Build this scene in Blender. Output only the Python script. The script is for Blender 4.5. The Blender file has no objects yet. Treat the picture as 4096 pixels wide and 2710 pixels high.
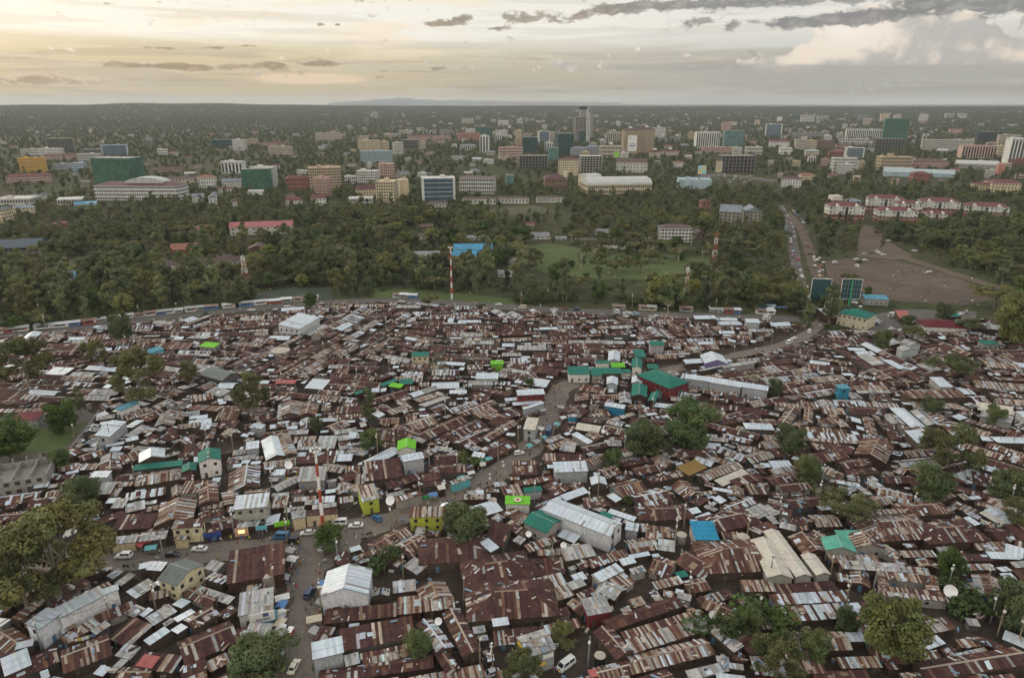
import bpy, bmesh, math, random
import numpy as np
from mathutils import Vector, Matrix
R=math.radians
sc=bpy.context.scene
COL=sc.collection
H=120.0; PITCH=R(19.0); FPX=4096*24/36
rng=random.Random(7)
# ---------------------------------------------------------------- camera
cam=bpy.data.cameras.new('camera'); cam.lens=24; cam.sensor_width=36; cam.clip_start=1; cam.clip_end=120000
camo=bpy.data.objects.new('camera',cam); COL.objects.link(camo)
camo.location=(0,0,H); camo.rotation_euler=(R(90)-PITCH,0,0); sc.camera=camo
sc.view_settings.view_transform='Standard'; sc.view_settings.look='None'; sc.view_settings.gamma=1
sc.view_settings.exposure=0.18
sc.cycles.use_denoising=True
sc.cycles.max_bounces=4; sc.cycles.diffuse_bounces=2; sc.cycles.glossy_bounces=2; sc.cycles.transmission_bounces=2; sc.cycles.transparent_max_bounces=4
sc.cycles.volume_bounces=1
CP,SP=math.cos(PITCH),math.sin(PITCH)
def unproj(u,v,z=0.0):            # full-resolution photo pixel -> point on the plane at height z
    dx=(u-2048)/FPX; dy=(v-1355)/FPX
    d=(dx, CP-dy*SP, -SP-dy*CP)
    t=(z-H)/min(d[2],-0.004)
    return Vector((d[0]*t,d[1]*t,z))
def proj(p):
    x,y,z=p[0],p[1],p[2]-H
    f=y*CP-z*SP; up=y*SP+z*CP
    return 2048+FPX*x/f, 1355-FPX*up/f, f
def D(x,y,z=0.0): return unproj(x*4096/2370,y*4096/2370,z)     # survey grid 2370 wide
CR={'1':(0,1600,1024/2370),'2':(1024,1600,1024/2370),'3':(2048,1600,1024/2370),'4':(3072,1600,1024/2370),
    '5':(0,2110,1024/2370),'6':(1024,2110,1024/2370),'7':(2048,2110,1024/2370),'8':(3072,2110,1024/2370),
    'm4':(0,700,1366/2369),'m5':(1366,700,1366/2369),'m6':(2730,700,1366/2369),
    't1':(0,0,1366/2369),'t2':(1366,0,1366/2369),'t3':(2730,0,1366/2369),'d':(0,0,4096/2370)}
def C(c,x,y,z=0.0):
    o=CR[c]; return unproj(o[0]+x*o[2],o[1]+y*o[2],z)
def hillz(x,y):                    # far terrain: level town, then slow rise to the plateau
    d=math.hypot(x,y)
    t=min(max((d-4200)/5500,0),1); s=t*t*(3-2*t)
    a=math.atan2(x,y)
    n=math.sin(a*9+1.3)*.5+math.sin(a*23+.4)*.3+math.sin(a*51)*.2
    base=s*(88+8*n)
    left=min(max((-a-0.05)/0.35,0),1)
    t2=min(max((d-7000)/2200,0),1)*min(max((16000-d)/4000,0),1)
    base+=t2*left*(34+10*math.sin(a*17+2)+5*math.sin(a*61))*min(1,max(0,(a+0.78)/0.28))
    return base
# ---------------------------------------------------------------- materials
MATS={}
def newmat(name):
    m=bpy.data.materials.new(name); m.use_nodes=True; MATS[name]=m
    return m,m.node_tree,m.node_tree.nodes['Principled BSDF']
def nd(nt,t,**k):
    n=nt.nodes.new(t)
    for a,b in k.items():
        if a in ('ins',):
            for i,v in b.items(): n.inputs[i].default_value=v
        else: setattr(n,a,b)
    return n
def ramp(nt,fac,stops):
    r=nd(nt,'ShaderNodeValToRGB'); nt.links.new(fac,r.inputs[0])
    e=r.color_ramp.elements
    while len(e)<len(stops): e.new(0.5)
    for q,(p,c) in zip(e,stops): q.position=p; q.color=(c[0],c[1],c[2],1)
    return r.outputs[0]
def noise(nt,scale,detail=4,rough=.6,vec=None,sx=None):
    n=nd(nt,'ShaderNodeTexNoise'); n.inputs['Scale'].default_value=scale; n.inputs['Detail'].default_value=detail; n.inputs['Roughness'].default_value=rough
    if vec is None:
        vec=nd(nt,'ShaderNodeTexCoord').outputs['Object']
    if sx:
        mp=nd(nt,'ShaderNodeMapping'); mp.inputs['Scale'].default_value=sx; nt.links.new(vec,mp.inputs[0]); vec=mp.outputs[0]
    nt.links.new(vec,n.inputs['Vector']); return n.outputs['Fac']
def mixc(nt,f,a,b,mode='MIX'):
    m=nd(nt,'ShaderNodeMix',data_type='RGBA',blend_type=mode)
    for s,i in ((f,0),(a,6),(b,7)):
        if hasattr(s,'is_output'): nt.links.new(s,m.inputs[i])
        else: m.inputs[i].default_value=s if i==0 else (s[0],s[1],s[2],1)
    return m.outputs[2]
def mth(nt,op,a,b=None,c=None):
    m=nd(nt,'ShaderNodeMath',operation=op)
    for i,s in enumerate((a,b,c)):
        if s is None: continue
        if hasattr(s,'is_output'): nt.links.new(s,m.inputs[i])
        else: m.inputs[i].default_value=s
    return m.outputs[0]
def mat(name,c,rough=.8,metal=0.0,var=.25,scale=1.5):   # plain coloured surface with broad and fine wear
    if name in MATS: return MATS[name]
    m,nt,b=newmat(name)
    f=noise(nt,scale,5,.65)
    lo=[max(0,q*(1-var)) for q in c]; hi=[min(1,q*(1+var)) for q in c]
    nt.links.new(ramp(nt,f,[(.3,lo),(.7,hi)]),b.inputs['Base Color'])
    b.inputs['Roughness'].default_value=rough; b.inputs['Metallic'].default_value=metal
    return m
def tintmat(name,rough=.75,scale=.35,var=.25,metal=0.0):   # takes the object's own colour
    m,nt,b=newmat(name)
    oi=nd(nt,'ShaderNodeObjectInfo')
    f=noise(nt,scale,5,.65); f2=noise(nt,scale*.4,3,.6,sx=(4,4,.6))
    k=ramp(nt,f,[(.3,(1-var,)*3),(.7,(1,1,1))]); k2=ramp(nt,f2,[(.35,(1-var,1-var,1-var*1.1)),(.6,(1,1,1))])
    c=mixc(nt,1.0,oi.outputs['Color'],k,'MULTIPLY'); c=mixc(nt,1.0,c,k2,'MULTIPLY')
    nt.links.new(c,b.inputs['Base Color']); b.inputs['Roughness'].default_value=rough; b.inputs['Metallic'].default_value=metal
    return m
# ---------------------------------------------------------------- mesh helper
class MB:
    def __init__(s): s.v=[]; s.f=[]; s.m=[]; s.c=[]; s.uv=[]
    def face(s,pts,mi=0,col=None,uv=None):
        i=len(s.v); s.v+= [tuple(p) for p in pts]; s.f.append(tuple(range(i,i+len(pts)))); s.m.append(mi)
        s.c.append(col); s.uv.append(uv)
    def box(s,x0,x1,y0,y1,z0,z1,mi=0,M=None,col=None,bottom=True):
        P=[(x0,y0,z0),(x1,y0,z0),(x1,y1,z0),(x0,y1,z0),(x0,y0,z1),(x1,y0,z1),(x1,y1,z1),(x0,y1,z1)]
        if M is not None: P=[tuple(M@Vector(p)) for p in P]
        fs=[(4,5,6,7),(0,1,5,4),(1,2,6,5),(2,3,7,6),(3,0,4,7)]
        if bottom: fs.append((3,2,1,0))
        for q in fs: s.face([P[k] for k in q],mi,col)
    def tube(s,p,q,r0,r1,n=6,mi=0,caps=True,col=None):
        p,q=Vector(p),Vector(q); a=(q-p)
        if a.length<1e-6: return
        a.normalize(); b=a.orthogonal().normalized(); c=a.cross(b)
        A=[p+(b*math.cos(t)+c*math.sin(t))*r0 for t in [2*math.pi*k/n for k in range(n)]]
        B=[q+(b*math.cos(t)+c*math.sin(t))*r1 for t in [2*math.pi*k/n for k in range(n)]]
        for k in range(n): s.face([A[k],A[(k+1)%n],B[(k+1)%n],B[k]],mi,col)
        if caps: s.face(B,mi,col); s.face(A[::-1],mi,col)
    def lathe(s,prof,n=12,mi=0,o=(0,0,0),col=None):
        for (r0,z0),(r1,z1) in zip(prof,prof[1:]):
            for k in range(n):
                t0=2*math.pi*k/n; t1=2*math.pi*(k+1)/n
                pts=[(o[0]+r0*math.cos(t0),o[1]+r0*math.sin(t0),o[2]+z0),(o[0]+r0*math.cos(t1),o[1]+r0*math.sin(t1),o[2]+z0),
                     (o[0]+r1*math.cos(t1),o[1]+r1*math.sin(t1),o[2]+z1),(o[0]+r1*math.cos(t0),o[1]+r1*math.sin(t0),o[2]+z1)]
                if r0<1e-5: pts=[pts[0],pts[2],pts[3]]
                elif r1<1e-5: pts=pts[:3]
                s.face(pts,mi,col)
    def mesh(s,name,mats):
        me=bpy.data.meshes.new(name); me.from_pydata(s.v,[],s.f)
        for m in (mats if isinstance(mats,(list,tuple)) else [mats]): me.materials.append(m)
        me.polygons.foreach_set('material_index',s.m)
        if any(c is not None for c in s.c):
            at=me.color_attributes.new('Col','FLOAT_COLOR','CORNER'); L=[]
            for f,c in zip(s.f,s.c): L+= list(c if c is not None else (1,1,1,0))*len(f)
            at.data.foreach_set('color',L)
        if any(u is not None for u in s.uv):
            ul=me.uv_layers.new(name='UVMap'); L=[]
            for f,u in zip(s.f,s.uv):
                for k in range(len(f)): L+= list(u[k]) if u is not None else [0,0]
            ul.data.foreach_set('uv',L)
        me.update(); return me
    def obj(s,name,mats,parent=None,loc=None,rz=0):
        return link(name,s.mesh(name,mats),parent,loc,rz)
def link(name,data,parent=None,loc=None,rz=0,color=None):
    o=bpy.data.objects.new(name,data); COL.objects.link(o)
    if parent is not None: o.parent=parent
    if loc is not None: o.location=loc
    if rz: o.rotation_euler=(0,0,rz)
    if color is not None: o.color=(color[0],color[1],color[2],1)
    return o
REG=[]      # things awaiting a label built from what stands near them
def tag(o,label=None,cat=None,group=None,kind=None):
    if label: o['label']=label
    if cat: o['category']=cat
    if group: o['group']=group
    if kind: o['kind']=kind
    return o
def later(o,phrase,cat,group=None,zone='slum'):
    o['category']=cat
    if group: o['group']=group
    REG.append((o,phrase,zone))
    return o
def thing(name,loc,rz=0): return link(name,None,None,loc,rz)
def copy_tree(root,loc,rz=0,scale=None):
    c=root.copy(); COL.objects.link(c); c.location=loc; c.rotation_euler=(0,0,rz)
    if scale is not None: c.scale=(scale,)*3 if not isinstance(scale,tuple) else scale
    for ch in root.children:
        k=ch.copy(); COL.objects.link(k); k.parent=c
        for g in ch.children:
            q=g.copy(); COL.objects.link(q); q.parent=k
    return c
# ---------------------------------------------------------------- sky, sun, haze
SUN_AZ=R(-48); SUN_EL=R(17)        # low sun left of the view, behind cloud
W=bpy.data.worlds.new('World'); W.cycles.sampling_method='MANUAL'; W.cycles.sample_map_resolution=512; sc.world=W; W.use_nodes=True
nt=W.node_tree; bg=nt.nodes['Background']
STR=0.1
sky=nd(nt,'ShaderNodeTexSky',sky_type='NISHITA'); sky.sun_disc=False
sky.sun_elevation=SUN_EL; sky.sun_rotation=SUN_AZ; sky.dust_density=3.5; sky.air_density=1.3
tc=nd(nt,'ShaderNodeTexCoord'); sx=nd(nt,'ShaderNodeSeparateXYZ'); nt.links.new(tc.outputs['Generated'],sx.inputs[0])
X,Y,Z=sx.outputs
az=mth(nt,'ARCTAN2',X,Y); az=mth(nt,'MULTIPLY',az,180/math.pi)
el=mth(nt,'MULTIPLY',mth(nt,'ARCSINE',Z),180/math.pi)
cb=nd(nt,'ShaderNodeCombineXYZ'); nt.links.new(az,cb.inputs[0]); nt.links.new(mth(nt,'MULTIPLY',el,2.6),cb.inputs[1])
AE=cb.outputs[0]
def wn(scale,detail,rough,sx=(1,1,1),off=(0,0,0),dist=0.0):
    mp=nd(nt,'ShaderNodeMapping'); mp.inputs['Scale'].default_value=sx; mp.inputs['Location'].default_value=off
    nt.links.new(AE,mp.inputs[0])
    n=nd(nt,'ShaderNodeTexNoise',noise_dimensions='2D'); n.inputs['Scale'].default_value=scale; n.inputs['Detail'].default_value=min(detail,6); n.inputs['Roughness'].default_value=rough
    n.inputs['Distortion'].default_value=dist
    nt.links.new(mp.outputs[0],n.inputs['Vector']); return n.outputs['Fac']
def sstep(x,a,b):
    m=nd(nt,'ShaderNodeMapRange',interpolation_type='SMOOTHSTEP'); nt.links.new(x,m.inputs[0]); m.inputs[1].default_value=a; m.inputs[2].default_value=b
    return m.outputs[0]
def angs(x,y):        # survey grid -> azimuth, elevation in degrees
    u,v=x*4096/2370,y*4096/2370
    dx=(u-2048)/FPX; dy=(v-1355)/FPX
    d=Vector((dx,CP-dy*SP,-SP-dy*CP)).normalized()
    return math.degrees(math.atan2(d[0],d[1])),math.degrees(math.asin(d[2]))
def blob(x,y,w,h,amp=1.0,tilt=0.0):   # soft ellipse round a direction
    a,e=angs(x,y); ka=max(w/1580*57.3,.1); ke=max(h/1580*57.3,.05)
    da=mth(nt,'SUBTRACT',az,a); de=mth(nt,'SUBTRACT',el,e)
    if tilt: de=mth(nt,'SUBTRACT',de,mth(nt,'MULTIPLY',da,tilt))
    r=mth(nt,'ADD',mth(nt,'POWER',mth(nt,'DIVIDE',da,ka),2),mth(nt,'POWER',mth(nt,'DIVIDE',de,ke),2))
    return mth(nt,'MULTIPLY',mth(nt,'POWER',2.71828,mth(nt,'MULTIPLY',r,-1)),amp)
def ssum(L):
    t=L[0]
    for q in L[1:]: t=mth(nt,'ADD',t,q)
    return t
def srgb(r,g,b,k=1.0):
    f=lambda c:((c/255+.055)/1.055)**2.4 if c>10 else c/255/12.92
    k*=.90; return (f(r)*k/STR,f(g)*k/STR,f(b)*k/STR)
# high veil of cloud lit by the low sun: colours by elevation, left (warm) and right (cool)
eln=mth(nt,'DIVIDE',el,9.0)
warm=ramp(nt,eln,[(0.0,srgb(184,170,136)),(.10,srgb(194,178,144)),(.32,srgb(208,194,160)),(.44,srgb(224,212,182)),(.52,srgb(250,246,234)),(.85,srgb(248,244,234)),(1.0,srgb(226,222,210))])
cool=ramp(nt,eln,[(0.0,srgb(160,158,150)),(.12,srgb(166,164,156)),(.3,srgb(180,178,170)),(.45,srgb(214,213,206)),(.62,srgb(236,233,224)),(.85,srgb(236,233,226)),(1.0,srgb(196,196,194))])
side=sstep(mth(nt,'ADD',az,mth(nt,'MULTIPLY',mth(nt,'SUBTRACT',wn(.06,3,.5),.5),22)),-14,22)
base=mixc(nt,side,warm,cool)
# overhead, out of view: broken cloud brightened to light the ground, brightest sunward
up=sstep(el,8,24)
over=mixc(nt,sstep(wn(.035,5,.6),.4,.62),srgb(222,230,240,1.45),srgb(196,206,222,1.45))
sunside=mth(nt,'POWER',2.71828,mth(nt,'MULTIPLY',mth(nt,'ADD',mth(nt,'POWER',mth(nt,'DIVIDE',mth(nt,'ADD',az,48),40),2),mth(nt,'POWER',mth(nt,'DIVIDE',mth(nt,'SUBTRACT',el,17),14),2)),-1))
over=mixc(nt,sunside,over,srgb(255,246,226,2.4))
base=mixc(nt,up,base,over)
back=sstep(Y,.15,-.45)           # unseen sky behind the viewer: brightness added to light the facades
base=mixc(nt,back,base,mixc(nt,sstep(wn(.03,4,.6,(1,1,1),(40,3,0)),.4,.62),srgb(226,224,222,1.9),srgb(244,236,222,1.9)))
# long thin streaks
s1=wn(.11,7,.62,(.55,2.0,1),(3,1,0),.6)
base=mixc(nt,mth(nt,'MULTIPLY',mth(nt,'MULTIPLY',sstep(s1,.5,.64),.6),sstep(el,2.0,4.6)),base,srgb(250,232,206))
s2=wn(.16,7,.6,(.4,2.6,1),(9,4,0),.5)
lowm=sstep(el,5.0,2.6)
base=mixc(nt,mth(nt,'MULTIPLY',mth(nt,'MULTIPLY',sstep(s2,.48,.6),lowm),.55),base,srgb(158,148,132))
base=mixc(nt,mth(nt,'MULTIPLY',sstep(wn(.2,6,.6,(.3,2.2,1),(21,8,0)),.5,.6),.35),base,srgb(206,200,190))
pk=blob(720,182,150,14,1.0)
base=mixc(nt,mth(nt,'MULTIPLY',sstep(mth(nt,'ADD',pk,mth(nt,'MULTIPLY',mth(nt,'SUBTRACT',s1,.5),1.2)),.45,.85),.8),base,srgb(238,212,180))
# far towering cumulus on the right, lit from the left
cm=ssum([blob(1985,82,70,40,1.15),blob(2090,95,125,48,1.05),blob(2000,60,50,22,.8),blob(2180,70,70,25,.85),blob(1890,128,42,22,.95),blob(1935,130,40,20,.85),blob(2210,125,100,26,.95),blob(2320,130,70,24,.85),blob(2060,150,260,20,.9),blob(2150,85,70,26,.8),
         blob(1310,152,34,10,.75)])
def puff(off,sc_):
    mp=nd(nt,'ShaderNodeMapping'); mp.inputs['Scale'].default_value=(1,.44,1); mp.inputs['Location'].default_value=off
    wv=nd(nt,'ShaderNodeTexNoise',noise_dimensions='2D'); wv.inputs['Scale'].default_value=.5; wv.inputs['Detail'].default_value=4
    nt.links.new(AE,mp.inputs[0]); nt.links.new(mp.outputs[0],wv.inputs['Vector'])
    ad=nd(nt,'ShaderNodeVectorMath',operation='MULTIPLY_ADD'); nt.links.new(wv.outputs['Color'],ad.inputs[0]); ad.inputs[1].default_value=(1.1,1.1,0); nt.links.new(mp.outputs[0],ad.inputs[2])
    v=nd(nt,'ShaderNodeTexVoronoi',feature='SMOOTH_F1',voronoi_dimensions='2D'); v.inputs['Scale'].default_value=sc_; v.inputs['Detail'].default_value=2.5; v.inputs['Roughness'].default_value=.55; v.inputs['Smoothness'].default_value=.7; v.normalize=True
    nt.links.new(ad.outputs[0],v.inputs['Vector']); return mth(nt,'SUBTRACT',1.0,v.outputs['Distance'])
b1=puff((5,5,0),.55); b2=wn(.3,3,.5,(1,.44,1),(7,3,0))
cmask=sstep(mth(nt,'ADD',cm,mth(nt,'MULTIPLY',mth(nt,'SUBTRACT',b1,.68),2.4)),.42,.54)
light=sstep(mth(nt,'ADD',mth(nt,'ADD',mth(nt,'MULTIPLY',mth(nt,'SUBTRACT',b1,.68),1.1),mth(nt,'MULTIPLY',mth(nt,'SUBTRACT',b2,.5),.9)),ssum([blob(1980,70,70,34,.42),blob(1880,118,40,16,.35),blob(1950,125,36,18,.3),blob(2200,100,110,16,.14),blob(2060,60,120,20,.12)])),-.02,.42)
ccol=mixc(nt,light,srgb(186,183,178),srgb(248,232,214))
ccol=mixc(nt,mth(nt,'MULTIPLY',blob(1965,70,60,30),.8),ccol,srgb(255,246,234))
ccol=mixc(nt,sstep(el,3.1,1.7),ccol,srgb(178,175,168))
base=mixc(nt,mth(nt,'MULTIPLY',cmask,.9),base,ccol)
shelf=ssum([blob(1950,160,420,9,.9,-.01),blob(1560,153,170,9,.8),blob(1800,178,330,9,.75),blob(2250,175,200,14,.7)])
base=mixc(nt,mth(nt,'MULTIPLY',sstep(mth(nt,'ADD',shelf,mth(nt,'MULTIPLY',mth(nt,'SUBTRACT',wn(.3,7,.6,(.6,1.6,1),(2,9,0)),.5),1.5)),.45,.8),.65),base,srgb(170,167,160))
# dark broken cloud
dk=ssum([blob(1850,3,300,9,.95),blob(2180,8,220,13,.95),blob(1850,53,120,11,.95),blob(2030,36,110,8,.8),blob(1960,50,60,9,.8),blob(2340,20,90,14,.95),blob(1640,50,55,14,.75),blob(1560,12,140,14,.9,.03),blob(1400,22,50,14,.7,.1),
         blob(1075,42,75,10,.95,.12),blob(1030,57,40,5,.8),blob(1215,45,42,13,1.0),blob(1150,66,36,4,.8),blob(1310,45,55,12,.75,.1),
         blob(305,151,75,8,.85),blob(370,152,30,5,.8),blob(450,156,60,6,.75),blob(610,150,75,6,.8,.02),blob(740,147,70,7,.9),blob(560,160,120,7,.6),blob(60,184,80,9,.85),blob(200,193,50,8,.55),
         blob(575,106,35,4,.85),blob(375,111,30,3,.75),blob(505,111,26,4,.75),blob(250,8,28,6,.9),blob(368,6,9,5,.9),blob(745,57,14,4,.8),blob(780,57,8,3,.8),blob(980,160,120,4,.7,.05),blob(860,180,40,4,.6),
         blob(140,235,130,5,.5),blob(860,2,60,8,.6)])
dn=wn(.62,9,.66,(.8,.6,1),(1,2,0),.12)
dmask=sstep(mth(nt,'ADD',dk,mth(nt,'MULTIPLY',mth(nt,'SUBTRACT',dn,.5),3.0)),.45,.95)
dl=wn(.62,9,.66,(.8,.6,1),(1.25,1.55,0),.12)
dtop=sstep(mth(nt,'SUBTRACT',dn,dl),-.04,.16)
dcol=mixc(nt,side,mixc(nt,dtop,srgb(138,122,102),srgb(166,148,122)),mixc(nt,dtop,srgb(122,122,124),srgb(152,151,149)))
base=mixc(nt,mth(nt,'MULTIPLY',dmask,.88),base,dcol)
fin=mixc(nt,.06,base,sky.outputs[0])
# below the horizon the ground bounces little light back
fin=mixc(nt,sstep(el,-.2,-3),fin,srgb(90,88,80))
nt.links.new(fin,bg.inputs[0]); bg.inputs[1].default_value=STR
sun=bpy.data.lights.new('sun','SUN'); sun.energy=1.4; sun.angle=R(14); sun.color=(1,.86,.68)
so=bpy.data.objects.new('sun',sun); COL.objects.link(so)
sd=Vector((math.sin(SUN_AZ)*math.cos(SUN_EL),math.cos(SUN_AZ)*math.cos(SUN_EL),math.sin(SUN_EL)))
so.rotation_euler=sd.to_track_quat('Z','Y').to_euler()
# haze
mb=MB(); mb.box(-30000,30000,-3000,29000,-3,312)
hm=bpy.data.materials.new('haze'); hm.use_nodes=True; h=hm.node_tree
for n in list(h.nodes):
    if n.type=='BSDF_PRINCIPLED': h.nodes.remove(n)
pv=h.nodes.new('ShaderNodeVolumePrincipled'); pv.inputs['Color'].default_value=(.76,.81,.86,1); pv.inputs['Density'].default_value=0.000038; pv.inputs['Anisotropy'].default_value=.2
h.links.new(pv.outputs[0],[n for n in h.nodes if n.type=='OUTPUT_MATERIAL'][0].inputs['Volume'])
ho=mb.obj('haze',hm); ho['kind']='stuff'
# ---------------------------------------------------------------- ground
def fan_sheet(name,m,rs,azs,zoff=0):
    v=[];f=[]
    for r in rs:
        for a in azs:
            x,y=r*math.sin(a),r*math.cos(a); v.append((x,y,hillz(x,y)+zoff))
    n=len(azs)
    for i in range(len(rs)-1):
        for j in range(n-1): f.append((i*n+j,i*n+j+1,(i+1)*n+j+1,(i+1)*n+j))
    me=bpy.data.meshes.new(name); me.from_pydata(v,[],f); me.materials.append(m); me.update()
    return link(name,me)
m,nt,b=newmat('ground_mix')
geo=nd(nt,'ShaderNodeNewGeometry'); P=geo.outputs['Position']
n1=noise(nt,.004,8,.65,P); n2=noise(nt,.05,8,.7,P); n3=noise(nt,.6,4,.6,P)
veg=ramp(nt,n2,[(.3,(.026,.034,.016)),(.5,(.052,.060,.027)),(.62,(.080,.084,.038)),(.75,(.12,.10,.065))])
c=mixc(nt,ramp(nt,n1,[(.4,(0,0,0)),(.6,(.55,)*3)]),veg,ramp(nt,n3,[(.3,(.05,.05,.028)),(.7,(.085,.075,.045))]))
nt.links.new(c,b.inputs['Base Color']); b.inputs['Roughness'].default_value=1; b.inputs['Specular IOR Level'].default_value=.1
bp=nd(nt,'ShaderNodeBump'); bp.inputs['Strength'].default_value=1; bp.inputs['Distance'].default_value=6; nt.links.new(n2,bp.inputs['Height']); nt.links.new(bp.outputs[0],b.inputs['Normal'])
azs=[R(-100+k*.8) for k in range(251)]
rs=[0,60,200,500,1000,2000,3000,3800,4400,4900,5400,5900,6400,6900,7400,7900,8300,8700,9100,9500,10000,11000,12500,14000,16000,19000,23000,27500]
g=fan_sheet('ground',m,rs,azs); tag(g,kind='structure')
# far blue mountains on the skyline
v=[];f=[]; hx=[760,790,815,840,862,880,905,925,945,965,990,1020,1060,1100,1150,1200,1260,1340,1440]
hy=[236,232,229,227,224,222,219,217,219,223,224,226,224,227,229,230,232,234,237]
for x_,y_ in zip(hx,hy):
    a,e=angs(x_,y_); a=R(a); e*=.62; 
    for rr,zz in ((13000,60),(13500,100+(20+13500*math.tan(R(e)))*.6),(14000,H+14000*math.tan(R(e))*.93),(15000,60)):
        zj=zz+(math.sin(x_*.7)*6 if zz>0 else 0); v.append((rr*math.sin(a),rr*math.cos(a),zj))
for i in range(len(hx)-1):
    for k in range(3): f.append((i*4+k,(i+1)*4+k,(i+1)*4+k+1,i*4+k+1))
me=bpy.data.meshes.new('mountains'); me.from_pydata(v,[],f); me.materials.append(mat('mountain_rock',(.16,.17,.175),1,0,.2,.002)); me.update()
tag(link('mountains',me),kind='structure')
# helper: flat sheets
def dirt_mat(name,a,b_,c_,sc=.25,dark=.5):
    m,nt,b=newmat(name); P=nd(nt,'ShaderNodeNewGeometry').outputs['Position']
    n1=noise(nt,sc*.25,6,.65,P); n2=noise(nt,sc,7,.7,P); n3=noise(nt,sc*8,4,.7,P)
    c=ramp(nt,n2,[(.28,a),(.5,b_),(.72,c_)])
    c=mixc(nt,ramp(nt,n1,[(.38,(0,0,0)),(.62,(dark,)*3)]),c,a)
    c=mixc(nt,1.0,c,ramp(nt,n3,[(.3,(.7,.7,.7)),(.7,(1.15,1.12,1.1))]),'MULTIPLY')
    nt.links.new(c,b.inputs['Base Color']); b.inputs['Roughness'].default_value=.95; b.inputs['Specular IOR Level'].default_value=.2
    bp=nd(nt,'ShaderNodeBump'); bp.inputs['Strength'].default_value=.6; bp.inputs['Distance'].default_value=.25; nt.links.new(n3,bp.inputs['Height']); nt.links.new(bp.outputs[0],b.inputs['Normal'])
    return m
earth=dirt_mat('trodden_earth',(.030,.023,.018),(.054,.041,.032),(.085,.066,.052))
roadm=dirt_mat('dusty_road',(.112,.096,.080),(.160,.138,.117),(.205,.181,.155),.16,.45)
asph=dirt_mat('worn_asphalt',(.085,.078,.070),(.115,.105,.095),(.15,.14,.125),.15)
pitchm=dirt_mat('bare_pitch',(.062,.045,.033),(.115,.085,.064),(.175,.138,.108),.09,.6)
grassm=dirt_mat('meadow_grass',(.050,.070,.024),(.082,.112,.036),(.115,.130,.056),.06,.6)
grass2=dirt_mat('dry_grass',(.055,.060,.028),(.085,.088,.042),(.12,.105,.060),.07,.5)
cropm=dirt_mat('vegetable_rows',(.030,.040,.028),(.060,.075,.055),(.090,.11,.085),.5,.4)
pathm=dirt_mat('track_earth',(.085,.062,.045),(.125,.094,.07),(.16,.125,.098),.2)
def poly_sheet(name,pts,m,z,sub=True):
    me=bpy.data.meshes.new(name); me.from_pydata([(p[0],p[1],z) for p in pts],[],[tuple(range(len(pts)))])
    if me.polygons[0].normal.z<0: me.flip_normals()
    me.materials.append(m); me.update(); o=link(name,me); o['kind']='structure'; return o
def ribbon(name,pts,hw,m,z):
    pts=smooth(pts); L=[];Rr=[]
    for i,p in enumerate(pts):
        a=pts[max(0,i-1)]; b=pts[min(len(pts)-1,i+1)]; d=(b-a); d.z=0; d.normalize(); n=Vector((-d.y,d.x,0))
        w=hw[0]+(hw[1]-hw[0])*i/(len(pts)-1) if isinstance(hw,tuple) else hw
        w*=1+.10*math.sin(i*2.3)+.07*math.sin(i*5.1+1)
        L.append(p+n*w); Rr.append(p-n*w)
    k=len(pts); me=bpy.data.meshes.new(name); me.from_pydata([(q.x,q.y,z) for q in L+Rr],[],[(i,k+i,k+i+1,i+1) for i in range(k-1)])
    me.materials.append(m); me.update(); o=link(name,me); o['kind']='structure'; return o
def smooth(p,it=2):
    for _ in range(it):
        q=[p[0]]
        for a,b in zip(p,p[1:]): q+=[a*.75+b*.25,a*.25+b*.75]
        q.append(p[-1]); p=q
    return p
SLUM=[D(-500,840),D(0,785),D(300,752),D(600,728),D(740,708),D(900,703),D(1200,722),D(1500,735),D(1700,740),D(1850,752),D(1945,772),D(2100,775),D(2250,745),D(2370,745),D(2700,760),D(2750,1300),D(2650,1640),D(-300,1640),D(-500,1300)]
COMPOUND=[D(-250,930),D(60,962),D(180,940),D(225,960),D(170,1040),D(120,1085),D(0,1165),D(-250,1230)]
poly_sheet('slum_ground',SLUM,earth,.004)
poly_sheet('compound_yard',COMPOUND,asph,.010)
MAINROAD=[D(690,1640),D(692,1568),D(697,1450),D(702,1350),D(716,1270),D(755,1236),D(850,1222),D(920,1198),D(1000,1160),D(1070,1130),D(1130,1105),D(1200,1062),D(1250,1010),D(1280,960),D(1286,920),D(1300,895),D(1345,880)]
WESTROAD=[D(740,1238),D(640,1262),D(540,1272),D(440,1282),D(300,1296),D(180,1300),D(60,1290),D(-60,1270),D(-250,1240)]
EASTROAD=[D(1345,880),D(1460,868),D(1580,850),D(1700,822),D(1790,805),D(1860,780),D(1900,750),D(1935,705)]
TOPROAD=[D(-250,812),D(0,778),D(180,762),D(300,742),D(500,722),D(640,708),D(740,700),D(900,694),D(1050,700),D(1200,712),D(1400,722),D(1560,728),D(1700,732),D(1850,738)]
MARKET=[D(1935,705),D(1920,680),D(1905,660),D(1895,640),D(1880,605),D(1870,570),D(1850,520),D(1822,492)]
AVENUE=[D(1870,700),D(1856,670),D(1848,640),D(1840,600),D(1835,560),D(1830,525),D(1817,498),D(1806,476)]
ROADS=[(MAINROAD,4.7,'dirt_road',roadm),(WESTROAD,4.6,'dirt_road',roadm),(EASTROAD,3.4,'dirt_road',roadm),(TOPROAD,5.5,'perimeter_road',asph),(MARKET,4.2,'market_track',pathm),(AVENUE,4.2,'avenue',asph)]
for i,(p,w,n,mm) in enumerate(ROADS): ribbon(n,p,w,mm,.012+.004*i)
poly_sheet('junction_ground',[D(655,1275),D(650,1250),D(700,1215),D(850,1195),D(900,1205),D(840,1250),D(790,1300),D(750,1320),D(735,1300)],roadm,.040)
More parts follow.
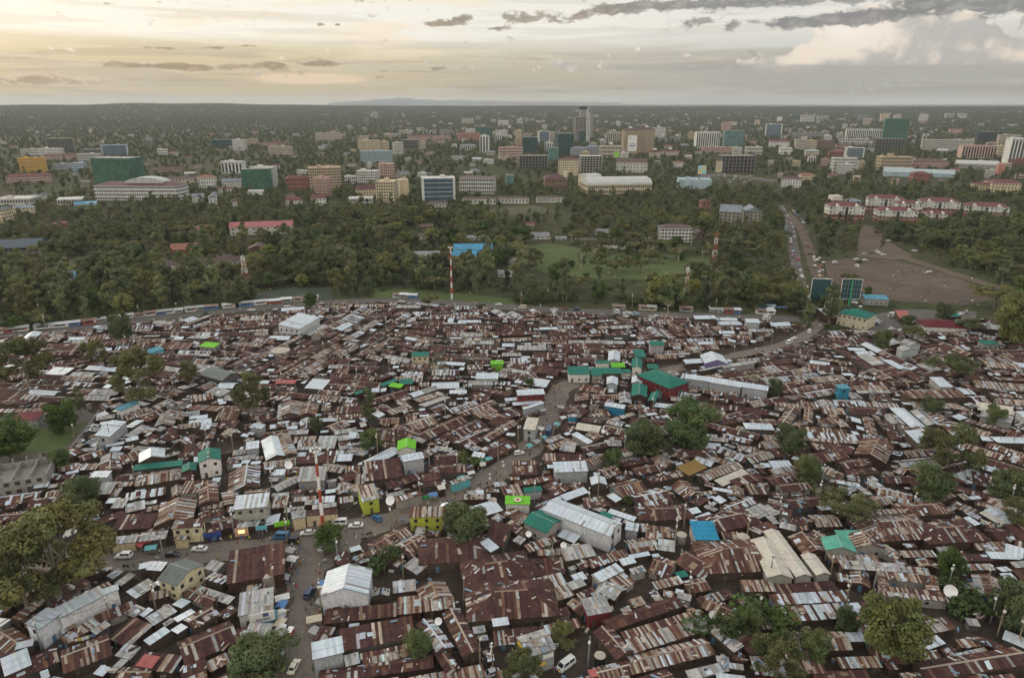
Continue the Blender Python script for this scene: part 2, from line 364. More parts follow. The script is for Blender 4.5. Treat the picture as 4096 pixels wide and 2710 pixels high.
poly_sheet('sports_pitch',[D(1908,606),D(1985,594),D(2075,604),D(2150,622),D(2215,642),D(2285,672),D(2300,692),D(2230,706),D(2100,697),D(1995,688),D(1918,645)],pitchm,.02)
poly_sheet('pitch_apron',[D(1984,592),D(1988,545),D(2000,520),D(2032,528),D(2058,560),D(2112,592),D(2075,601)],pathm,.024)
ribbon('pitch_path',[D(2060,585),D(2130,608),D(2230,640),D(2330,672),D(2420,700)],5,pathm,.03)
poly_sheet('meadow',[D(1195,572),D(1260,562),D(1330,572),D(1400,590),D(1560,590),D(1640,600),D(1655,640),D(1520,648),D(1380,645),D(1260,630),D(1200,605)],grassm,.02)
poly_sheet('meadow',[D(870,672),D(960,668),D(1180,690),D(1195,706),D(1000,694),D(860,690)],grassm,.022)
poly_sheet('dry_field',[D(90,640),D(130,600),D(210,588),D(290,610),D(260,622),D(170,628)],grass2,.02)
poly_sheet('dry_field',[D(380,640),D(470,628),D(600,640),D(590,660),D(450,655)],grassm,.02)
poly_sheet('dry_field',[D(1080,490),D(1240,475),D(1290,490),D(1150,500)],grass2,.02)
poly_sheet('vegetable_plot',[D(590,678),D(680,666),D(765,668),D(770,690),D(700,697),D(590,703)],cropm,.02)
poly_sheet('station_yard',[D(1960,735),D(2100,715),D(2260,720),D(2260,765),D(2120,772),D(1970,768)],asph,.03)
poly_sheet('yard_grass',[D(-250,985),D(60,1000),D(130,985),D(200,975),D(150,1040),D(60,1050),D(-250,1080)],grassm,.02)
ribbon('city_street',[D(920,420),D(925,395),D(935,375)],6,asph,.03)
ribbon('city_street',[D(1560,425),D(1660,400),D(1800,420)],14,asph,.034)
# surveyed roofs: ridge end, ridge end, point on one eave, kind (g gable, m lean-to, h hipped), covering, eave height, wall; text after | is the label
ROOFS={
'5':'''480 750 920 535 555 835 m S 5.5 tinwhite|long white two storey tin building with open upper gallery near the lower left;+430 735 225 885 370 940 m S 5.9 tinwhite;+935 568 1090 515 1010 602 m S 5.6 tinwhite;
1575 328 1760 388 1415 465 g k 5 cream|grey roofed two storey house with a cream yellow gable and blue side wall;2125 215 2640 130 2070 525 m D 4;380 640 720 430 480 740 m D;90 840 330 660 140 900 m T;1165 590 1370 465 1290 635 m G 3;1060 510 1200 410 1120 540 m G;1380 600 1560 555 1330 690 m T;1740 565 1990 670 1670 620 g R;1850 530 2180 640 1760 590 m G;1740 870 1970 735 1690 1005 g R 3;1340 830 1560 700 1480 870 m G;1150 790 1260 705 1260 815 m G;550 1020 855 830 620 1080 m T;870 810 1250 660 950 880 m D;1240 820 1420 900 1080 1060 m D;1325 1040 1520 910 1390 1085 m S 3;0 1210 250 1105 0 1395 m S 3.5|wide bright silver lean-to roof cut by the left edge near the bottom;155 1060 320 1020 215 1110 m S 3.2;0 960 210 1090 -40 1100 g R;60 1330 520 1130 180 1400 g D;560 1190 1010 1020 640 1330 g R;940 1265 1030 1290 860 1350 m S;1340 1165 1490 1190 1270 1280 m P 2.6|small shack under a faded pink sheet roof;1330 1140 1700 1180 1420 1320 m D;1090 1330 1400 1330 1090 1420 g R;1660 1110 2160 900 1760 1250 g D;1990 1010 2140 1050 1890 1090 m T;2180 940 2370 890 2110 1120 m D;1900 1240 2090 1150 1830 1389 m T;1290 330 1410 305 1285 385 m S 3;-150 700 120 640 -60 800 m G;1410 305 1555 315 1290 385 m S 3;700 420 950 330 760 470 m D;930 380 1040 350 960 410 m T;1660 1290 1900 1200 1700 1400 m D;20 700 120 720 0 840 m M;560 900 640 870 620 960 m M;''',
'6':'''-150 600 165 545 -60 800 m G 4 white|large grey tin roof with a white shop banner on its street corner;-60 880 165 880 0 1005 m G 3;-80 1030 130 1040 -60 1120 m R;865 328 810 558 605 595 g S 6 tinwhite|tall bright silver tin hall with two gables beside the dirt road;1160 547 1150 610 1065 672 g G 3;1265 495 1475 470 1285 605 m G;1610 487 1690 640 1500 610 g T;1310 640 1530 620 1350 800 m T 2.6;1535 670 1830 630 1570 775 m T 2.6;640 760 1300 690 680 885 m D;730 660 850 700 640 760 g D;770 935 1440 810 830 1140 m D 3;600 900 740 920 560 1040 m D;510 1060 795 995 490 1230 m S 5.5 tin|silver roofed two storey tin house on the corner of the lower dirt road;810 1180 945 1145 815 1290 m G 3;960 1160 1440 1060 1000 1215 m R;980 1215 1440 1100 1000 1290 m T 2.2;1010 1310 1450 1190 1050 1389 m R;580 1360 1640 1210 600 1440 g D;1550 840 1760 1110 1470 880 g M 3;1690 1100 1840 1320 1640 1140 g D;1800 740 2010 1150 2075 1100 g D 3;2120 330 2330 300 2030 560 h D 3;2200 590 2520 570 2180 900 h D 3.4;2190 950 2500 920 2230 1090 m R;2180 840 2330 820 2195 915 m S 4;2000 915 2115 895 2030 980 m G;2055 1000 2140 985 2075 1045 m G;1700 140 1960 120 1680 330 h D 3.2;2150 90 2255 180 2060 130 m S 4;2000 115 2160 65 2060 200 m R;2190 -60 2370 -30 2350 180 m D 3.2;1080 165 1400 -10 1180 210 g R;1100 170 1350 320 1060 210 g R;1340 180 1560 70 1390 300 g R;880 270 1080 200 850 330 m R;1470 265 1600 345 1340 340 m G;170 260 260 255 180 370 m T;60 200 130 190 70 250 m G;''',
'7':'''110 160 380 60 120 245 m R;480 5 640 70 390 65 m S;440 190 720 140 520 305 m G 3;230 200 440 190 240 260 m T;680 295 1040 190 770 365 m R;600 340 690 310 540 400 g D;985 290 1110 258 1095 335 m S 3;1070 250 1260 215 1110 275 m S;730 435 960 322 870 480 m S 3;870 470 1010 390 1030 570 m T;1310 285 1500 350 1150 370 g R;1600 215 1870 370 1480 310 g D;1290 500 1540 440 1390 560 m T;1500 410 1600 390 1530 470 m g;100 490 450 410 210 600 m T 3;180 620 510 515 250 730 m T 2.6;500 510 640 460 560 575 m G 3;590 610 740 545 640 655 m R;630 655 855 615 790 800 m G 4 maroon|grey roofed tall shack with maroon side walls in the lower middle;840 488 1015 585 720 545 g G;560 650 700 760 483 690 g R;230 790 510 725 250 870 m D;-60 930 240 905 0 1065 m D;250 910 600 830 360 985 m R;860 885 1550 655 950 940 g D 3;830 905 1055 1155 720 930 g D 3;1000 965 1660 765 1160 1150 m T 2.8|very long weathered tin roof with rows of pale sheets at the lower right;1090 1240 1830 1060 1180 1340 g T;1620 870 1800 880 1690 960 g G 3;1880 870 2150 1090 1790 930 m G 3;1700 650 2000 560 1790 720 m D;1790 660 2110 800 1690 710 g R;1960 860 2380 760 1990 930 g D;1960 190 2180 180 2070 430 h R 3;2070 360 2280 330 2110 440 m R;2100 480 2400 480 2130 590 m T;90 1065 350 985 215 1180 g G 5.5 grey|two storey grey shop with a yellow balcony and white signboard near the bottom;780 1340 1180 1240 800 1440 g R;700 1310 780 1300 690 1389 m P 2.6|tiny pinkish red roof beside the bottom edge;1600 1320 1960 1235 1700 1400 m G;1900 1230 2140 1260 1920 1290 m G;1540 660 1640 690 1560 720 m T;1520 560 1590 575 1530 600 m S;''',
'8':'''30 5 340 430 240 435 g w 4 block|long cream roofed hall, middle one of the three side by side;-50 80 120 430 215 425 g w 4 block|long cream roofed hall, left one of the three side by side;370 225 520 415 430 420 g w 4 block|short cream roofed hall, right one of the three side by side;310 30 460 200 210 110 g R;420 20 620 150 370 60 g R;635 62 690 178 540 218 g j 3.5 block|mint green gabled roof with a grey block front;610 20 850 20 790 140 m j 3;860 20 960 150 815 195 g R 3.2 block;1000 -60 1330 -80 1030 130 h R 3;1440 0 1920 -30 1530 150 h D 3.2;1050 150 1210 250 1060 220 g T;1210 210 1520 205 1225 275 m T;1545 175 1680 170 1590 238 m G;1870 115 2180 130 1930 205 m T;2200 140 2370 190 2240 250 m S;1570 250 2040 235 1590 320 m D;2010 215 2290 225 2080 285 m S;2235 315 2400 300 2260 375 m G;2250 385 2400 380 2290 480 m D;540 235 1000 250 560 320 m T;650 295 1250 330 680 378 m G 3|long low dull silver roof behind the square courtyard roof;845 352 860 515 765 525 g R;1080 400 1560 450 1130 480 m R 3 block|rusty square house of four roof wings around a small courtyard;+1010 530 1630 590 1020 620 m T 2.6 block;+1000 395 1060 560 1100 480 m R 2.8 block;+1540 440 1600 590 1440 490 m R 2.8 block;1260 345 1480 375 1270 410 m T;1450 275 1500 350 1365 300 g R;1730 330 2060 330 1770 390 m T;2045 425 2110 620 1890 470 g R;2140 420 2250 415 2180 500 m S;1760 500 1890 500 1770 565 m T;0 525 600 490 0 610 m D;0 615 690 575 0 720 m M;110 730 700 690 180 870 m M;700 700 1140 660 790 810 m M;1300 890 1640 820 1370 1010 m T;150 1010 740 1010 200 1130 g T;620 1195 1000 1185 650 1300 m T;1390 1050 1560 990 1480 1130 m S;1730 1030 1990 1010 1780 1110 m R;1740 1160 2000 1100 1790 1225 m G;1410 1300 2370 1150 1440 1420 g D 3;400 1330 900 1310 420 1420 m D;1200 1340 1420 1330 1210 1400 m T;620 410 740 430 640 490 m R;2000 1010 2250 1120 1960 1060 m D;-150 800 60 830 -100 930 m R;1820 830 1930 840 1830 900 m G 2;1900 770 1970 775 1940 840 m R 2.2;1390 1140 1560 1130 1400 1240 m R;''',
'1':'''1035 182 868 325 1050 308 m S 5.5 tin|tall silver tin block beside the compound wall at the left;1930 435 1935 535 1832 585 g g 6 white|teal roofed hall with a tall white gable front;1250 595 1700 550 1340 640 m g 3|long low teal green roof stretching left of the white gable hall;1750 570 1745 640 1680 655 g g 3;1150 130 1290 90 1180 190 g R;1290 150 1480 70 1380 190 g R;1580 80 1510 215 1455 195 g T;1620 170 1680 100 1600 150 g T;1750 190 1960 165 1780 215 m S;1870 225 1960 220 1870 270 m S 4;1720 110 1850 90 1720 150 m G;2040 80 2240 70 2000 190 m R;2060 180 2230 190 2080 260 m D;1960 255 1930 350 1910 350 g R;2110 260 2160 300 2040 310 g T;520 490 690 420 650 530 m M 3;780 400 860 345 820 430 m G;830 420 920 370 860 440 m S;980 410 1150 378 965 437 m S;1150 330 1310 225 1200 370 m G;1290 390 1420 310 1350 410 m D;1500 350 1600 290 1550 400 g D;1640 370 1740 330 1660 440 m M;1400 432 1400 520 1285 540 g S 4 mud|white gabled roof with brown walls near the long teal roof;1480 520 1660 470 1470 550 m G;1650 490 1840 465 1660 530 m D;740 450 900 430 760 480 m G;720 520 960 450 780 560 g R;1090 520 1290 460 1150 590 m R;720 590 930 580 650 650 m T;610 665 730 640 640 670 m S;870 655 1040 650 910 715 m S 4 tin;510 690 700 680 510 735 m D;520 760 660 745 540 800 m D;1130 700 1280 680 1080 750 h D;1370 680 1550 650 1280 795 h T 3;1640 690 1800 660 1600 765 m D;1720 745 1890 740 1710 860 m R 3;1920 740 1930 930 1840 940 g R 3;950 760 1090 750 960 870 m G 3;1100 760 1250 750 1080 800 m T;1040 810 1140 805 1040 890 m T;1170 860 1540 800 1210 925 m M;1630 780 1640 880 1590 880 g T;1080 910 1200 905 1040 1000 m G;1160 960 1340 920 1130 1050 m G 3;1290 1000 1500 960 1290 1045 m T;1650 895 1590 1100 1440 1115 g T 3.2;1110 1060 1470 1040 1060 1200 m D 3;1620 1110 1900 1090 1620 1190 m D 5 cream|brown roofed two storey shop beside the blue kiosk on the left road;960 1270 1290 1240 960 1340 m G 3 cream;1310 1230 1560 1200 1290 1310 m G 3;1360 1190 1620 1140 1370 1230 m R;1620 1260 1750 1250 1620 1290 m T 3 cream;1910 1200 2040 1170 1910 1230 m D 3 navy|navy blue kiosk at the corner of the left road;870 1180 960 1150 840 1240 m l 3|lime green roof peeping out right of the huge olive tree;1860 960 2080 930 1760 1030 m T;2190 880 2500 850 2165 1015 m S 6 shops|silver roofed two storey shop row with blue and orange fronts at the junction;2260 600 2250 780 2120 700 g T;2290 585 2260 790 2140 820 g M;2280 385 2400 370 2300 455 m S 4 tin;2330 230 2400 205 2340 280 m S 4 tin;2180 520 2370 500 2190 560 m G;0 80 420 70 0 115 m T;270 100 690 90 280 130 m R;180 110 420 100 130 190 m z 4 block|faded maroon roofed building behind the bright green bushes on the left;1060 75 1240 0 1140 90 m q 4 white|blue green roofed house with white gutters beside the compound;1000 60 1110 20 1030 80 m G;940 220 1010 210 950 250 m S;1310 540 1480 520 1330 560 m D;1040 430 1140 425 1060 470 m S;''',
'2':'''-20 210 95 225 -10 258 m S 4 tin;320 -10 310 115 200 105 g T;500 0 460 120 380 130 g R;740 60 1000 50 690 125 m D;670 140 1000 120 690 185 m R;620 170 720 165 585 200 h S;0 185 360 140 20 205 m D;110 230 440 190 110 268 m M;300 280 490 270 300 320 m G 3;140 325 190 505 60 430 g S 3;230 290 310 490 160 320 g T 3;350 340 560 330 350 400 m T;590 330 760 325 600 450 m G;390 400 590 390 400 460 m T;720 280 930 250 730 320 m G;750 330 950 300 760 380 m G;865 295 940 295 868 350 m S;890 395 980 380 890 418 m G;1130 95 1200 130 1085 135 m S;1200 100 1400 30 1250 140 m T;1290 215 1530 255 1270 255 m T;1400 220 1640 140 1530 265 g T;1360 130 1600 100 1380 145 m D;1500 320 1900 150 1560 375 g D;1760 330 2080 180 1850 370 g D;1640 370 1910 220 1700 405 m M;1120 260 1420 270 1110 370 h D;1150 390 1300 380 1150 440 m D;1395 345 1390 430 1305 455 g l 4 white|lime green gabled roof with a white front in the middle of the shacks;1480 330 1580 370 1430 355 m G;1335 510 1535 475 1370 570 m S 5.5 tin|white two storey tin house with a pale roof below the lime gable;980 570 1330 525 1130 735 m D 3.5;900 450 970 460 880 500 h G;760 500 900 495 760 565 m S;270 490 820 460 280 530 m M;380 520 750 510 390 585 m D;60 580 370 540 40 640 g T;100 610 170 610 105 640 m S;170 640 280 635 170 695 m S 3 tin;415 620 660 605 410 755 m G 3.5|large square grey silver roof behind the big red and white mast;830 610 980 600 830 680 m R;740 720 900 640 760 800 m D;920 680 1060 670 910 780 m T;930 800 1090 765 965 945 m T 5 yellow|tan roofed shop with a bright yellow front wall by the road;1180 760 1490 660 1310 800 m D;1510 690 1700 660 1530 760 m D;1520 760 1770 730 1540 805 m D;1200 870 1360 830 1250 900 m G;1280 900 1520 830 1290 945 m R 3.4 block;1650 510 1890 500 1640 590 g D;1630 620 1990 590 1750 680 h D;1660 420 1820 440 1700 468 m G;1800 460 1940 480 1830 510 m T;1870 390 2030 310 1950 450 g M;2120 480 2370 370 2170 550 g D;2060 460 2290 340 2090 480 m M;1670 790 1740 775 1690 832 m w 3;1790 750 1960 690 1860 770 m G 3 turq;1430 985 1745 978 1390 1085 m T 5 yellow|big lime yellow walled shop with a tan lean-to roof at the road fork;1910 870 2170 865 1890 920 m T 3;150 860 310 850 140 900 m G;160 890 310 880 160 1000 m T;320 830 455 820 320 870 m D;340 900 560 880 340 940 m T;455 925 570 915 460 970 m G;580 890 735 880 585 950 m S;520 970 745 940 525 1012 m G;465 1020 760 1000 470 1070 m D 4 cream;330 1030 460 1010 340 1100 m G 4 cream;640 830 765 810 640 865 m S;760 900 900 880 750 960 m T;''',
'3':'''0 20 270 0 0 50 m S;90 70 280 10 110 80 m S 4 tin;140 155 250 165 80 265 m w 5 grey|tan roofed two storey kiosk leaning over the road in the middle;60 200 230 110 130 150 m D;520 110 620 40 640 150 g D;690 130 890 110 690 165 m R;510 128 600 125 510 157 m G 4 blue|small bright blue kiosk with a grey roof beside the road;870 15 1055 45 845 50 m S 3.5 blue;1310 20 1500 40 1330 62 m S;610 205 830 240 590 270 m w;850 230 1030 270 790 280 g R;600 290 755 380 545 315 m S 3;850 365 1010 370 850 420 m G;350 360 430 330 360 390 h G;310 420 460 375 310 480 m T;460 380 600 395 480 470 m G 3;290 490 400 490 290 590 m T;410 490 680 490 410 560 m D;375 570 680 558 405 668 m S 4.5 tin|silver two storey tin hall with open ground floor right of the road;690 560 860 500 700 620 g R;640 440 870 390 700 470 g D;790 690 810 760 725 745 g S 3;0 560 240 555 0 600 m R;0 610 230 600 10 700 m R;20 750 360 690 30 800 m R;100 810 265 790 120 857 m g 3 tin;-60 880 170 885 -90 960 m l 3.5 white|flat lime green roof with low white walls and a round emblem beside the road;350 918 970 1158 225 990 g S 5.5 tinwhite|very long pale tin hall with corrugated white walls in the middle;180 1030 400 1130 45 1105 g g 4 block|large teal green roof left of the very long pale hall;840 1020 945 1060 795 1075 m g 3.5;440 880 660 800 530 920 m S;250 900 500 780 290 940 m D;370 910 480 870 390 940 m S;590 980 650 960 600 1000 m G;760 970 880 1010 715 1000 m G;650 950 900 930 660 1000 m D;910 1000 1155 1080 880 1040 m S;930 850 1020 910 865 880 m S;960 800 1200 740 1040 900 g R;1130 890 1430 830 1280 990 g M;1060 560 1220 530 1010 620 h D;1120 640 1380 590 1200 690 g D;1330 500 1480 580 1240 530 g T;1520 620 1690 545 1640 700 m y 3|ochre yellow roof streaked with rust among brown roofs;1500 480 1600 520 1520 530 m T;1600 450 1800 450 1620 530 h D;1740 700 2090 570 1850 730 g T;1820 500 2100 590 1800 540 m T;1870 740 2130 630 1990 780 m w;2010 740 2260 660 2130 790 m D;1260 720 1580 650 1280 770 h D;1540 740 1700 850 1450 800 g R;1860 800 2040 830 1860 830 m S;1670 860 1880 830 1700 890 m T;1740 300 1900 320 1750 340 m G;1760 390 1930 400 1850 450 m S;1790 330 2000 350 1800 370 m G;1900 420 2190 530 1870 470 g M;1830 210 2300 320 1840 262 g D;2220 215 2350 220 2140 265 h S 3;2090 410 2280 440 2100 470 m T;2170 530 2380 470 2250 580 g T;2290 580 2380 580 2250 620 m S;1850 180 2130 100 1880 210 g D;1930 190 2280 120 1960 230 g D;1470 50 1640 20 1420 110 g D;1690 10 2000 60 1730 60 m D;1160 90 1330 70 1180 120 m R;940 160 1110 110 960 190 m T;1280 150 1450 130 1300 180 m M;1160 210 1260 180 1180 230 m T;1640 1115 1860 1117 1665 1292 m b 3.6 block|bright blue lean-to roof over a pale block house;1640 1100 1820 1030 1690 1140 m S;1600 1010 1710 985 1640 1062 m S;1900 1090 2130 1040 1970 1210 h D;2130 1020 2300 950 2230 1120 m G;1760 990 1880 920 1780 1000 m M;1840 1060 2000 1000 1860 1080 m R;1960 1000 2230 900 2030 1040 g M;1060 1120 1180 1140 1050 1197 m S 3 tin;1170 1140 1260 1140 1180 1215 m T;1240 1150 1410 1170 1240 1275 m R;1410 1170 1500 1180 1410 1265 m R;1270 1000 1560 990 1350 1110 h D;0 1100 90 1150 20 1220 m T;30 1140 180 1210 80 1250 m D;820 1290 960 1240 850 1320 m G;''',
'4':'''50 15 280 35 60 50 m T;250 50 130 210 90 190 g R;380 60 370 200 330 150 g R;480 60 690 70 450 120 m T;450 170 640 150 450 235 m R;660 170 720 240 640 210 g T;310 210 380 190 290 220 m T;280 240 720 270 290 283 m R;270 285 860 320 540 385 m M;890 15 1190 30 900 60 m T;1300 10 1720 30 1330 62 m T;1720 20 1880 90 1720 60 m R;1920 10 2260 60 1920 85 m w;1990 80 2280 150 1990 150 m G 4;2290 100 2400 100 2290 180 m S 4 tin;920 150 970 310 880 200 g R;950 130 1080 270 1000 130 m R;1110 200 1200 360 1110 300 g D;1260 280 1390 275 1265 415 m S 4;1030 345 950 500 800 490 g R 3;390 390 620 390 390 460 m D;640 390 800 430 660 470 m D;350 520 700 460 420 590 g D;660 580 930 540 680 640 g D;240 515 540 622 170 525 m S 3;0 560 190 555 0 645 m S;0 640 230 600 30 692 m T;0 730 290 660 60 790 g R;100 790 370 760 40 860 g D;970 530 1050 540 970 570 m G;700 640 990 620 700 700 m D;1060 710 1390 720 1090 765 g D;720 750 850 770 730 790 m G;710 810 860 790 740 850 m G;890 760 990 735 1000 820 m G;1000 790 1340 870 1200 940 g M;520 790 770 830 560 850 m D;180 930 480 900 270 1000 g D;860 940 1100 890 950 1000 g R;880 1020 1240 1000 900 1062 m T 4 block;1230 980 1640 950 1390 1070 h R 3;1740 925 1950 1020 1880 1060 m T;2010 1020 2210 1140 1960 1045 m w;1500 1100 1780 1090 1500 1150 m D;1750 1060 1890 1150 1720 1090 m D;2000 1150 2190 1130 2010 1188 m T;1960 490 2400 620 1850 580 g D;1890 560 2370 710 1930 620 m S 3.6|long narrow silver strip roof along a dark roof at the right;1700 690 1900 620 1900 760 m S;1830 640 2080 690 1970 790 m M;2040 740 2300 760 2110 840 m M;1700 780 2090 890 1720 830 g D;2160 345 2340 350 2085 392 h S 3;1960 330 2130 350 1970 370 m S;1850 890 1950 880 1860 915 m S;1920 910 2060 950 1930 970 m D;0 960 110 1050 -60 1000 m G;20 960 230 1010 40 1040 m D;1140 590 1300 640 1150 620 m T;310 1090 430 1090 320 1130 m D;540 130 640 130 550 165 m R;''',
'm4':'''2075 955 1925 1035 2090 1062 m S 5 tinwhite|large silver roofed tin hall with a skylight hole near the top road;1425 1155 1530 1165 1420 1192 m l 3|small lime green roof between the two left trees and the silver hall;1440 1330 1600 1370 1440 1400 g k 4|khaki and mint vaulted roof right of the left olive trees;1875 1115 2020 1115 1870 1143 m S;2170 1410 2295 1420 2130 1478 m S;1925 1418 2060 1420 1925 1446 m P 3|salmon red sheet roof among brown roofs left of centre;620 1320 840 1335 600 1350 m S;380 1330 520 1335 300 1380 m S;1670 980 1840 970 1690 1010 m T;900 1180 1060 1170 880 1230 m D;1000 1215 1100 1185 1060 1230 m q 3 turq;1220 1120 1280 1120 1220 1140 m S;''',
'm5':'''370 885 560 885 315 922 h G 3|wide hipped grey tin roof beside the perimeter road;1270 1165 1370 1165 1212 1215 h G 3|grey tin hipped roof with a small court among brown roofs;490 1225 610 1225 485 1257 m g 5 cream|teal roofed two storey house with cream walls left of centre;1035 1285 1125 1285 1035 1312 m l 3.5 lime|small lime green roof and walls in the upper middle;1865 1300 1960 1300 1865 1332 m l 3|small lime green roof in the row of teal roofs;350 1437 435 1450 335 1466 m l 3|small lime green roof below a long teal roof left of centre;1565 1325 1715 1325 1565 1382 m g 4 white|teal roof, leftmost of the row behind the road bend;1725 1335 1800 1335 1725 1390 m g 4|teal roof, second of the row behind the road bend;1800 1335 1935 1335 1800 1377 m g 4|teal roof, widest of the row behind the road bend;2020 1210 2095 1210 2020 1262 m g 4|teal roof standing upright behind the row of teal roofs;2050 1265 2050 1325 2013 1330 g g 4 white|teal gabled roof with a white front beside the row;2130 1150 2230 1150 2130 1180 m g 6 tin|small high teal roof at the back of the teal group;2115 1310 2190 1310 2115 1342 m g 3|small teal roof beside the gabled teal one;1760 1285 1855 1285 1760 1305 m g 4 white;1940 1345 2000 1345 1940 1372 m g 3 white;2190 1358 2270 1390 2145 1428 h g 6 maroon|teal hipped two storey house with maroon walls right of the road bend;2170 1465 2350 1460 2165 1510 m g 3|wide teal roof in front of the maroon walled house;2070 1440 2065 1520 2010 1525 g g 4|large teal gabled roof left of the maroon walled house;2180 1500 2150 1560 2130 1568 g g 4|teal gabled roof below the maroon walled house;260 1450 370 1410 270 1472 m g 3|long teal roof left of centre above a lime roof;400 1415 495 1410 400 1452 m g 3;80 1510 170 1475 100 1525 m g 3;935 1370 1090 1372 930 1412 m S 3.5;880 1425 1050 1425 870 1455 m G;1290 1400 1450 1422 1270 1452 m S 3.5;1210 1490 1400 1480 1200 1530 m S 5 maroon|silver roofed shed with dark red wall left of the road;1130 1545 1380 1530 1120 1568 m S;750 1490 870 1490 750 1515 m S;1895 1210 1890 1275 1850 1260 g S 4 tin;1880 1390 1878 1440 1838 1440 g S 4 tin;2052 1385 2050 1430 2012 1430 g S 4 tin;950 1045 1000 1045 940 1062 m S;740 995 780 995 735 1022 m S;670 1290 860 1300 665 1312 m S;160 1480 265 1475 155 1510 m S;2290 1440 2380 1400 2330 1450 g G;520 880 640 890 530 900 m G;''',
'm6':'''1200 925 1235 932 1150 970 h g 7 station|cream two storey police post with a dark teal hipped roof;1740 1000 1850 1005 1700 1095 h z 4 white|maroon hipped roof with white walls at the right;1240 825 1410 832 1230 857 m q 4 block|long pale blue roofed hall with an arched porch beside the pitch;70 975 220 972 60 1000 m S 4;430 995 525 998 415 1022 m S 5 tin;930 925 1000 922 840 1002 m G 4|long grey market roof slanting along the crowded track;860 892 945 905 845 920 m S 3;1895 1000 2010 1020 1890 1030 m G 4;2010 1020 2220 1040 2000 1055 m G 4;1550 1120 1625 1150 1490 1150 g G 5 tin;1545 1170 1590 1195 1480 1195 g G 5 tin;0 1375 200 1400 0 1408 m S 5 tin|long curved silver roof beside the teal group, left section;200 1400 420 1435 195 1438 m S 5 tin|long curved silver roof beside the teal group, middle section;420 1435 600 1462 415 1470 m S 5 tin|long curved silver roof beside the teal group, right section;110 1350 260 1318 115 1362 m G 3;260 1318 480 1285 270 1340 m G 3;200 1220 240 1280 130 1265 g S 4 violet|silver roofed house with purple walls in the upper right;1060 1450 1140 1450 1058 1482 m q 6 blue|bright blue two storey house among brown roofs at the right;1190 1222 1310 1220 1195 1252 m S;1140 1195 1260 1200 1145 1215 m S;1710 1400 1800 1400 1740 1470 m S 4;1515 1495 1915 1488 1510 1550 m R 4|very long brown striped roof near the right edge;1900 1480 1990 1480 1920 1520 m S;2045 1145 2160 1145 2045 1175 m g 3|small teal roof near the right edge tree;1470 935 1555 940 1480 990 m P 3;1805 958 1900 955 1800 985 m g 3;2240 805 2330 810 2240 845 m G;0 1280 160 1270 0 1310 m S 3;1000 1110 1130 1110 1000 1130 m T;2000 1420 2370 1450 2000 1470 m T;2080 1290 2320 1310 2090 1330 m T;1540 1220 1590 1240 1550 1262 m S;''',
}
# ---------------------------------------------------------------- shacks
def colmat(name,rough,metal,streak):
    m,nt,b=newmat(name)
    at=nd(nt,'ShaderNodeAttribute',attribute_name='Col'); uv=nd(nt,'ShaderNodeUVMap')
    P=nd(nt,'ShaderNodeNewGeometry').outputs['Position']
    n1=noise(nt,1.3,6,.7,P); n2=noise(nt,.35,4,.6,P); st=noise(nt,1.0,5,.65,uv.outputs[0],sx=(2.6,.35,1)); fine=noise(nt,1.0,3,.7,uv.outputs[0],sx=(9,.8,1))
    c=mixc(nt,1.0,at.outputs['Color'],ramp(nt,n1,[(.25,(.62,.6,.58)),(.5,(1,1,1)),(.75,(1.22,1.2,1.16))]),'MULTIPLY')
    c=mixc(nt,1.0,c,ramp(nt,fine,[(.3,(.72,.72,.72)),(.65,(1.12,1.12,1.12))]),'MULTIPLY')
    if streak:
        c=mixc(nt,mth(nt,'MULTIPLY',at.outputs['Alpha'],.72),c,at.outputs['Color'])
        lowm=mth(nt,'MULTIPLY',ramp(nt,st,[(.50,(0,0,0)),(.68,(1,1,1))]),mth(nt,'SUBTRACT',.75,mth(nt,'MULTIPLY',at.outputs['Alpha'],.6)))
        c=mixc(nt,lowm,c,(.062,.028,.020))
        hi=mth(nt,'MULTIPLY',ramp(nt,n2,[(.58,(0,0,0)),(.70,(.5,.5,.5))]),mth(nt,'SUBTRACT',1.0,at.outputs['Alpha']))
        c=mixc(nt,mth(nt,'MULTIPLY',hi,.35),c,(.20,.13,.085))
        nt.links.new(mth(nt,'MULTIPLY',at.outputs['Alpha'],metal),b.inputs['Metallic'])
    else:
        vs=noise(nt,1.0,5,.7,P,sx=(3.2,3.2,.35)); c=mixc(nt,1.0,c,ramp(nt,vs,[(.33,(.74,.72,.69)),(.6,(1.06,1.06,1.06))]),'MULTIPLY')
    nt.links.new(c,b.inputs['Base Color']); b.inputs['Roughness'].default_value=rough
    if streak: nt.links.new(mth(nt,'SUBTRACT',.9,mth(nt,'MULTIPLY',at.outputs['Alpha'],.38)),b.inputs['Roughness'])
    b.inputs['Specular IOR Level'].default_value=.12
    bp=nd(nt,'ShaderNodeBump'); bp.inputs['Strength'].default_value=.35; bp.inputs['Distance'].default_value=.08
    nt.links.new(fine,bp.inputs['Height']); nt.links.new(bp.outputs[0],b.inputs['Normal'])
    return m
ROOFM=colmat('corrugated_tin',.55,.35,True)
WALLM=colmat('shanty_wall',.85,0,False)
def jit(c,r,a=.12):
    k=1+r.uniform(-a,a); return tuple(max(0,min(1,q*k*(1+r.uniform(-.03,.03)))) for q in c)
DK=[(.068,.033,.030),(.054,.029,.028),(.082,.040,.035),(.066,.038,.036)]
RU=[(.118,.062,.044),(.094,.053,.041),(.15,.083,.057),(.108,.053,.038)]
TN=[(.34,.29,.235),(.28,.23,.18),(.41,.37,.315),(.25,.18,.13)]
GY=[(.34,.345,.335),(.29,.295,.285),(.40,.40,.385),(.25,.25,.245)]
SV=[(.46,.515,.555),(.41,.46,.495),(.52,.575,.61),(.38,.425,.46)]
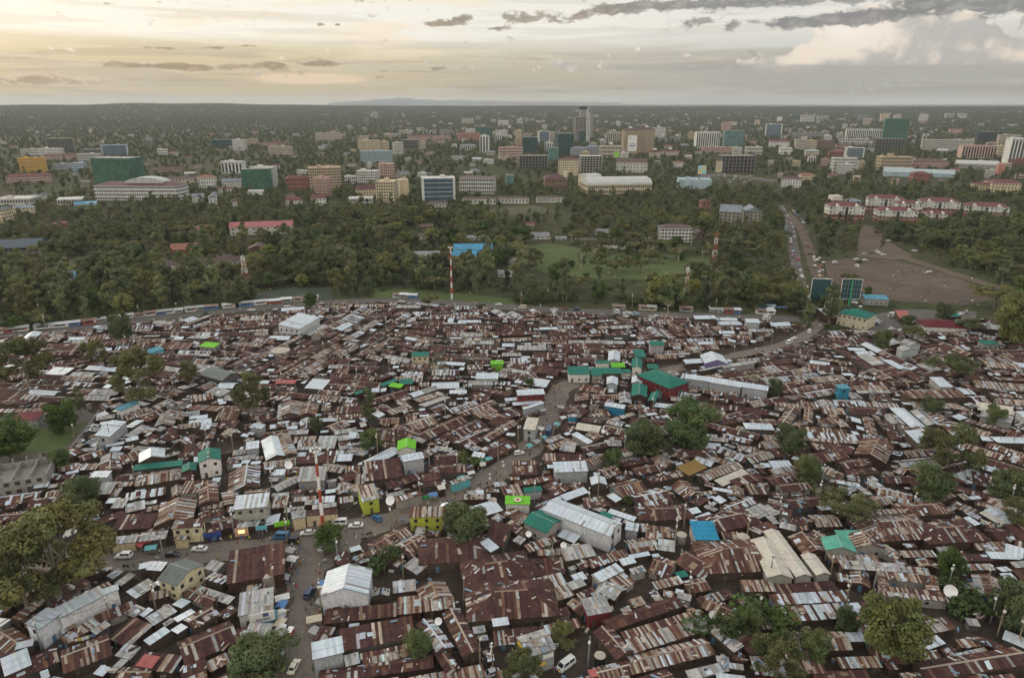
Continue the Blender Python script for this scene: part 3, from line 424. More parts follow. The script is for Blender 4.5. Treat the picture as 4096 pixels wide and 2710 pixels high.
PAINT={'g':(.022,.155,.118),'l':(.15,.46,.035),'b':(.025,.23,.37),'q':(.09,.27,.35),'w':(.50,.47,.40),'k':(.135,.16,.15),'P':(.36,.12,.11),'y':(.24,.16,.055),'j':(.10,.34,.26),'z':(.115,.022,.028)}
WC={'mud':(.078,.058,.045),'tin':(.36,.38,.39),'tinwhite':(.58,.60,.60),'cream':(.58,.50,.33),'white':(.66,.65,.60),'block':(.30,.29,.27),'yellow':(.45,.48,.075),'blue':(.04,.22,.36),'maroon':(.17,.035,.04),
    'turq':(.13,.45,.47),'violet':(.20,.16,.32),'lime':(.18,.46,.06),'navy':(.03,.045,.16),'grey':(.33,.34,.34),'shops':(.38,.36,.31),'station':(.62,.56,.43),'rust':(.062,.036,.029),'dkgrey':(.10,.095,.09)}
def sheetcol(st,r,colu):
    """one iron sheet: (colour, newness)"""
    p=r.random()
    if st=='D':
        if p<.80: return jit(r.choice(DK),r),0
        if p<.91: return jit(r.choice(RU),r),0
        if p<.965: return jit(r.choice(TN),r),.1
        return jit(r.choice(GY),r),.4
    if st=='R':
        light=colu%2==0
        if light and p<.62 or p<.12: return jit(r.choice(TN if r.random()<.72 else RU),r,.2),.1
        if p>.965: return jit(r.choice(SV),r),.8
        return jit(r.choice(RU if r.random()<.5 else DK),r),0
    if st=='T':
        light=colu%3!=0
        if light and p<.8 or p<.15: return jit(r.choice(TN if r.random()<.65 else GY),r,.15),.15
        if p>.95: return jit(r.choice(SV),r),.8
        return jit(r.choice(RU),r),0
    if st=='M':
        if p<.30: return jit(r.choice(SV),r),.8
        if p<.45: return jit(r.choice(GY),r),.4
        return jit(r.choice(DK if r.random()<.6 else RU),r),0
    if st=='G':
        if p<.86: return jit(r.choice(GY),r,.1),.35
        if p<.93: return jit(r.choice(TN),r),.2
        return jit(r.choice(SV),r),.6
    if st=='S':
        if p<.96: return jit(SV[colu%2*2],r,.06),.9
        return jit(r.choice(GY),r),.5
    return jit(PAINT[st],r,.06),.55
def lerp(a,b,t): return tuple(p+(q-p)*t for p,q in zip(a,b))
def slope(mb,T0,T1,E0,E1,st,r,wsheet=.74,tf=None):
    T0,T1,E0,E1=map(Vector,(T0,T1,E0,E1))
    L=max((T1-T0).length,(E1-E0).length); S=((E0+E1)/2-(T0+T1)/2).length
    n=max(2,int(round(L/(wsheet*(.74 if st in 'RT' else 1))))); rows=max(1,int(round(S/2.1)))
    nrm=(E1-E0).cross(T0-E0)
    nrm=nrm.normalized() if nrm.length>1e-6 else Vector((0,0,1))
    if nrm.z<0: nrm=-nrm
    ev=(E1-E0).normalized(); i0=(T0-E0).dot(ev); i1=(E1-T1).dot(ev); pv=(T0-E0)-ev*i0; EL=(E1-E0).length
    def cut(t): return min(1,t*EL/i0 if i0>.1 else 1,(1-t)*EL/i1 if i1>.1 else 1)
    rowst=[st]*rows
    if st in 'RTM' and rows>1 and r.random()<.4: rowst[r.randrange(rows)]=r.choice('DRTG')
    for k in range(n):
        base,new=sheetcol(st,r,k)
        for q in range(rows):
            c,w=(base,new) if r.random()<.84 and rowst[q]==st else sheetcol(rowst[q],r,k)
            c=jit(c,r,.05)
            a0=q/rows; a1=(q+1)/rows+(.03 if q<rows-1 else 0)
            up=nrm*(.012*(rows-q)+r.uniform(0,.012)); upb=nrm*r.uniform(0.02,.05)
            s0=k/n; s1=(k+1)/n
            ov=r.uniform(-.04,.14) if q==rows-1 and st in 'DRTM' else 0
            b0=E0.lerp(E1,s0);b1=E0.lerp(E1,s1);top0=b0+pv*cut(s0);top1=b1+pv*cut(s1)
            P=[top0.lerp(b0,a0)+up,top1.lerp(b1,a0)+up,top1.lerp(b1,a1+ov/max(S,.5))+up+upb,top0.lerp(b0,a1+ov/max(S,.5))+up+upb]
            if min(cut(s0),cut(s1))<1e-3 and max(cut(s0),cut(s1))<1e-3: continue
            if (P[1]-P[0]).length<1e-4: P=[P[0],P[2],P[3]]; uvs=[(k*.86,a0*S),(k*.86+.86,a1*S),(k*.86,a1*S)]
            else: uvs=[(k*.86+s,t*S) for s,t in ((0,a0),(.86,a0),(.86,a1),(0,a1))]
            off=(r.random()*50)
            uvs=[(u+off*0+tf,v+tf*.37) for u,v in uvs]
            mb.face(P[::-1] if (P[1]-P[0]).cross(P[2]-P[0]).z<0 else P,0,(c[0],c[1],c[2],w),uvs if not ((P[1]-P[0]).cross(P[2]-P[0]).z<0) else uvs[::-1])
    # loose patches and odd stones, tyres and planks holding sheets down
    npat=r.choice([0,0,1,1,2]) if st in 'DRT' else (r.choice([1,2,3]) if st=='M' else r.choice([0,0,0,1]) if st=='G' else 0)
    for _ in range(npat):
        s=r.uniform(.08,.85); a=r.uniform(.1,.65); w=r.uniform(.6,1.9)/L; h=min(.9-a,r.uniform(.8,2.2)/max(S,1)); sk=r.uniform(-.02,.02)
        c=jit(r.choice(SV if r.random()<.55 else TN),r); up=nrm*.11
        P=[T0.lerp(T1,s).lerp(E0.lerp(E1,s),a)+up,T0.lerp(T1,s+w).lerp(E0.lerp(E1,s+w),a+sk)+up,T0.lerp(T1,s+w+sk).lerp(E0.lerp(E1,s+w+sk),a+h)+up,T0.lerp(T1,s+sk).lerp(E0.lerp(E1,s+sk),a+h)+up]
        if (P[1]-P[0]).cross(P[2]-P[0]).z<0: P=P[::-1]
        mb.face(P,0,(c[0],c[1],c[2],.8),[(tf,0),(tf+.5,0),(tf+.5,.4),(tf,.4)])
    for _ in range(r.choice([1,2,4,7]) if st in 'DRTMG' else 0):
        s=r.uniform(.05,.95); a=r.uniform(.1,.9); p=T0.lerp(T1,s).lerp(E0.lerp(E1,s),a)+nrm*.1
        z=r.uniform(.08,.22); c=r.choice([(.5,.5,.48),(.25,.22,.2),(.05,.05,.05),(.5,.45,.38),(.2,.3,.4)]); l=r.choice([z,z,z*5])
        M=Matrix.Translation(p)@Matrix.Rotation(r.uniform(0,3.1),4,'Z')
        mb.box(-l,l,-z,z,0,z*1.3,0,M,(c[0],c[1],c[2],.6))
    # underside and fascia
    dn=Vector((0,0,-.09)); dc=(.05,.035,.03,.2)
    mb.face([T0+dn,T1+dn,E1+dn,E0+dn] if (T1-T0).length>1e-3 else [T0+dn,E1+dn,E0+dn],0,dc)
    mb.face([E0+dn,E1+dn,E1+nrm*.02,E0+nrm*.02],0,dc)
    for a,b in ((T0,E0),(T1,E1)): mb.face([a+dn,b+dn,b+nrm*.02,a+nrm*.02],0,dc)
def roofgeo(mb,kind,st,L,w,e,ri,r,M):
    """w: half width for g/h, full width for m. M places the roof."""
    f=lambda x,y,z: tuple(M@Vector((x,y,z)))
    tf=r.random()*40
    if kind=='m':
        slope(mb,f(-L/2,w/2,e+ri),f(L/2,w/2,e+ri),f(-L/2,-w/2,e),f(L/2,-w/2,e),st,r,tf=tf)
        return
    hl=L/2 if kind=='g' else max(L/2,.3)
    el=hl if kind=='g' else hl+w
    sag=r.uniform(0,.10) if kind=='g' and st in 'DRTM' else 0
    for s in (-1,1):
        slope(mb,f(-hl,0,e+ri),f(hl,0,e+ri),f(-el,s*w,e),f(el,s*w,e),st,r,tf=tf)
        if kind=='h': slope(mb,f(s*hl,0,e+ri),f(s*hl,0,e+ri),f(s*el,-w,e),f(s*el,w,e),st,r,tf=tf)
    c=jit(r.choice(TN if st in 'RT' else SV if st in 'SM' else DK+TN) if st not in PAINT else lerp(PAINT[st],(1,1,1),.12),r)
    for s in (-1,1):
        mb.face([f(-hl,0,e+ri+.09),f(hl,0,e+ri+.09),f(hl,s*.24,e+ri+.09-.24*ri/w),f(-hl,s*.24,e+ri+.09-.24*ri/w)][::-s],0,(c[0],c[1],c[2],.4),[(tf,0),(tf+L,0),(tf+L,.2),(tf,.2)])
def wallgeo(mb,kind,L,w,e,ri,wc,M,r,mi=0):
    f=lambda x,y,z: tuple(M@Vector((x,y,z)))
    ins=.3
    col=(wc[0],wc[1],wc[2],0)
    def q(*p): mb.face(p,mi,col)
    if kind=='m':
        x,y=L/2-ins,w/2-ins; zt=lambda yy: e-.11+ri*(yy+w/2)/w
        a,b=zt(-y),zt(y)
        q(f(-x,-y,0),f(x,-y,0),f(x,-y,a),f(-x,-y,a)); q(f(x,y,0),f(-x,y,0),f(-x,y,b),f(x,y,b))
        q(f(x,-y,0),f(x,y,0),f(x,y,b),f(x,-y,a)); q(f(-x,y,0),f(-x,-y,0),f(-x,-y,a),f(-x,y,b))
        return x,y
    x=(L/2 if kind=='g' else L/2+w)-ins; y=w-ins
    t=e-.11+ri*ins/w; 
    q(f(-x,-y,0),f(x,-y,0),f(x,-y,t),f(-x,-y,t)); q(f(x,y,0),f(-x,y,0),f(-x,y,t),f(x,y,t))
    if kind=='g':
        p=e-.11+ri
        q(f(x,-y,0),f(x,y,0),f(x,y,t),f(x,0,p),f(x,-y,t)); q(f(-x,y,0),f(-x,-y,0),f(-x,-y,t),f(-x,0,p),f(-x,y,t))
    else:
        q(f(x,-y,0),f(x,y,0),f(x,y,t),f(x,-y,t)); q(f(-x,y,0),f(-x,-y,0),f(-x,-y,t),f(-x,y,t))
    return x,y
# occupancy of the settlement in half-metre cells
OX,OY,CS=-460.0,90.0,.5; NX,NY=1840,960
occ=np.zeros((NX,NY),np.uint8)      # 0 free, 1 built, 2 kept clear
def inpoly(px,py,poly):
    c=np.zeros(px.shape,bool); n=len(poly)
    for i in range(n):
        x1,y1=poly[i][0],poly[i][1]; x2,y2=poly[i-1][0],poly[i-1][1]
        cond=((y1>py)!=(y2>py)); xx=(x2-x1)*(py-y1)/((y2-y1) if abs(y2-y1)>1e-9 else 1e-9)+x1
        c^=cond&(px<xx)
    return c
gx,gy=np.meshgrid(OX+CS*(np.arange(NX)+.5),OY+CS*(np.arange(NY)+.5),indexing='ij')
occ[~inpoly(gx,gy,SLUM)]=2
occ[inpoly(gx,gy,COMPOUND)]=2
def clear_disc(p,rad,v=2):
    i0=max(0,int((p[0]-rad-OX)/CS));i1=min(NX,int((p[0]+rad-OX)/CS)+2);j0=max(0,int((p[1]-rad-OY)/CS));j1=min(NY,int((p[1]+rad-OY)/CS)+2)
    if i0>=i1 or j0>=j1: return
    s=(gx[i0:i1,j0:j1]-p[0])**2+(gy[i0:i1,j0:j1]-p[1])**2<rad*rad
    occ[i0:i1,j0:j1][s]=v
for p,hw,n_,m_ in ROADS:
    q=smooth(p)
    for a,b in zip(q,q[1:]):
        k=max(1,int((b-a).length/1.5))
        for t in range(k): clear_disc(a.lerp(b,t/k),hw+(2.2 if n_=='dirt_road' else 1.2))
for q in ((760,1250,9),(820,1215,6),(690,1240,7),(1820,1270,5),(870,1150,0)): clear_disc(D(q[0],q[1]),q[2])
# open muddy yards seen between the roofs
for c,x,y,rad in (('6',1850,460,5),('6',1950,640,5),('6',1890,800,4),('7',640,1130,6),('7',620,1270,5),('7',1060,600,4),('8',1850,880,7),('8',2150,850,6),('8',900,620,4),('8',1400,720,5),('1',2130,440,5),('1',2080,720,3),('1',2110,840,3),('3',1700,1290,7),('3',1430,450,5),('4',500,800,4),('4',1000,660,3),('8',60,870,4),('7',1990,560,4),('6',1150,450,3)):
    clear_disc(C(c,x,y),rad)
def rectpts(c,u,hx,hy,st=.5):
    nx=max(2,int(2*hx/st)); ny=max(2,int(2*hy/st))
    a=np.linspace(-hx,hx,nx)[:,None]; b=np.linspace(-hy,hy,ny)[None,:]
    px=c[0]+a*u[0]-b*u[1]; py=c[1]+a*u[1]+b*u[0]
    return ((px-OX)/CS).astype(int).ravel(),((py-OY)/CS).astype(int).ravel()
def mark(c,u,hx,hy,v=1):
    i,j=rectpts(c,u,hx,hy,.35); k=(i>=0)&(i<NX)&(j>=0)&(j<NY); occ[i[k],j[k]]=v
SH=[]        # each: dict(parts=[(kind,st,L,w,e,ri,cx,cy,rz,wall)],label,px)
def solve(c,v,kind,e):
    x1,y1,x2,y2,ex,ey=v; ri=.9; hw=3
    for _ in range(4):
        a=C(c,x1,y1,e+ri); b=C(c,x2,y2,e+ri); E=C(c,ex,ey,e)
        u=Vector((b.x-a.x,b.y-a.y)); L=u.length; u/=max(L,1e-6)
        d=u.x*(E.y-a.y)-u.y*(E.x-a.x); hw=min(max(abs(d),1.6),13)
        hw=min(hw,7.0) if kind=='h' else min(hw,10) if kind=='g' else hw; ri=min(hw*.36,3) if kind!='m' else hw*.13
        if d>0: u=-u; 
    n=Vector((-u.y,u.x)); mid=Vector(((a.x+b.x)/2,(a.y+b.y)/2))
    L=max(L,2.0)
    if kind=='h': L=min(L,9)
    if kind=='m': mid=mid-n*hw/2
    return L,hw,ri,mid,math.atan2(u.y,u.x)
WALLDEF=['mud','mud','mud','rust','dkgrey','rust','block','mud','mud']
for c,txt in ROOFS.items():
    for ent in txt.replace('\n','').split(';'):
        ent=ent.strip()
        if not ent: continue
        add=ent[0]=='+'; ent=ent.lstrip('+')
        spec,_,lab=ent.partition('|'); t=spec.split()
        v=[float(q) for q in t[:6]]; kind,st=t[6],t[7]
        e=float(t[8]) if len(t)>8 else rng.uniform(1.8,2.3)
        wl=t[9] if len(t)>9 else rng.choice(WALLDEF)
        L,w,ri,mid,rz=solve(c,v,kind,e)
        p=(kind,st,L,w,e,ri,mid.x,mid.y,rz,wl)
        if add: SH[-1]['parts'].append(p)
        else: SH.append(dict(parts=[p],label=lab.strip(),hand=True))
        u=(math.cos(rz),math.sin(rz))
        hx=L/2 if kind!='h' else L/2+w; hy=w/2 if kind=='m' else w
        mark(mid,u,hx-.2,hy-.2)
nhand=len(SH)
hc=np.array([[s['parts'][0][6],s['parts'][0][7],s['parts'][0][8]] for s in SH])
def field(x,y):
    d=(hc[:,0]-x)**2+(hc[:,1]-y)**2; k=int(d.argmin())
    if d[k]<28**2: return hc[k,2]+rng.uniform(-.08,.08)
    return .30*math.sin(x*.021+1)+.32*math.sin(y*.033+x*.008)+(math.pi/2 if math.sin(x*.05+y*.043)*math.sin(y*.061-x*.02)>.45 else 0)+rng.uniform(-.07,.07)
def trial(cx,cy,u,hx,hy,tol):
    i,j=rectpts((cx,cy),u,hx,hy,.7)
    if i.min()<0 or j.min()<0 or i.max()>=NX or j.max()>=NY: return False
    o=occ[i,j]
    return (o==2).sum()==0 and (o==1).mean()<=tol
def inview(x,y):
    u,v,f=proj((x,y,2)); return -420<u<4520 and v<2900
frames=['D']*33+['R']*27+['T']*12+['M']*14+['G']*8+['S']*6
def fillstyle(x,y):
    u,v,f=proj((x,y,2)); r=rng.random()
    if v<1560 and r<.30: return 'D'
    if u<1300 and 1350<v<2000 and r<.35: return rng.choice('TRRGS')
    return rng.choice(frames)
def place(cx,cy,rz,L,W,tol):
    u=(math.cos(rz),math.sin(rz))
    if not inview(cx,cy) or not trial(cx,cy,u,L/2,W/2,tol): return False
    kind='m' if W<4.2 or rng.random()<.33 else ('h' if rng.random()<.08 and L>W+3 else 'g')
    st=fillstyle(cx,cy); e=rng.uniform(1.7,2.3)
    if L*W<16: kind='m'; st=rng.choice('DRTMGGSS'); e=rng.uniform(1.8,2.4)
    if kind=='g': w=W/2; ri=w*rng.uniform(.28,.4)
    elif kind=='h': w=W/2; ri=w*.4
    else: w=W; ri=w*rng.uniform(.08,.18)
    if kind=='m' and rng.random()<.5: rz+=math.pi
    LL=L-W if kind=='h' else L
    SH.append(dict(parts=[(kind,st,LL,w,e,ri,cx,cy,rz,rng.choice(WALLDEF))],label='',hand=False))
    mark((cx,cy),u,L/2-.1,W/2-.1); return True
# rows of dwellings block by block, then leftovers
ys=[]
y=100.0
blocks=[(rng.uniform(-440,440),100+460*rng.random()**1.0) for _ in range(520)]
for bx,by in blocks:
    if not inview(bx,by): continue
    rz=field(bx,by); u=Vector((math.cos(rz),math.sin(rz))); n=Vector((-u.y,u.x))
    W=rng.uniform(4.6,6.6)
    v=-22.0
    while v<22:
        W2=W*rng.uniform(.85,1.15); t=-24+rng.uniform(0,5)
        while t<24:
            L=rng.choice([rng.uniform(6,9),rng.uniform(9,15),rng.uniform(12,20)])
            c=Vector((bx,by))+u*(t+L/2)+n*v
            place(c.x,c.y,rz+rng.uniform(-.05,.05),L,W2,.10); t+=L+rng.uniform(.05,.5)
        v+=W2+rng.uniform(.1,.7)
for npt,(l0,l1),(w0,w1),tol in ((16000,(6,12),(4.2,6.5),.10),(16000,(4,7),(3.2,4.6),.10),(16000,(2.6,4.5),(2.0,3.2),.14),(9000,(2.0,3.2),(1.4,2.2),.2)):
    for _ in range(npt):
        cy=95+470*rng.random()**.8; cx=rng.uniform(-1,1)*min(450,cy*.95+40)
        rz=field(cx,cy)+(math.pi/2 if rng.random()<.25 else 0)
        place(cx,cy,rz,rng.uniform(l0,l1),rng.uniform(w0,w1),tol)
def shack_px(s):
    a=0;inside=False
    for k,st,L,w,e,ri,cx,cy,rz,wl in s['parts']:
        u,v,f=proj((cx,cy,e))
        vis=-60<u<4150 and v<2770
        A=L*(w if k=='m' else 2*w)*.6+L*e
        a+=A/(f*f)*(1 if vis else 0)
        s['uv']=(u,v) if 'uv' not in s else s['uv']
    return a
for s in SH: s['a']=shack_px(s)
order=sorted(range(len(SH)),key=lambda i:(-(1 if SH[i]['label'] and SH[i]['a']>0 else 0),-SH[i]['a']))
NIND=300
ind=set(order[:NIND])
print('shacks',len(SH),'hand',nhand)
glass=mat('dark_glass',(.03,.035,.04),.25,0,.3)
trimw=mat('white_trim',(.62,.62,.58),.6,0,.1)
woodd=mat('weathered_door',(.085,.062,.048),.8,0,.3); bluedoor=mat('blue_door',(.07,.17,.26),.7,0,.2)
TONE={'D':'dark maroon rusted','R':'brown striped rusty','T':'tan weathered','M':'rusty silver patched','S':'bright silver','G':'dull grey','g':'teal green','l':'lime green','b':'bright blue','q':'pale blue','w':'cream','k':'grey green','P':'faded red','y':'ochre','j':'mint green','z':'maroon'}
KIND={'g':'gabled','m':'lean-to','h':'hipped'}
def openings(root,kind,L,w,e,ri,cx,cy,rz,x,y,wl,r,big):
    """doors and windows on the walls turned to the viewer"""
    up=root.location
    faces=[(0,-1,x,y),(0,1,x,y),(1,0,y,x),(-1,0,y,x)]
    for nx,ny,half,dist in faces:
        wn_=(nx*math.cos(rz)-ny*math.sin(rz),nx*math.sin(rz)+ny*math.cos(rz))
        dd=-(wn_[0]*cx+wn_[1]*cy)/math.hypot(cx,cy)
        if dd<.35: continue
        ang=math.atan2(ny,nx)+math.pi/2+rz       # local x runs along the wall
        px,py=cx+wn_[0]*(dist),cy+wn_[1]*(dist)
        M=Matrix.Translation((px-up.x,py-up.y,0))@Matrix.Rotation(ang,4,'Z')
        nst=2 if e>=4.4 else 1
        if wl in('tin','tinwhite') and half>dist: nst=1
        slots=max(1,int(2*half/2.6))
        if nst==1 and not big: slots=min(slots,2)
        for k in range(min(slots,7)):
            t=-half+2*half*(k+.5)/min(slots,7)
            if k==0 or (nst==2 and k%3==0):
                mb=MB(); mb.box(t-.45,t+.45,-.07,.03,0.05,1.95,0,M); o=mb.obj('door',r.choice([woodd,woodd,bluedoor]),root)
            elif r.random()<(.7 if wl not in('tin','tinwhite') else .15):
                mb=MB(); mb.box(t-.45,t+.45,-.06,.03,1.0,1.8,0,M); mb.obj('window',glass,root)
            if nst==2:
                mb=MB(); mb.box(t-.5,t+.5,-.06,.03,e-1.9,e-.8,0,M); mb.obj('window',glass,root)
rest=MB(); SHACKS=[]
for i,s in enumerate(SH):
    r=random.Random(1000+i)
    if i in ind:
        k,st,L,w,e,ri,cx,cy,rz,wl=s['parts'][0]
        nm='shop_building' if e>=4.4 else 'shack'
        root=thing(nm,(cx,cy,0))
        for (k,st,L,w,e,ri,px,py,rz,wl) in s['parts']:
            M=Matrix.Translation((px-cx,py-cy,0))@Matrix.Rotation(rz,4,'Z')
            mb=MB(); x,y=wallgeo(mb,k,L,w,e,ri,jit(WC[wl],r),M,r); mb.obj('wall',WALLM,root)
            mb=MB(); roofgeo(mb,k,st,L,w,e,ri,r,M); mb.obj('roof',ROOFM,root)
            root.location=(cx,cy,0)
            openings(root,k,L,w,e,ri,px,py,rz,x,y,wl,r,s['label']!='')
        s['root']=root; root['category']='shack' if e<4.4 else 'building'; root['group']='tin roofed shacks of the settlement'
        k,st,L,w,e,ri,cx,cy,rz,wl=s['parts'][0]
        if s['label']: root['label']=s['label']
        else:
            size='long' if L>13 else 'small' if L*w<26 else ''
            later(root,f"{size} {TONE[st]} {KIND[k]} {'shack' if e<4.4 else 'tin building'}".strip(),root['category'],root['group'])
        SHACKS.append(s)
    else:
        for (k,st,L,w,e,ri,px,py,rz,wl) in s['parts']:
            M=Matrix.Translation((px,py,0))@Matrix.Rotation(rz,4,'Z')
            wallgeo(rest,k,L,w,e,ri,jit(WC[wl],r),M,r,1); roofgeo(rest,k,st,L,w,e,ri,r,M)
o=rest.obj('distant_shacks',[ROOFM,WALLM]); tag(o,'dense carpet of small rusty and silver tin shacks filling the settlement','shacks',kind='stuff')
# ---------------------------------------------------------------- buildings beyond the settlement
BC={'white':(.62,.62,.58),'offwhite':(.52,.51,.46),'cream':(.58,.49,.33),'tan':(.44,.35,.23),'pink':(.50,.34,.28),'yellow':(.62,.36,.06),'beige':(.48,.43,.34),'grey':(.30,.30,.29),'dgrey':(.15,.155,.155),'blue':(.36,.39,.42),'brick':(.25,.10,.07),
    'green':(.040,.10,.075),'dgreen':(.022,.062,.055),'netg':(.045,.125,.080),'brown':(.20,.13,.09),'stone':(.27,.26,.21),'concrete':(.23,.22,.20),'lblue':(.36,.46,.50),'teal':(.10,.19,.17),'orange':(.42,.20,.14)}
RC={'red':(.14,.035,.032),'maroon':(.095,.028,.030),'orange':(.26,.10,.05),'grey':(.22,.22,.22),'silver':(.48,.48,.46),'blue':(.10,.25,.36),'brown':(.10,.06,.048),'dblue':(.065,.09,.11),'pink':(.38,.13,.13),'pale':(.38,.45,.46),'slate':(.20,.23,.26),'green':(.04,.15,.11),'sky':(.06,.28,.46)}
PLAST=tintmat('painted_render',.8,.12,.2); ROOFT=tintmat('roof_covering',.7,.25,.25)
m,nt,b=newmat('window_band'); oi=nd(nt,'ShaderNodeObjectInfo'); tc=nd(nt,'ShaderNodeTexCoord'); sp=nd(nt,'ShaderNodeSeparateXYZ'); nt.links.new(tc.outputs['Object'],sp.inputs[0])
s_=mth(nt,'ADD',sp.outputs[0],sp.outputs[1]); fr=mth(nt,'FRACT',mth(nt,'DIVIDE',s_,3.1)); gl=mth(nt,'GREATER_THAN',fr,.27)
fl=mth(nt,'FLOOR',mth(nt,'DIVIDE',s_,3.1)); wnz=nd(nt,'ShaderNodeTexWhiteNoise',noise_dimensions='2D'); cx_=nd(nt,'ShaderNodeCombineXYZ'); nt.links.new(fl,cx_.inputs[0]); nt.links.new(mth(nt,'ADD',oi.outputs['Random'],sp.outputs[2]),cx_.inputs[1]); nt.links.new(cx_.outputs[0],wnz.inputs[0])
gc=ramp(nt,wnz.outputs[0],[(0,(.015,.018,.022)),(.7,(.04,.043,.047)),(1,(.13,.12,.11))])
nt.links.new(mixc(nt,gl,oi.outputs['Color'],gc),b.inputs['Base Color']); nt.links.new(mth(nt,'SUBTRACT',.8,mth(nt,'MULTIPLY',gl,.5)),b.inputs['Roughness'])
BANDM=m
m,nt,b=newmat('scaffold_net'); oi=nd(nt,'ShaderNodeObjectInfo'); tc=nd(nt,'ShaderNodeTexCoord')
f=noise(nt,.18,6,.7,tc.outputs['Object'],sx=(1,1,.5)); f2=noise(nt,1.2,3,.7,tc.outputs['Object'])
c=mixc(nt,1,oi.outputs['Color'],ramp(nt,f,[(.3,(.45,.45,.45)),(.55,(1,1,1)),(.75,(1.5,1.4,1.3))]),'MULTIPLY'); c=mixc(nt,1,c,ramp(nt,f2,[(.3,(.7,.7,.7)),(.7,(1.2,1.2,1.2))]),'MULTIPLY')
nt.links.new(c,b.inputs['Base Color']); b.inputs['Roughness'].default_value=.9; NETM=m
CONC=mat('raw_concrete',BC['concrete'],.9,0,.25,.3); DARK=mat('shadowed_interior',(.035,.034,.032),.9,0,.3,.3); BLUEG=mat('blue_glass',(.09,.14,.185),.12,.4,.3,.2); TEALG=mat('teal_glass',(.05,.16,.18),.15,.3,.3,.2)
_c={}
def boxmesh(x,y,z0,z1,m,key=None):
    mb=MB(); mb.box(-x,x,-y,y,z0,z1); return mb.mesh('box',m)
EXCL=[]     # (x,y,ux,uy,hx,hy) footprints kept free of trees
def ground_at(crop,x,yb):
    p=C(crop,x,yb)
    if math.hypot(p.x,p.y)>4200:
        o=CR[crop]
        lo=None
        for k in range(60):
            d=4200+k*130
            dx=(o[0]+x*o[2]-2048)/FPX; a=math.atan2(dx,CP+0.0); q=Vector((d*math.sin(a),d*math.cos(a),0)); q.z=hillz(q.x,q.y)
            if proj(q)[1]<=o[1]+yb*o[2]: break
        p=q
    return p
def hiproof(mb,hx,hy,z,rise,ov=.6,gable=False):
    X,Y=hx+ov,hy+ov
    if X>=Y:
        r=X-(0 if gable else Y)
        a,b=(-r,0,z+rise),(r,0,z+rise)
        P=[(-X,-Y,z),(X,-Y,z),(X,Y,z),(-X,Y,z)]
        mb.face([P[0],P[1],b,a]); mb.face([P[2],P[3],a,b]); mb.face([P[1],P[2],b]); mb.face([P[3],P[0],a])
    else:
        r=Y-(0 if gable else X)
        a,b=(0,-r,z+rise),(0,r,z+rise)
        P=[(-X,-Y,z),(X,-Y,z),(X,Y,z),(-X,Y,z)]
        mb.face([P[1],P[2],b,a]); mb.face([P[3],P[0],a,b]); mb.face([P[0],P[1],a]); mb.face([P[2],P[3],b])
    mb.face([(-X,-Y,z-.02),(-X,Y,z-.02),(X,Y,z-.02),(X,-Y,z-.02)])
BLD=[]
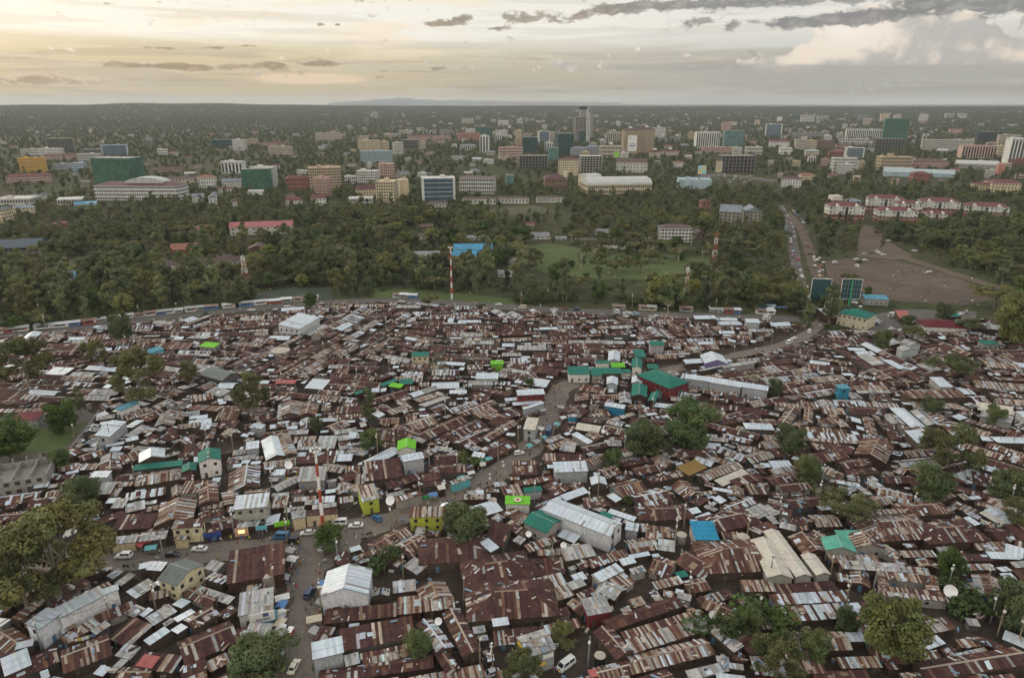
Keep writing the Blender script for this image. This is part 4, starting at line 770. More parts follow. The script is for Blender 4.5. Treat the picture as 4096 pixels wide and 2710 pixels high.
def building(crop,x0,x1,yt,yb,style,col,fl,rot,dep,roof,label,name='apartment_building',cat='building',zone='city'):
    xc=(x0+x1)/2; g=ground_at(crop,xc,yb); o=CR[crop]
    _,_,f=proj(g); Wm=(x1-x0)*o[2]*f/FPX
    v=o[1]+yt*o[2]; dy=(v-1355)/FPX; t=g.y/(CP-dy*SP); ht=max(2.6,H+(-SP-dy*CP)*t-g.z)
    rz=R(rot)-math.atan2(g.x,g.y)*.5; th=abs(rz+math.atan2(g.x,g.y)); cs,sn=math.cos(th),math.sin(th)
    d=dep if dep>0 else min(max(8,Wm*.5),22)
    w=(Wm-d*sn)/max(cs,.3); w=max(w,Wm*.35)
    if w<Wm*.36: d=min(d,Wm*.6)
    away=Vector((g.x,g.y)).normalized()*(d*.5*cs)
    loc=(g.x+away.x,g.y+away.y,g.z)
    root=thing(name,loc,rz); hx,hy=w/2,d/2; r=random.Random(int(x0*7+yt))
    tag(root,label,cat)
    if not label: later(root,'',cat,None,zone)
    c=BC[col]; rise=0; rk=rc=None
    if roof and roof!='flat':
        rk,rc=roof.split(':'); rise={'hip':min(hy,hx)*.42,'gable':min(hy,hx)*.6,'arch':min(hy,hx)*.32,'mono':1.2}[rk]; rise=min(rise,ht*(.2 if style in('slab','band') and fl>3 else .5))
    hb=ht-rise
    if style in ('net','frame'):
        fl=max(fl,2); fh=hb/fl
        if style=='net':
            link('netted_wall',boxmesh(hx,hy,0,hb-.2,NETM),root,color=c)
            me=boxmesh(hx+.06,hy+.06,-.14,.14,NETM)
            for k in range(1,fl): link('floor_slab',me,root,(0,0,k*fh),color=tuple(q*.55 for q in c))
            link('roof',boxmesh(hx-.3,hy-.3,hb-.19,hb,CONC),root)
            cm=boxmesh(.3,.3,0,fh*.7,CONC)
            for sx_ in (-.9,-.4,.1,.6,.92): link('column',cm,root,(sx_*hx,-hy*.8,hb+.01))
        else:
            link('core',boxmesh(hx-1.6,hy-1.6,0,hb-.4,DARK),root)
            me=boxmesh(hx,hy,-.25,.25,CONC if col=='concrete' else PLAST)
            for k in range(1,fl+1): link('floor_slab',me,root,(0,0,k*fh-.25),color=c)
            cm=boxmesh(.35,.35,0,hb-.5,CONC if col=='concrete' else PLAST); n=max(2,min(9,int(w/5)))
            for k in range(n+1):
                for s in (-1,1): link('column',cm,root,((-1+2*k/n)*(hx-.36),s*(hy-.36),0),color=c)
    elif style=='shed':      # roof on open posts
        cm=boxmesh(.25,.25,0,hb,CONC); n=8
        for k in range(n+1):
            for s in (-1,1): link('post',cm,root,((-1+2*k/n)*(hx-.5),s*(hy-.5),0))
        link('floor',boxmesh(hx,hy,0,.3,CONC),root); link('back_room',boxmesh(hx*.9,hy*.55,.3,hb*.55,PLAST),root,color=BC['beige'])
    else:
        if style=='apt':
            link('wall',boxmesh(hx,hy,hb*.52,hb,PLAST),root,color=BC['white']); link('brick_wall',boxmesh(hx-.02,hy-.02,0,hb*.52,PLAST),root,color=BC['brick'])
            fh=hb/fl; me=boxmesh(hx+.12,hy+.12,-.18,.18,PLAST)
            for k in range(1,fl): link('floor_band',me,root,(0,0,k*fh),color=BC['white'])
        else:
            link('wall',boxmesh(hx,hy,0,hb,PLAST),root,color=c); fh=hb/max(fl,1)
        if style in ('apt','win'):
            mb=MB(); ww=.75; mb.box(-ww,ww,-.06,.06,0,fh*.45); me=mb.mesh('window',glass); nw=0
            for nx,ny,half,dist in ((0,-1,hx,hy),(1,0,hy,hx),(-1,0,hy,hx)):
                a=math.atan2(ny,nx)+rz; wnv=(math.cos(a),math.sin(a))
                if -(wnv[0]*loc[0]+wnv[1]*loc[1])/math.hypot(loc[0],loc[1])<.12: continue
                ns=max(2,min(9,int(2*half/3.6)))
                for k in range(ns):
                    for q in range(fl):
                        if nw>=96 or (style=='apt' and ny and k==ns//2): continue
                        p=-half+2*half*(k+.5)/ns
                        link('window',me,root,(nx*dist if nx else p,ny*dist if ny else p,q*fh+fh*.3),0 if ny else math.pi/2); nw+=1
            if style=='apt':
                link('stairwell',boxmesh(1.5,.12,0,hb-1,DARK),root,(0,-hy,0))
                for s in (-.55,.55): 
                    mb=MB(); mb.box(-hx*.12,hx*.12,-.9,.1,hb*.52,hb+.2); mb.face([(-hx*.12-.3,-1.1,hb+.2),(hx*.12+.3,-1.1,hb+.2),(0,-1.1,hb+2.4)]); mb.face([(-hx*.12-.3,-1.1,hb+.2),(0,-1.1,hb+2.4),(0,hy*.5,hb+2.4),(-hx*.12-.3,hy*.5,hb+.2)]); mb.face([(hx*.12+.3,-1.1,hb+.2),(hx*.12+.3,hy*.5,hb+.2),(0,hy*.5,hb+2.4),(0,-1.1,hb+2.4)])
                    link('gable_bay',mb.mesh('bay',[PLAST]),root,(s*hx,-hy,0),color=BC['white'])
        elif style=='glass':
            gm=BLUEG if col!='teal' else TEALG
            for q in range(fl): link('glass_band',boxmesh(hx*.86,.1,.25,fh-.35,gm),root,(0,-hy,q*fh))
            for q in range(fl): link('window_band',boxmesh(.1,hy*.85,.5,fh-.9,BANDM),root,(hx if rz+math.atan2(g.x,g.y)<0 else -hx,0,q*fh),color=c)
        elif style=='cols':   # tall pilasters with dark glass between
            n=max(3,int(w/6)); me=boxmesh(w/n*.27,.12,1.5,hb-3,glass)
            for k in range(n): link('tall_window',me,root,(-hx+w*(k+.5)/n,-hy,0))
            link('window_band',boxmesh(hx+.05,hy+.05,hb-2.2,hb-1.2,BANDM),root,color=c)
        elif style!='plain' and fl>0:
            me=boxmesh(hx+.05,hy+.05,fh*.27,fh*.80,BANDM)
            for q in range(fl): link('window_band',me,root,(0,0,q*fh),color=c)
            if style=='slab':
                me=boxmesh(hx+.7,hy+.7,-.2,.2,PLAST)
                for q in range(1,fl+1): link('balcony_slab',me,root,(0,0,q*fh-.21),color=tuple(min(1,k*1.1) for k in c))
    if rk:
        mb=MB()
        if rk=='arch':
            n=10; X=hx+.6
            for k in range(n):
                a0,a1=math.pi*k/n,math.pi*(k+1)/n
                y0,z0=-math.cos(a0)*(hy+.6),hb+math.sin(a0)*rise; y1,z1=-math.cos(a1)*(hy+.6),hb+math.sin(a1)*rise
                mb.face([(-X,y0,z0),(X,y0,z0),(X,y1,z1),(-X,y1,z1)])
                for s in (-1,1): mb.face([(s*X,y0,z0),(s*X,y1,z1),(s*X,0,hb)])
        elif rk=='mono':
            X,Y=hx+.5,hy+.5; mb.face([(-X,-Y,hb),(X,-Y,hb),(X,Y,hb+rise),(-X,Y,hb+rise)]); mb.face([(-X,-Y,hb),(-X,Y,hb+rise),(-X,Y,hb)]); mb.face([(X,-Y,hb),(X,Y,hb),(X,Y,hb+rise)]); mb.face([(-X,Y,hb),(-X,Y,hb+rise),(X,Y,hb+rise),(X,Y,hb)])
        else: hiproof(mb,hx,hy,hb+.02,rise,gable=rk=='gable')
        link('roof',mb.mesh('roof',ROOFT),root,color=RC[rc])
        if rk=='gable' and style!='shed':
            mb=MB()
            if hx>=hy:
                for s in (-1,1): mb.face([(s*hx,-hy,hb),(s*hx,hy,hb),(s*hx,0,hb+rise*.98)])
            else:
                for s in (-1,1): mb.face([(-hx,s*hy,hb),(hx,s*hy,hb),(0,s*hy,hb+rise*.98)])
            link('gable_wall',mb.mesh('gable',PLAST),root,color=c)
    elif style not in ('net','frame','shed') and ht>7:
        mb=MB(); p=.35
        for a in ((-hx-.04,hx+.04,-hy-.04,-hy+p),(-hx-.04,hx+.04,hy-p,hy+.04),(-hx-.04,-hx+p,-hy+p,hy-p),(hx-p,hx+.04,-hy+p,hy-p)): mb.box(a[0],a[1],a[2],a[3],hb-.01,hb+.9)
        link('parapet',mb.mesh('parapet',PLAST),root,color=tuple(min(1,k*1.08) for k in c))
        q=r.uniform(-.5,.5); s=min(3.2,hx*.3)
        link('stair_tower',boxmesh(s,min(s,hy*.6),hb,hb+min(3.4,ht*.2),PLAST),root,(q*hx,hy*.15,0),color=c)
        mb=MB(); mb.lathe([(.9,0),(1,.3),(1,1.6),(.3,2.0),(0,2.0)],8)
        if ht>12: link('water_tank',mb.mesh('tank',DARK if r.random()<.5 else trimw),root,(-q*hx*.8,0,hb+.02))
    EXCL.append((loc[0],loc[1],math.cos(rz),math.sin(rz),hx+2,hy+2,g))
    BLD.append((root,o[0]+xc*o[2],v)); return root,hx,hy,hb,rz
CITY='''t1 690 1005 1095 1312 net netg 14 -24 34 flat|tall block wrapped in green scaffold netting behind the long white building
t1 705 1290 1262 1388 slab white 4 -16 30 hip:maroon|long white four storey building with a maroon roof and curved dome
t1 160 322 1098 1198 band yellow 7 14 16 flat|bright yellow apartment block among trees at far left
t1 78 345 1205 1268 band pink 3 6 14 hip:red|pinkish apartments with red tiled roofs below the yellow block
t1 0 285 1378 1445 band offwhite 2 -8 30 flat|big white flat box building at the left edge
t1 0 118 1350 1385 win white 1 4 12 gable:maroon|white gabled building with a maroon roof behind the white box
t1 185 335 1340 1385 win white 2 -4 14 hip:dblue|white building with a dark blue roof behind the white box
t1 0 100 1440 1545 win cream 4 -12 18 hip:dblue|cream apartment block with blue roof at the left edge
t1 95 242 1425 1488 win cream 3 8 14 hip:slate|cream apartment block with grey blue roof behind the left edge trees
t1 350 512 960 1052 frame concrete 8 12 24 flat|grey unfinished tower frame above the yellow block
t1 285 442 1032 1096 band white 6 -6 16 flat|white apartment block below the unfinished grey frame
t1 720 886 1008 1082 glass blue 6 14 24 flat|grey blue glass office block behind the netted block
t1 555 700 1070 1122 slab offwhite 3 8 18 flat|low white terraced block left of the netted block
t1 590 722 1036 1072 frame concrete 3 6 18 flat|low grey frame building behind the netted block
t1 325 522 1066 1112 band pink 3 4 14 hip:red|pair of red roofed houses right of the yellow block
t1 385 490 1140 1184 band blue 3 14 12 flat|pale blue house left of the netted block
t1 505 605 1132 1190 band lblue 4 -10 14 flat|pale blue stepped house beside the netted block
t1 160 285 1036 1080 band offwhite 3 6 14 flat|pale low apartments behind the yellow block
t1 1545 1708 1122 1202 cols white 6 -14 16 flat|black and white striped apartment block left of centre
t1 1692 1890 1172 1318 net netg 9 6 12 flat|green netted building with white end right of the black striped block
t1 1750 1932 1162 1300 band white 9 -16 18 flat|white block rising behind the green netted front
t1 1620 1716 970 1042 band white 6 -14 16 flat|far pale grey white tower block
t1 1714 1792 965 1002 band tan 4 10 14 flat|far tan block beside the pale grey tower
t1 1475 1612 968 1022 net dgreen 5 10 18 flat|far block under dark green netting
t1 1868 2032 1018 1078 slab beige 5 -12 16 flat|beige apartment slab with long balconies
t1 1808 1985 984 1015 band pink 2 6 14 hip:red|far row of pink walled houses
t1 2192 2369 922 976 band beige 5 8 16 flat|far row of pinkish white apartment towers
t1 1990 2150 1218 1322 win brick 3 10 18 hip:red|red brick houses with steep red tiled roofs
t1 1548 1705 1240 1305 win white 3 6 12 gable:slate|white row of gabled houses below the netted white block
t1 1372 1508 1215 1305 win white 3 -10 14 hip:orange|white villa with an orange tiled roof
t1 1155 1365 1225 1290 win beige 2 6 14 hip:brown|brown roofed houses right of the green netted block
t1 1075 1275 1158 1190 band pink 1 2 14 gable:brown|long low pinkish roofed hall behind the netted block
t1 1285 1365 1195 1228 plain grey 1 4 14 arch:silver|low grey hall with a rounded roof
t1 1098 1165 1036 1072 band white 2 10 10 flat|small white modern villa among trees
t1 1520 1630 1300 1335 win white 1 2 10 hip:red|small white house below the gabled row
t1 1720 1830 1320 1352 plain white 1 2 8 mono:silver|white roadside hoarding building with red sign
t1 1340 1420 1345 1405 win white 3 8 10 gable:slate|narrow white gabled house by the trees
t1 1455 1510 1350 1420 win white 3 8 10 gable:slate|second narrow white gabled house by the trees
t1 415 580 1375 1420 band offwhite 1 4 16 mono:silver|low white workshop sheds right of the white box
t1 525 680 1405 1425 plain lblue 1 2 14 mono:sky|low shed with a bright blue roof by the white workshop
t1 2155 2369 1165 1318 slab tan 8 8 26 flat|tan and brown office tower with arched base
t1 2188 2302 1238 1366 slab pink 9 -14 14 flat|slim pink striped tower with stacked balconies
t1 2165 2265 1355 1425 win white 2 6 12 gable:red|red roofed white house with three gables
t1 1985 2100 1370 1425 win white 2 -6 12 gable:red|red roofed white house left of the slim pink tower
t1 1605 1645 1385 1430 win white 2 8 8 gable:red|small red gabled house under the green netted front
t2 108 268 1188 1278 band white 5 -10 20 flat|plain white office block left of the cream office
t2 262 372 1140 1245 band pink 6 12 18 flat|white and pink block with a stepped cap behind the cream office
t2 245 402 1262 1408 band cream 7 -8 26 flat|large cream office block nearest the tree belt
t2 395 470 1252 1372 plain cream 7 10 22 flat|blank cream wing right of the large cream office
t2 102 248 1288 1362 win cream 3 14 16 gable:maroon|cream gabled house with maroon roofs beside the cream office
t2 55 220 1370 1410 band offwhite 1 4 14 mono:silver|low white roofs in front of the cream office
t2 556 792 1238 1392 glass white 5 6 24 flat|white framed office with a large blue glass front
t2 820 1074 1232 1345 slab offwhite 4 -5 26 mono:brown|white office with dark balconies and a flat brown roof
t2 118 268 975 1055 band cream 6 10 16 flat|cream block with dark end above the teal striped flats
t2 256 332 982 1052 band cream 6 -8 14 flat|plain cream tower above the teal striped flats
t2 138 356 1050 1128 slab lblue 6 4 18 flat|white and teal striped flats with many balconies
t2 1088 1258 1022 1102 band pink 4 6 16 flat|pale pink apartment block in the middle distance
t2 1092 1160 1062 1112 win beige 2 10 12 hip:brown|tan house with brown roof before the pale pink block
t2 960 1028 942 1058 cols white 9 -10 16 flat|white tower with dark vertical window stripes
t2 806 962 922 976 band orange 4 8 18 flat|salmon pink apartment block in the middle distance
t2 930 1050 880 965 net green 7 8 26 flat|office block with green netting and white crown
t2 862 928 896 930 band white 3 6 14 flat|white block behind the salmon apartments
t2 1068 1152 905 962 band white 6 8 16 flat|white apartment block right of the green netted crown
t2 1150 1190 890 956 frame concrete 7 4 16 flat|thin dark unfinished frame beside a white block
t2 1203 1252 905 960 band cream 6 8 14 flat|cream block above the yellow green one
t2 1203 1262 958 1018 band tan 5 6 18 flat|yellow green office block left of a netted one
t2 1255 1360 952 1062 net dgreen 8 -8 22 flat|dark green netted block right of the yellow green office
t2 1357 1446 912 985 glass white 6 14 20 flat|white block with a slanted glass front
t2 1440 1480 918 980 band beige 5 -8 14 flat|narrow beige block beside the slanted glass
t2 1480 1610 925 1075 net dgreen 12 10 34 flat|broad dark green netted block left of the tallest tower
t2 1605 1720 812 985 frame offwhite 22 10 30 flat|tallest tower of white concrete frame with stepped crown
t2 1585 1705 1018 1082 band blue 5 8 18 hip:slate|grey blue apartments with slate roofs, left wing
t2 1690 1790 1008 1080 band blue 5 -8 18 hip:slate|grey blue apartments with slate roofs, right wing
t2 1502 1645 1088 1220 win cream 7 -10 22 hip:maroon|cream block with regular windows and a red roof edge
t2 1645 1805 1082 1198 frame offwhite 7 6 22 flat|open concrete frame next to the cream block with red roof edge
t2 1938 2052 888 1074 band tan 14 8 26 hip:maroon|left tan twin tower carrying a huge white poster
t2 2050 2164 882 1064 band tan 15 -6 26 hip:maroon|right tan twin tower with maroon roof
t2 1833 1942 920 990 cols beige 7 6 18 flat|beige striped apartments left of the twin towers
t2 2140 2245 888 960 band white 7 12 18 flat|white stepped apartments right of the twin towers
t2 1785 1945 1015 1092 slab beige 3 6 24 flat|low curved beige building before the twin towers
t2 1430 1505 1024 1118 net teal 7 -8 18 flat|brown and green netted block left of the slate roofs
t2 1222 1432 1080 1172 frame concrete 5 6 20 flat|wide grey construction frame with green patches
t2 1905 2122 1100 1196 win offwhite 3 -12 22 gable:brown|white church like building with a blank gable
t2 1640 2148 1238 1345 band cream 2 12 52 arch:silver|long cream warehouse with a curved silver roof
t2 1640 1800 1208 1300 plain cream 1 26 30 arch:silver|smaller arched hall behind the cream warehouse
t2 1395 1562 1212 1318 win brown 2 8 24 hip:maroon|maroon tiled school roofs left of the warehouse
t2 838 1078 1368 1418 win offwhite 1 -3 9 hip:brown|long brown roofed terrace below the brown topped office
t2 1082 1300 1364 1412 win offwhite 1 -1 9 hip:brown|brown roofed terrace, middle one of the row by the trees
t2 1350 1540 1360 1405 win offwhite 1 3 9 hip:brown|brown roofed terrace, right one of the row by the trees
t2 600 740 1400 1440 win offwhite 1 12 9 hip:brown|brown roofed house left of the terraces
t2 825 935 1000 1042 cols offwhite 3 6 16 hip:slate|white house with columns and blue grey roof
t2 862 948 822 862 band beige 5 8 16 flat|far pale block near the haze line
t2 1085 1160 836 872 band white 5 6 16 flat|far bright white block near the haze line
t2 1048 1088 830 852 band offwhite 3 6 12 flat|far small pale block near the haze line
t2 1258 1330 828 848 band offwhite 2 6 16 flat|far low white building near the haze line
t2 1330 1396 836 858 band offwhite 2 6 16 flat|far low white building behind the tall tower
t2 253 288 812 858 plain dgrey 1 6 16 flat|far dark square tower on the wooded skyline
t2 460 625 935 975 band pink 3 6 14 hip:red|far row of pink apartments with red roofs
t2 625 758 945 975 band pink 3 -4 14 flat|far row of salmon apartments
t2 398 500 905 935 band offwhite 2 6 14 flat|far pale long building above pink apartments
t2 310 410 925 950 band offwhite 2 6 14 mono:grey|far pale sheds above the cream tower
t2 682 762 900 945 band grey 4 8 14 flat|far grey apartments in trees
t2 415 552 970 1025 frame concrete 5 8 20 flat|grey unfinished frame right of the cream tower
t2 105 190 945 975 band beige 3 6 14 flat|far beige apartments above the cream block
t2 2195 2260 955 985 band grey 2 6 14 flat|low grey building right of the twin towers
t2 2275 2369 952 976 band grey 2 6 14 flat|long low grey arcade right of the twin towers
t2 2130 2210 1045 1095 win beige 2 8 12 gable:red|red gabled house right of the twin towers
t2 2215 2340 1040 1080 win beige 2 -4 12 gable:red|row of red gabled houses right of the twin towers
t2 2295 2369 1118 1160 win white 2 -10 14 hip:orange|white house with orange roof by the busy street
t2 2322 2560 1248 1312 plain lblue 1 0 30 flat|blank grey white hall right of the warehouse
t2 1135 1195 1215 1285 net teal 4 8 12 flat|small teal netted frame behind the terraces
t2 762 860 1082 1112 win offwhite 1 2 12 gable:grey|grey gabled house among trees in mid city
t2 25 110 1225 1275 band white 2 6 14 flat|low white house at the left of the plain white office
t3 78 252 918 1028 cols white 7 8 24 flat|white block with large dark grid left of green netting
t3 275 415 905 1022 net teal 9 8 24 flat|half netted construction tower beside the white grid
t3 268 332 850 912 band pink 7 8 16 flat|slim far tower with brown stripes
t3 570 682 862 952 glass white 8 -8 22 flat|white slab with blue glass face
t3 1133 1360 898 966 cols white 5 -3 24 flat|long white office with tall dark openings
t3 1380 1538 822 995 net netg 16 -6 34 flat|tall tower under dark green netting on the right
t3 1320 1518 962 1048 frame concrete 6 6 22 flat|wide construction frame before the green tower
t3 1668 1982 972 1048 slab offwhite 6 -5 20 flat|long white hotel slab on the right
t3 1918 2145 1012 1096 cols pink 4 8 24 flat|brown and pink office below the long white hotel
t3 2215 2310 962 1145 cols white 10 10 24 flat|tall white block at the right edge
t3 2305 2500 960 1125 cols offwhite 9 -6 24 flat|second tall white block cut by the right edge
t3 2183 2322 938 1008 band beige 5 6 20 flat|beige block behind the tall white block
t3 1120 1248 1026 1102 glass white 6 0 18 flat|white block with dark mirrored glass
t3 1022 1192 1098 1202 band offwhite 5 10 20 flat|white stepped offices below the mirrored glass
t3 1065 1168 1142 1208 band white 4 -8 14 flat|small white office before the stepped offices
t3 1345 1565 1090 1182 slab tan 4 8 26 flat|tan four storey building with overhanging flat roof
t3 1592 1825 1102 1168 band pink 3 -4 22 hip:brown|wide pinkish white offices with brown roof
t3 1395 1580 1165 1225 plain lblue 1 -10 26 gable:pale|pale blue market roof, left one
t3 1570 1862 1178 1228 plain lblue 1 -6 26 gable:pale|pale blue market roof, right one
t3 1575 1700 1190 1262 win brick 2 8 16 hip:red|red brick house before the pale blue roofs
t3 235 492 1080 1198 frame concrete 5 10 26 flat|unfinished green netted block by the busy street
t3 770 852 968 1042 band beige 5 10 18 flat|beige block with a blank side wall
t3 850 925 976 1036 band cream 4 -6 16 flat|cream block left of the brown one
t3 915 1040 976 1036 band brown 4 -4 18 flat|brown glass office beside a cream block
t3 600 735 968 1018 win white 2 2 20 gable:red|white gabled hall with red roofs
t3 765 885 922 960 band grey 3 6 18 flat|grey row of roofs behind the beige block
t3 880 1010 918 958 band grey 3 -4 18 flat|second grey row of roofs behind the beige block
t3 685 815 1222 1300 win white 3 -12 18 hip:maroon|white block with a dark red roof in trees
t3 803 912 1200 1252 win cream 3 8 14 hip:orange|cream villa with an orange roof in trees
t3 2000 2140 1265 1318 win cream 2 6 14 hip:red|cream house with a red tiled roof at the right
t3 2140 2318 1250 1335 win cream 3 -10 18 hip:red|large cream house with a red tiled roof at the right
t3 2090 2200 1245 1300 win cream 2 10 14 hip:red|cream house between two red tiled ones
t3 980 1236 1405 1540 apt white 4 5 18 hip:red|red roofed white and brick apartment, leftmost of the estate
t3 1268 1512 1355 1480 apt white 4 -6 18 hip:red|red roofed white and brick apartment at the back of the estate
t3 1328 1602 1438 1548 apt white 3 5 16 hip:red|red roofed white and brick apartment behind a dark tall tree
t3 1452 1638 1392 1500 apt white 3 8 16 hip:red|red roofed white and brick apartment in the estate middle
t3 1630 1892 1375 1488 apt white 4 -4 18 hip:red|tall red roofed white and brick apartment right of the estate middle
t3 1662 1815 1462 1542 apt white 3 5 14 hip:red|red roofed white and brick apartment lowest in the estate
t3 1945 2226 1408 1508 apt white 3 -6 18 hip:red|red roofed white and brick apartment, rightmost of the estate
t3 1945 2115 1438 1500 apt white 2 8 12 hip:red|small red roofed block before the rightmost apartment
t3 1105 1240 1380 1420 win offwhite 2 6 14 hip:slate|white block with a grey roof behind the estate
t3 250 400 1428 1580 win stone 5 -14 20 gable:slate|grey stone apartments with gable, left half
t3 400 535 1432 1572 win stone 5 4 20 gable:slate|grey stone apartments with gable, right half
t3 130 362 1022 1066 band pink 3 6 18 flat|low pinkish row below the white grid block
t3 430 548 1022 1072 band offwhite 2 6 18 flat|low white and green workshops in mid city
t3 665 752 1025 1072 win white 2 8 14 flat|small white block in trees right of mid city
t3 842 940 1035 1085 win beige 2 8 16 hip:pale|house with a pale blue roof in trees
t3 1005 1120 1045 1092 win brick 2 8 16 hip:red|red roofed brick houses left of the mirrored glass
t3 2168 2225 1012 1085 band cream 4 8 14 flat|yellowish slim block beside the tall white block
t3 2165 2222 1143 1210 plain orange 1 8 12 flat|orange red box beside the arched hall
t3 1905 2162 1118 1172 plain grey 1 -12 40 arch:silver|large hall with a ribbed arched silver roof
t3 2260 2369 1105 1148 band brick 2 8 16 flat|brick and white low building at the right edge
t3 615 708 798 856 band offwhite 6 6 18 flat|far pale tower cluster near the haze
t3 718 795 806 846 cols offwhite 4 6 18 flat|far white box with dark face near the haze
t3 1113 1172 788 860 plain tan 1 6 18 flat|far blank tan tower near the haze
t3 1198 1245 796 842 band offwhite 5 6 16 flat|far white tower near the haze
t3 1360 1414 792 850 band white 6 6 16 flat|far white tower left of the green netted tower
t3 1516 1572 790 828 cols offwhite 5 6 16 flat|far striped tower right of the green netted tower
t3 1598 1648 788 828 cols offwhite 5 6 16 flat|far striped tower further right in the haze
t3 2138 2190 808 852 band offwhite 5 6 16 flat|far terraced white block near the right edge
t3 2188 2242 805 852 band offwhite 5 6 16 flat|second far terraced white block near the right edge
t3 473 506 812 850 plain white 1 6 14 flat|far small white tower near the haze
t3 560 612 800 845 net dgreen 6 6 16 flat|far dark green block near the haze
t3 975 1035 792 840 plain dgrey 1 6 18 flat|far dark block near the haze
t3 165 232 846 868 band beige 2 6 16 flat|far low beige block
t3 845 900 824 848 band offwhite 2 6 16 flat|far low white block near the haze
t3 1020 1080 822 848 band pink 2 6 16 flat|far low pink block near the haze
t3 2340 2420 800 855 band offwhite 5 6 16 flat|far pale tower at the right edge
t3 40 80 918 970 band tan 5 8 14 flat|tan slim block at the left of the white grid
t3 1845 1930 892 930 win pink 2 8 16 hip:red|far pink house with red roof on the right
t3 2030 2190 915 1000 frame teal 6 6 22 flat|dark green unfinished frame above the pink office
t3 1060 1145 1000 1030 band pink 2 8 14 hip:red|red roofed flats left of the long white office
t3 1085 1280 965 1002 band offwhite 2 -4 18 flat|low white offices before the long white office
t3 1560 1650 1135 1170 band pink 2 6 14 hip:red|small pink red roofed block right of the tan building
m4 1612 2035 328 412 win offwhite 2 2 14 gable:pink|long two storey hall with a faded pink roof in the trees
m4 1360 1482 350 405 win white 1 4 14 hip:orange|small white house with an orange brown roof in the trees
m4 -20 330 458 545 shed grey 1 -3 26 gable:dblue|open concrete shed under a dark blue roof at the left edge
m4 1195 1388 485 545 plain brick 1 2 18 gable:orange|low brick building with a red roof among trees
m4 1175 1720 582 640 win offwhite 1 4 10 gable:brown|very long low building with a rusty red roof
m4 1730 1852 485 535 plain brick 1 2 14 gable:brown|red roofed low building left of the dark tree belt
m4 1500 1610 558 585 plain brick 1 2 10 gable:brown|small red roof behind the very long low building
m4 395 530 680 728 win lblue 1 6 9 gable:blue|small blue roofed house in the left woods
m4 322 392 692 728 plain lblue 1 2 8 gable:blue|tiny blue roof beside the small blue roofed house
m4 380 472 322 362 win brick 1 4 12 hip:red|maroon tiled villa hidden in the left woods
m4 2268 2410 498 558 win white 1 2 16 hip:grey|white house with a grey tiled roof beside the dark trees
m4 590 602 684 715 plain lblue 1 2 3 mono:blue|tiny blue hut in the left woods
m5 780 1046 485 548 win stone 2 0 12 gable:sky|two storey school block with a bright blue roof
m5 765 960 530 592 win stone 2 0 12 gable:sky|front wing of the bright blue roofed school
m5 1312 1442 402 446 win white 1 2 10 gable:grey|white bungalow with a grey roof at the meadow edge
m5 860 1042 422 452 win white 1 -2 9 gable:grey|long white bungalow by the bare acacia
m5 455 615 412 445 win white 1 6 9 gable:brown|white gabled bungalow left of the bare acacia
m5 2185 2420 348 464 slab white 4 4 16 hip:brown|white balconied apartment block beside the meadow
m5 1085 1245 665 706 win white 1 4 9 gable:grey|low white house with long windows in the trees
m5 1165 1240 588 632 win white 1 8 9 gable:grey|small white house right of the blue roofed school
m5 480 680 545 562 win white 1 2 8 mono:grey|low pale shed left of the blue roofed school
m5 520 650 345 372 win brown 1 6 12 hip:brown|brown thatched house in the middle woods
m5 1760 1890 380 430 win grey 1 6 12 gable:grey|grey roofed house in the trees right of the meadow
m5 1280 1340 325 352 plain pink 1 2 8 hip:red|small pale red roof in the middle woods
m5 1480 1560 430 448 win white 1 6 8 gable:grey|small pale bungalow right of the white one
m6 110 190 170 255 win brick 2 8 14 hip:maroon|maroon roofed house left of the grey stone apartments
m6 60 160 385 440 win brown 1 8 14 gable:brown|dark roofed low house below the stone apartments'''
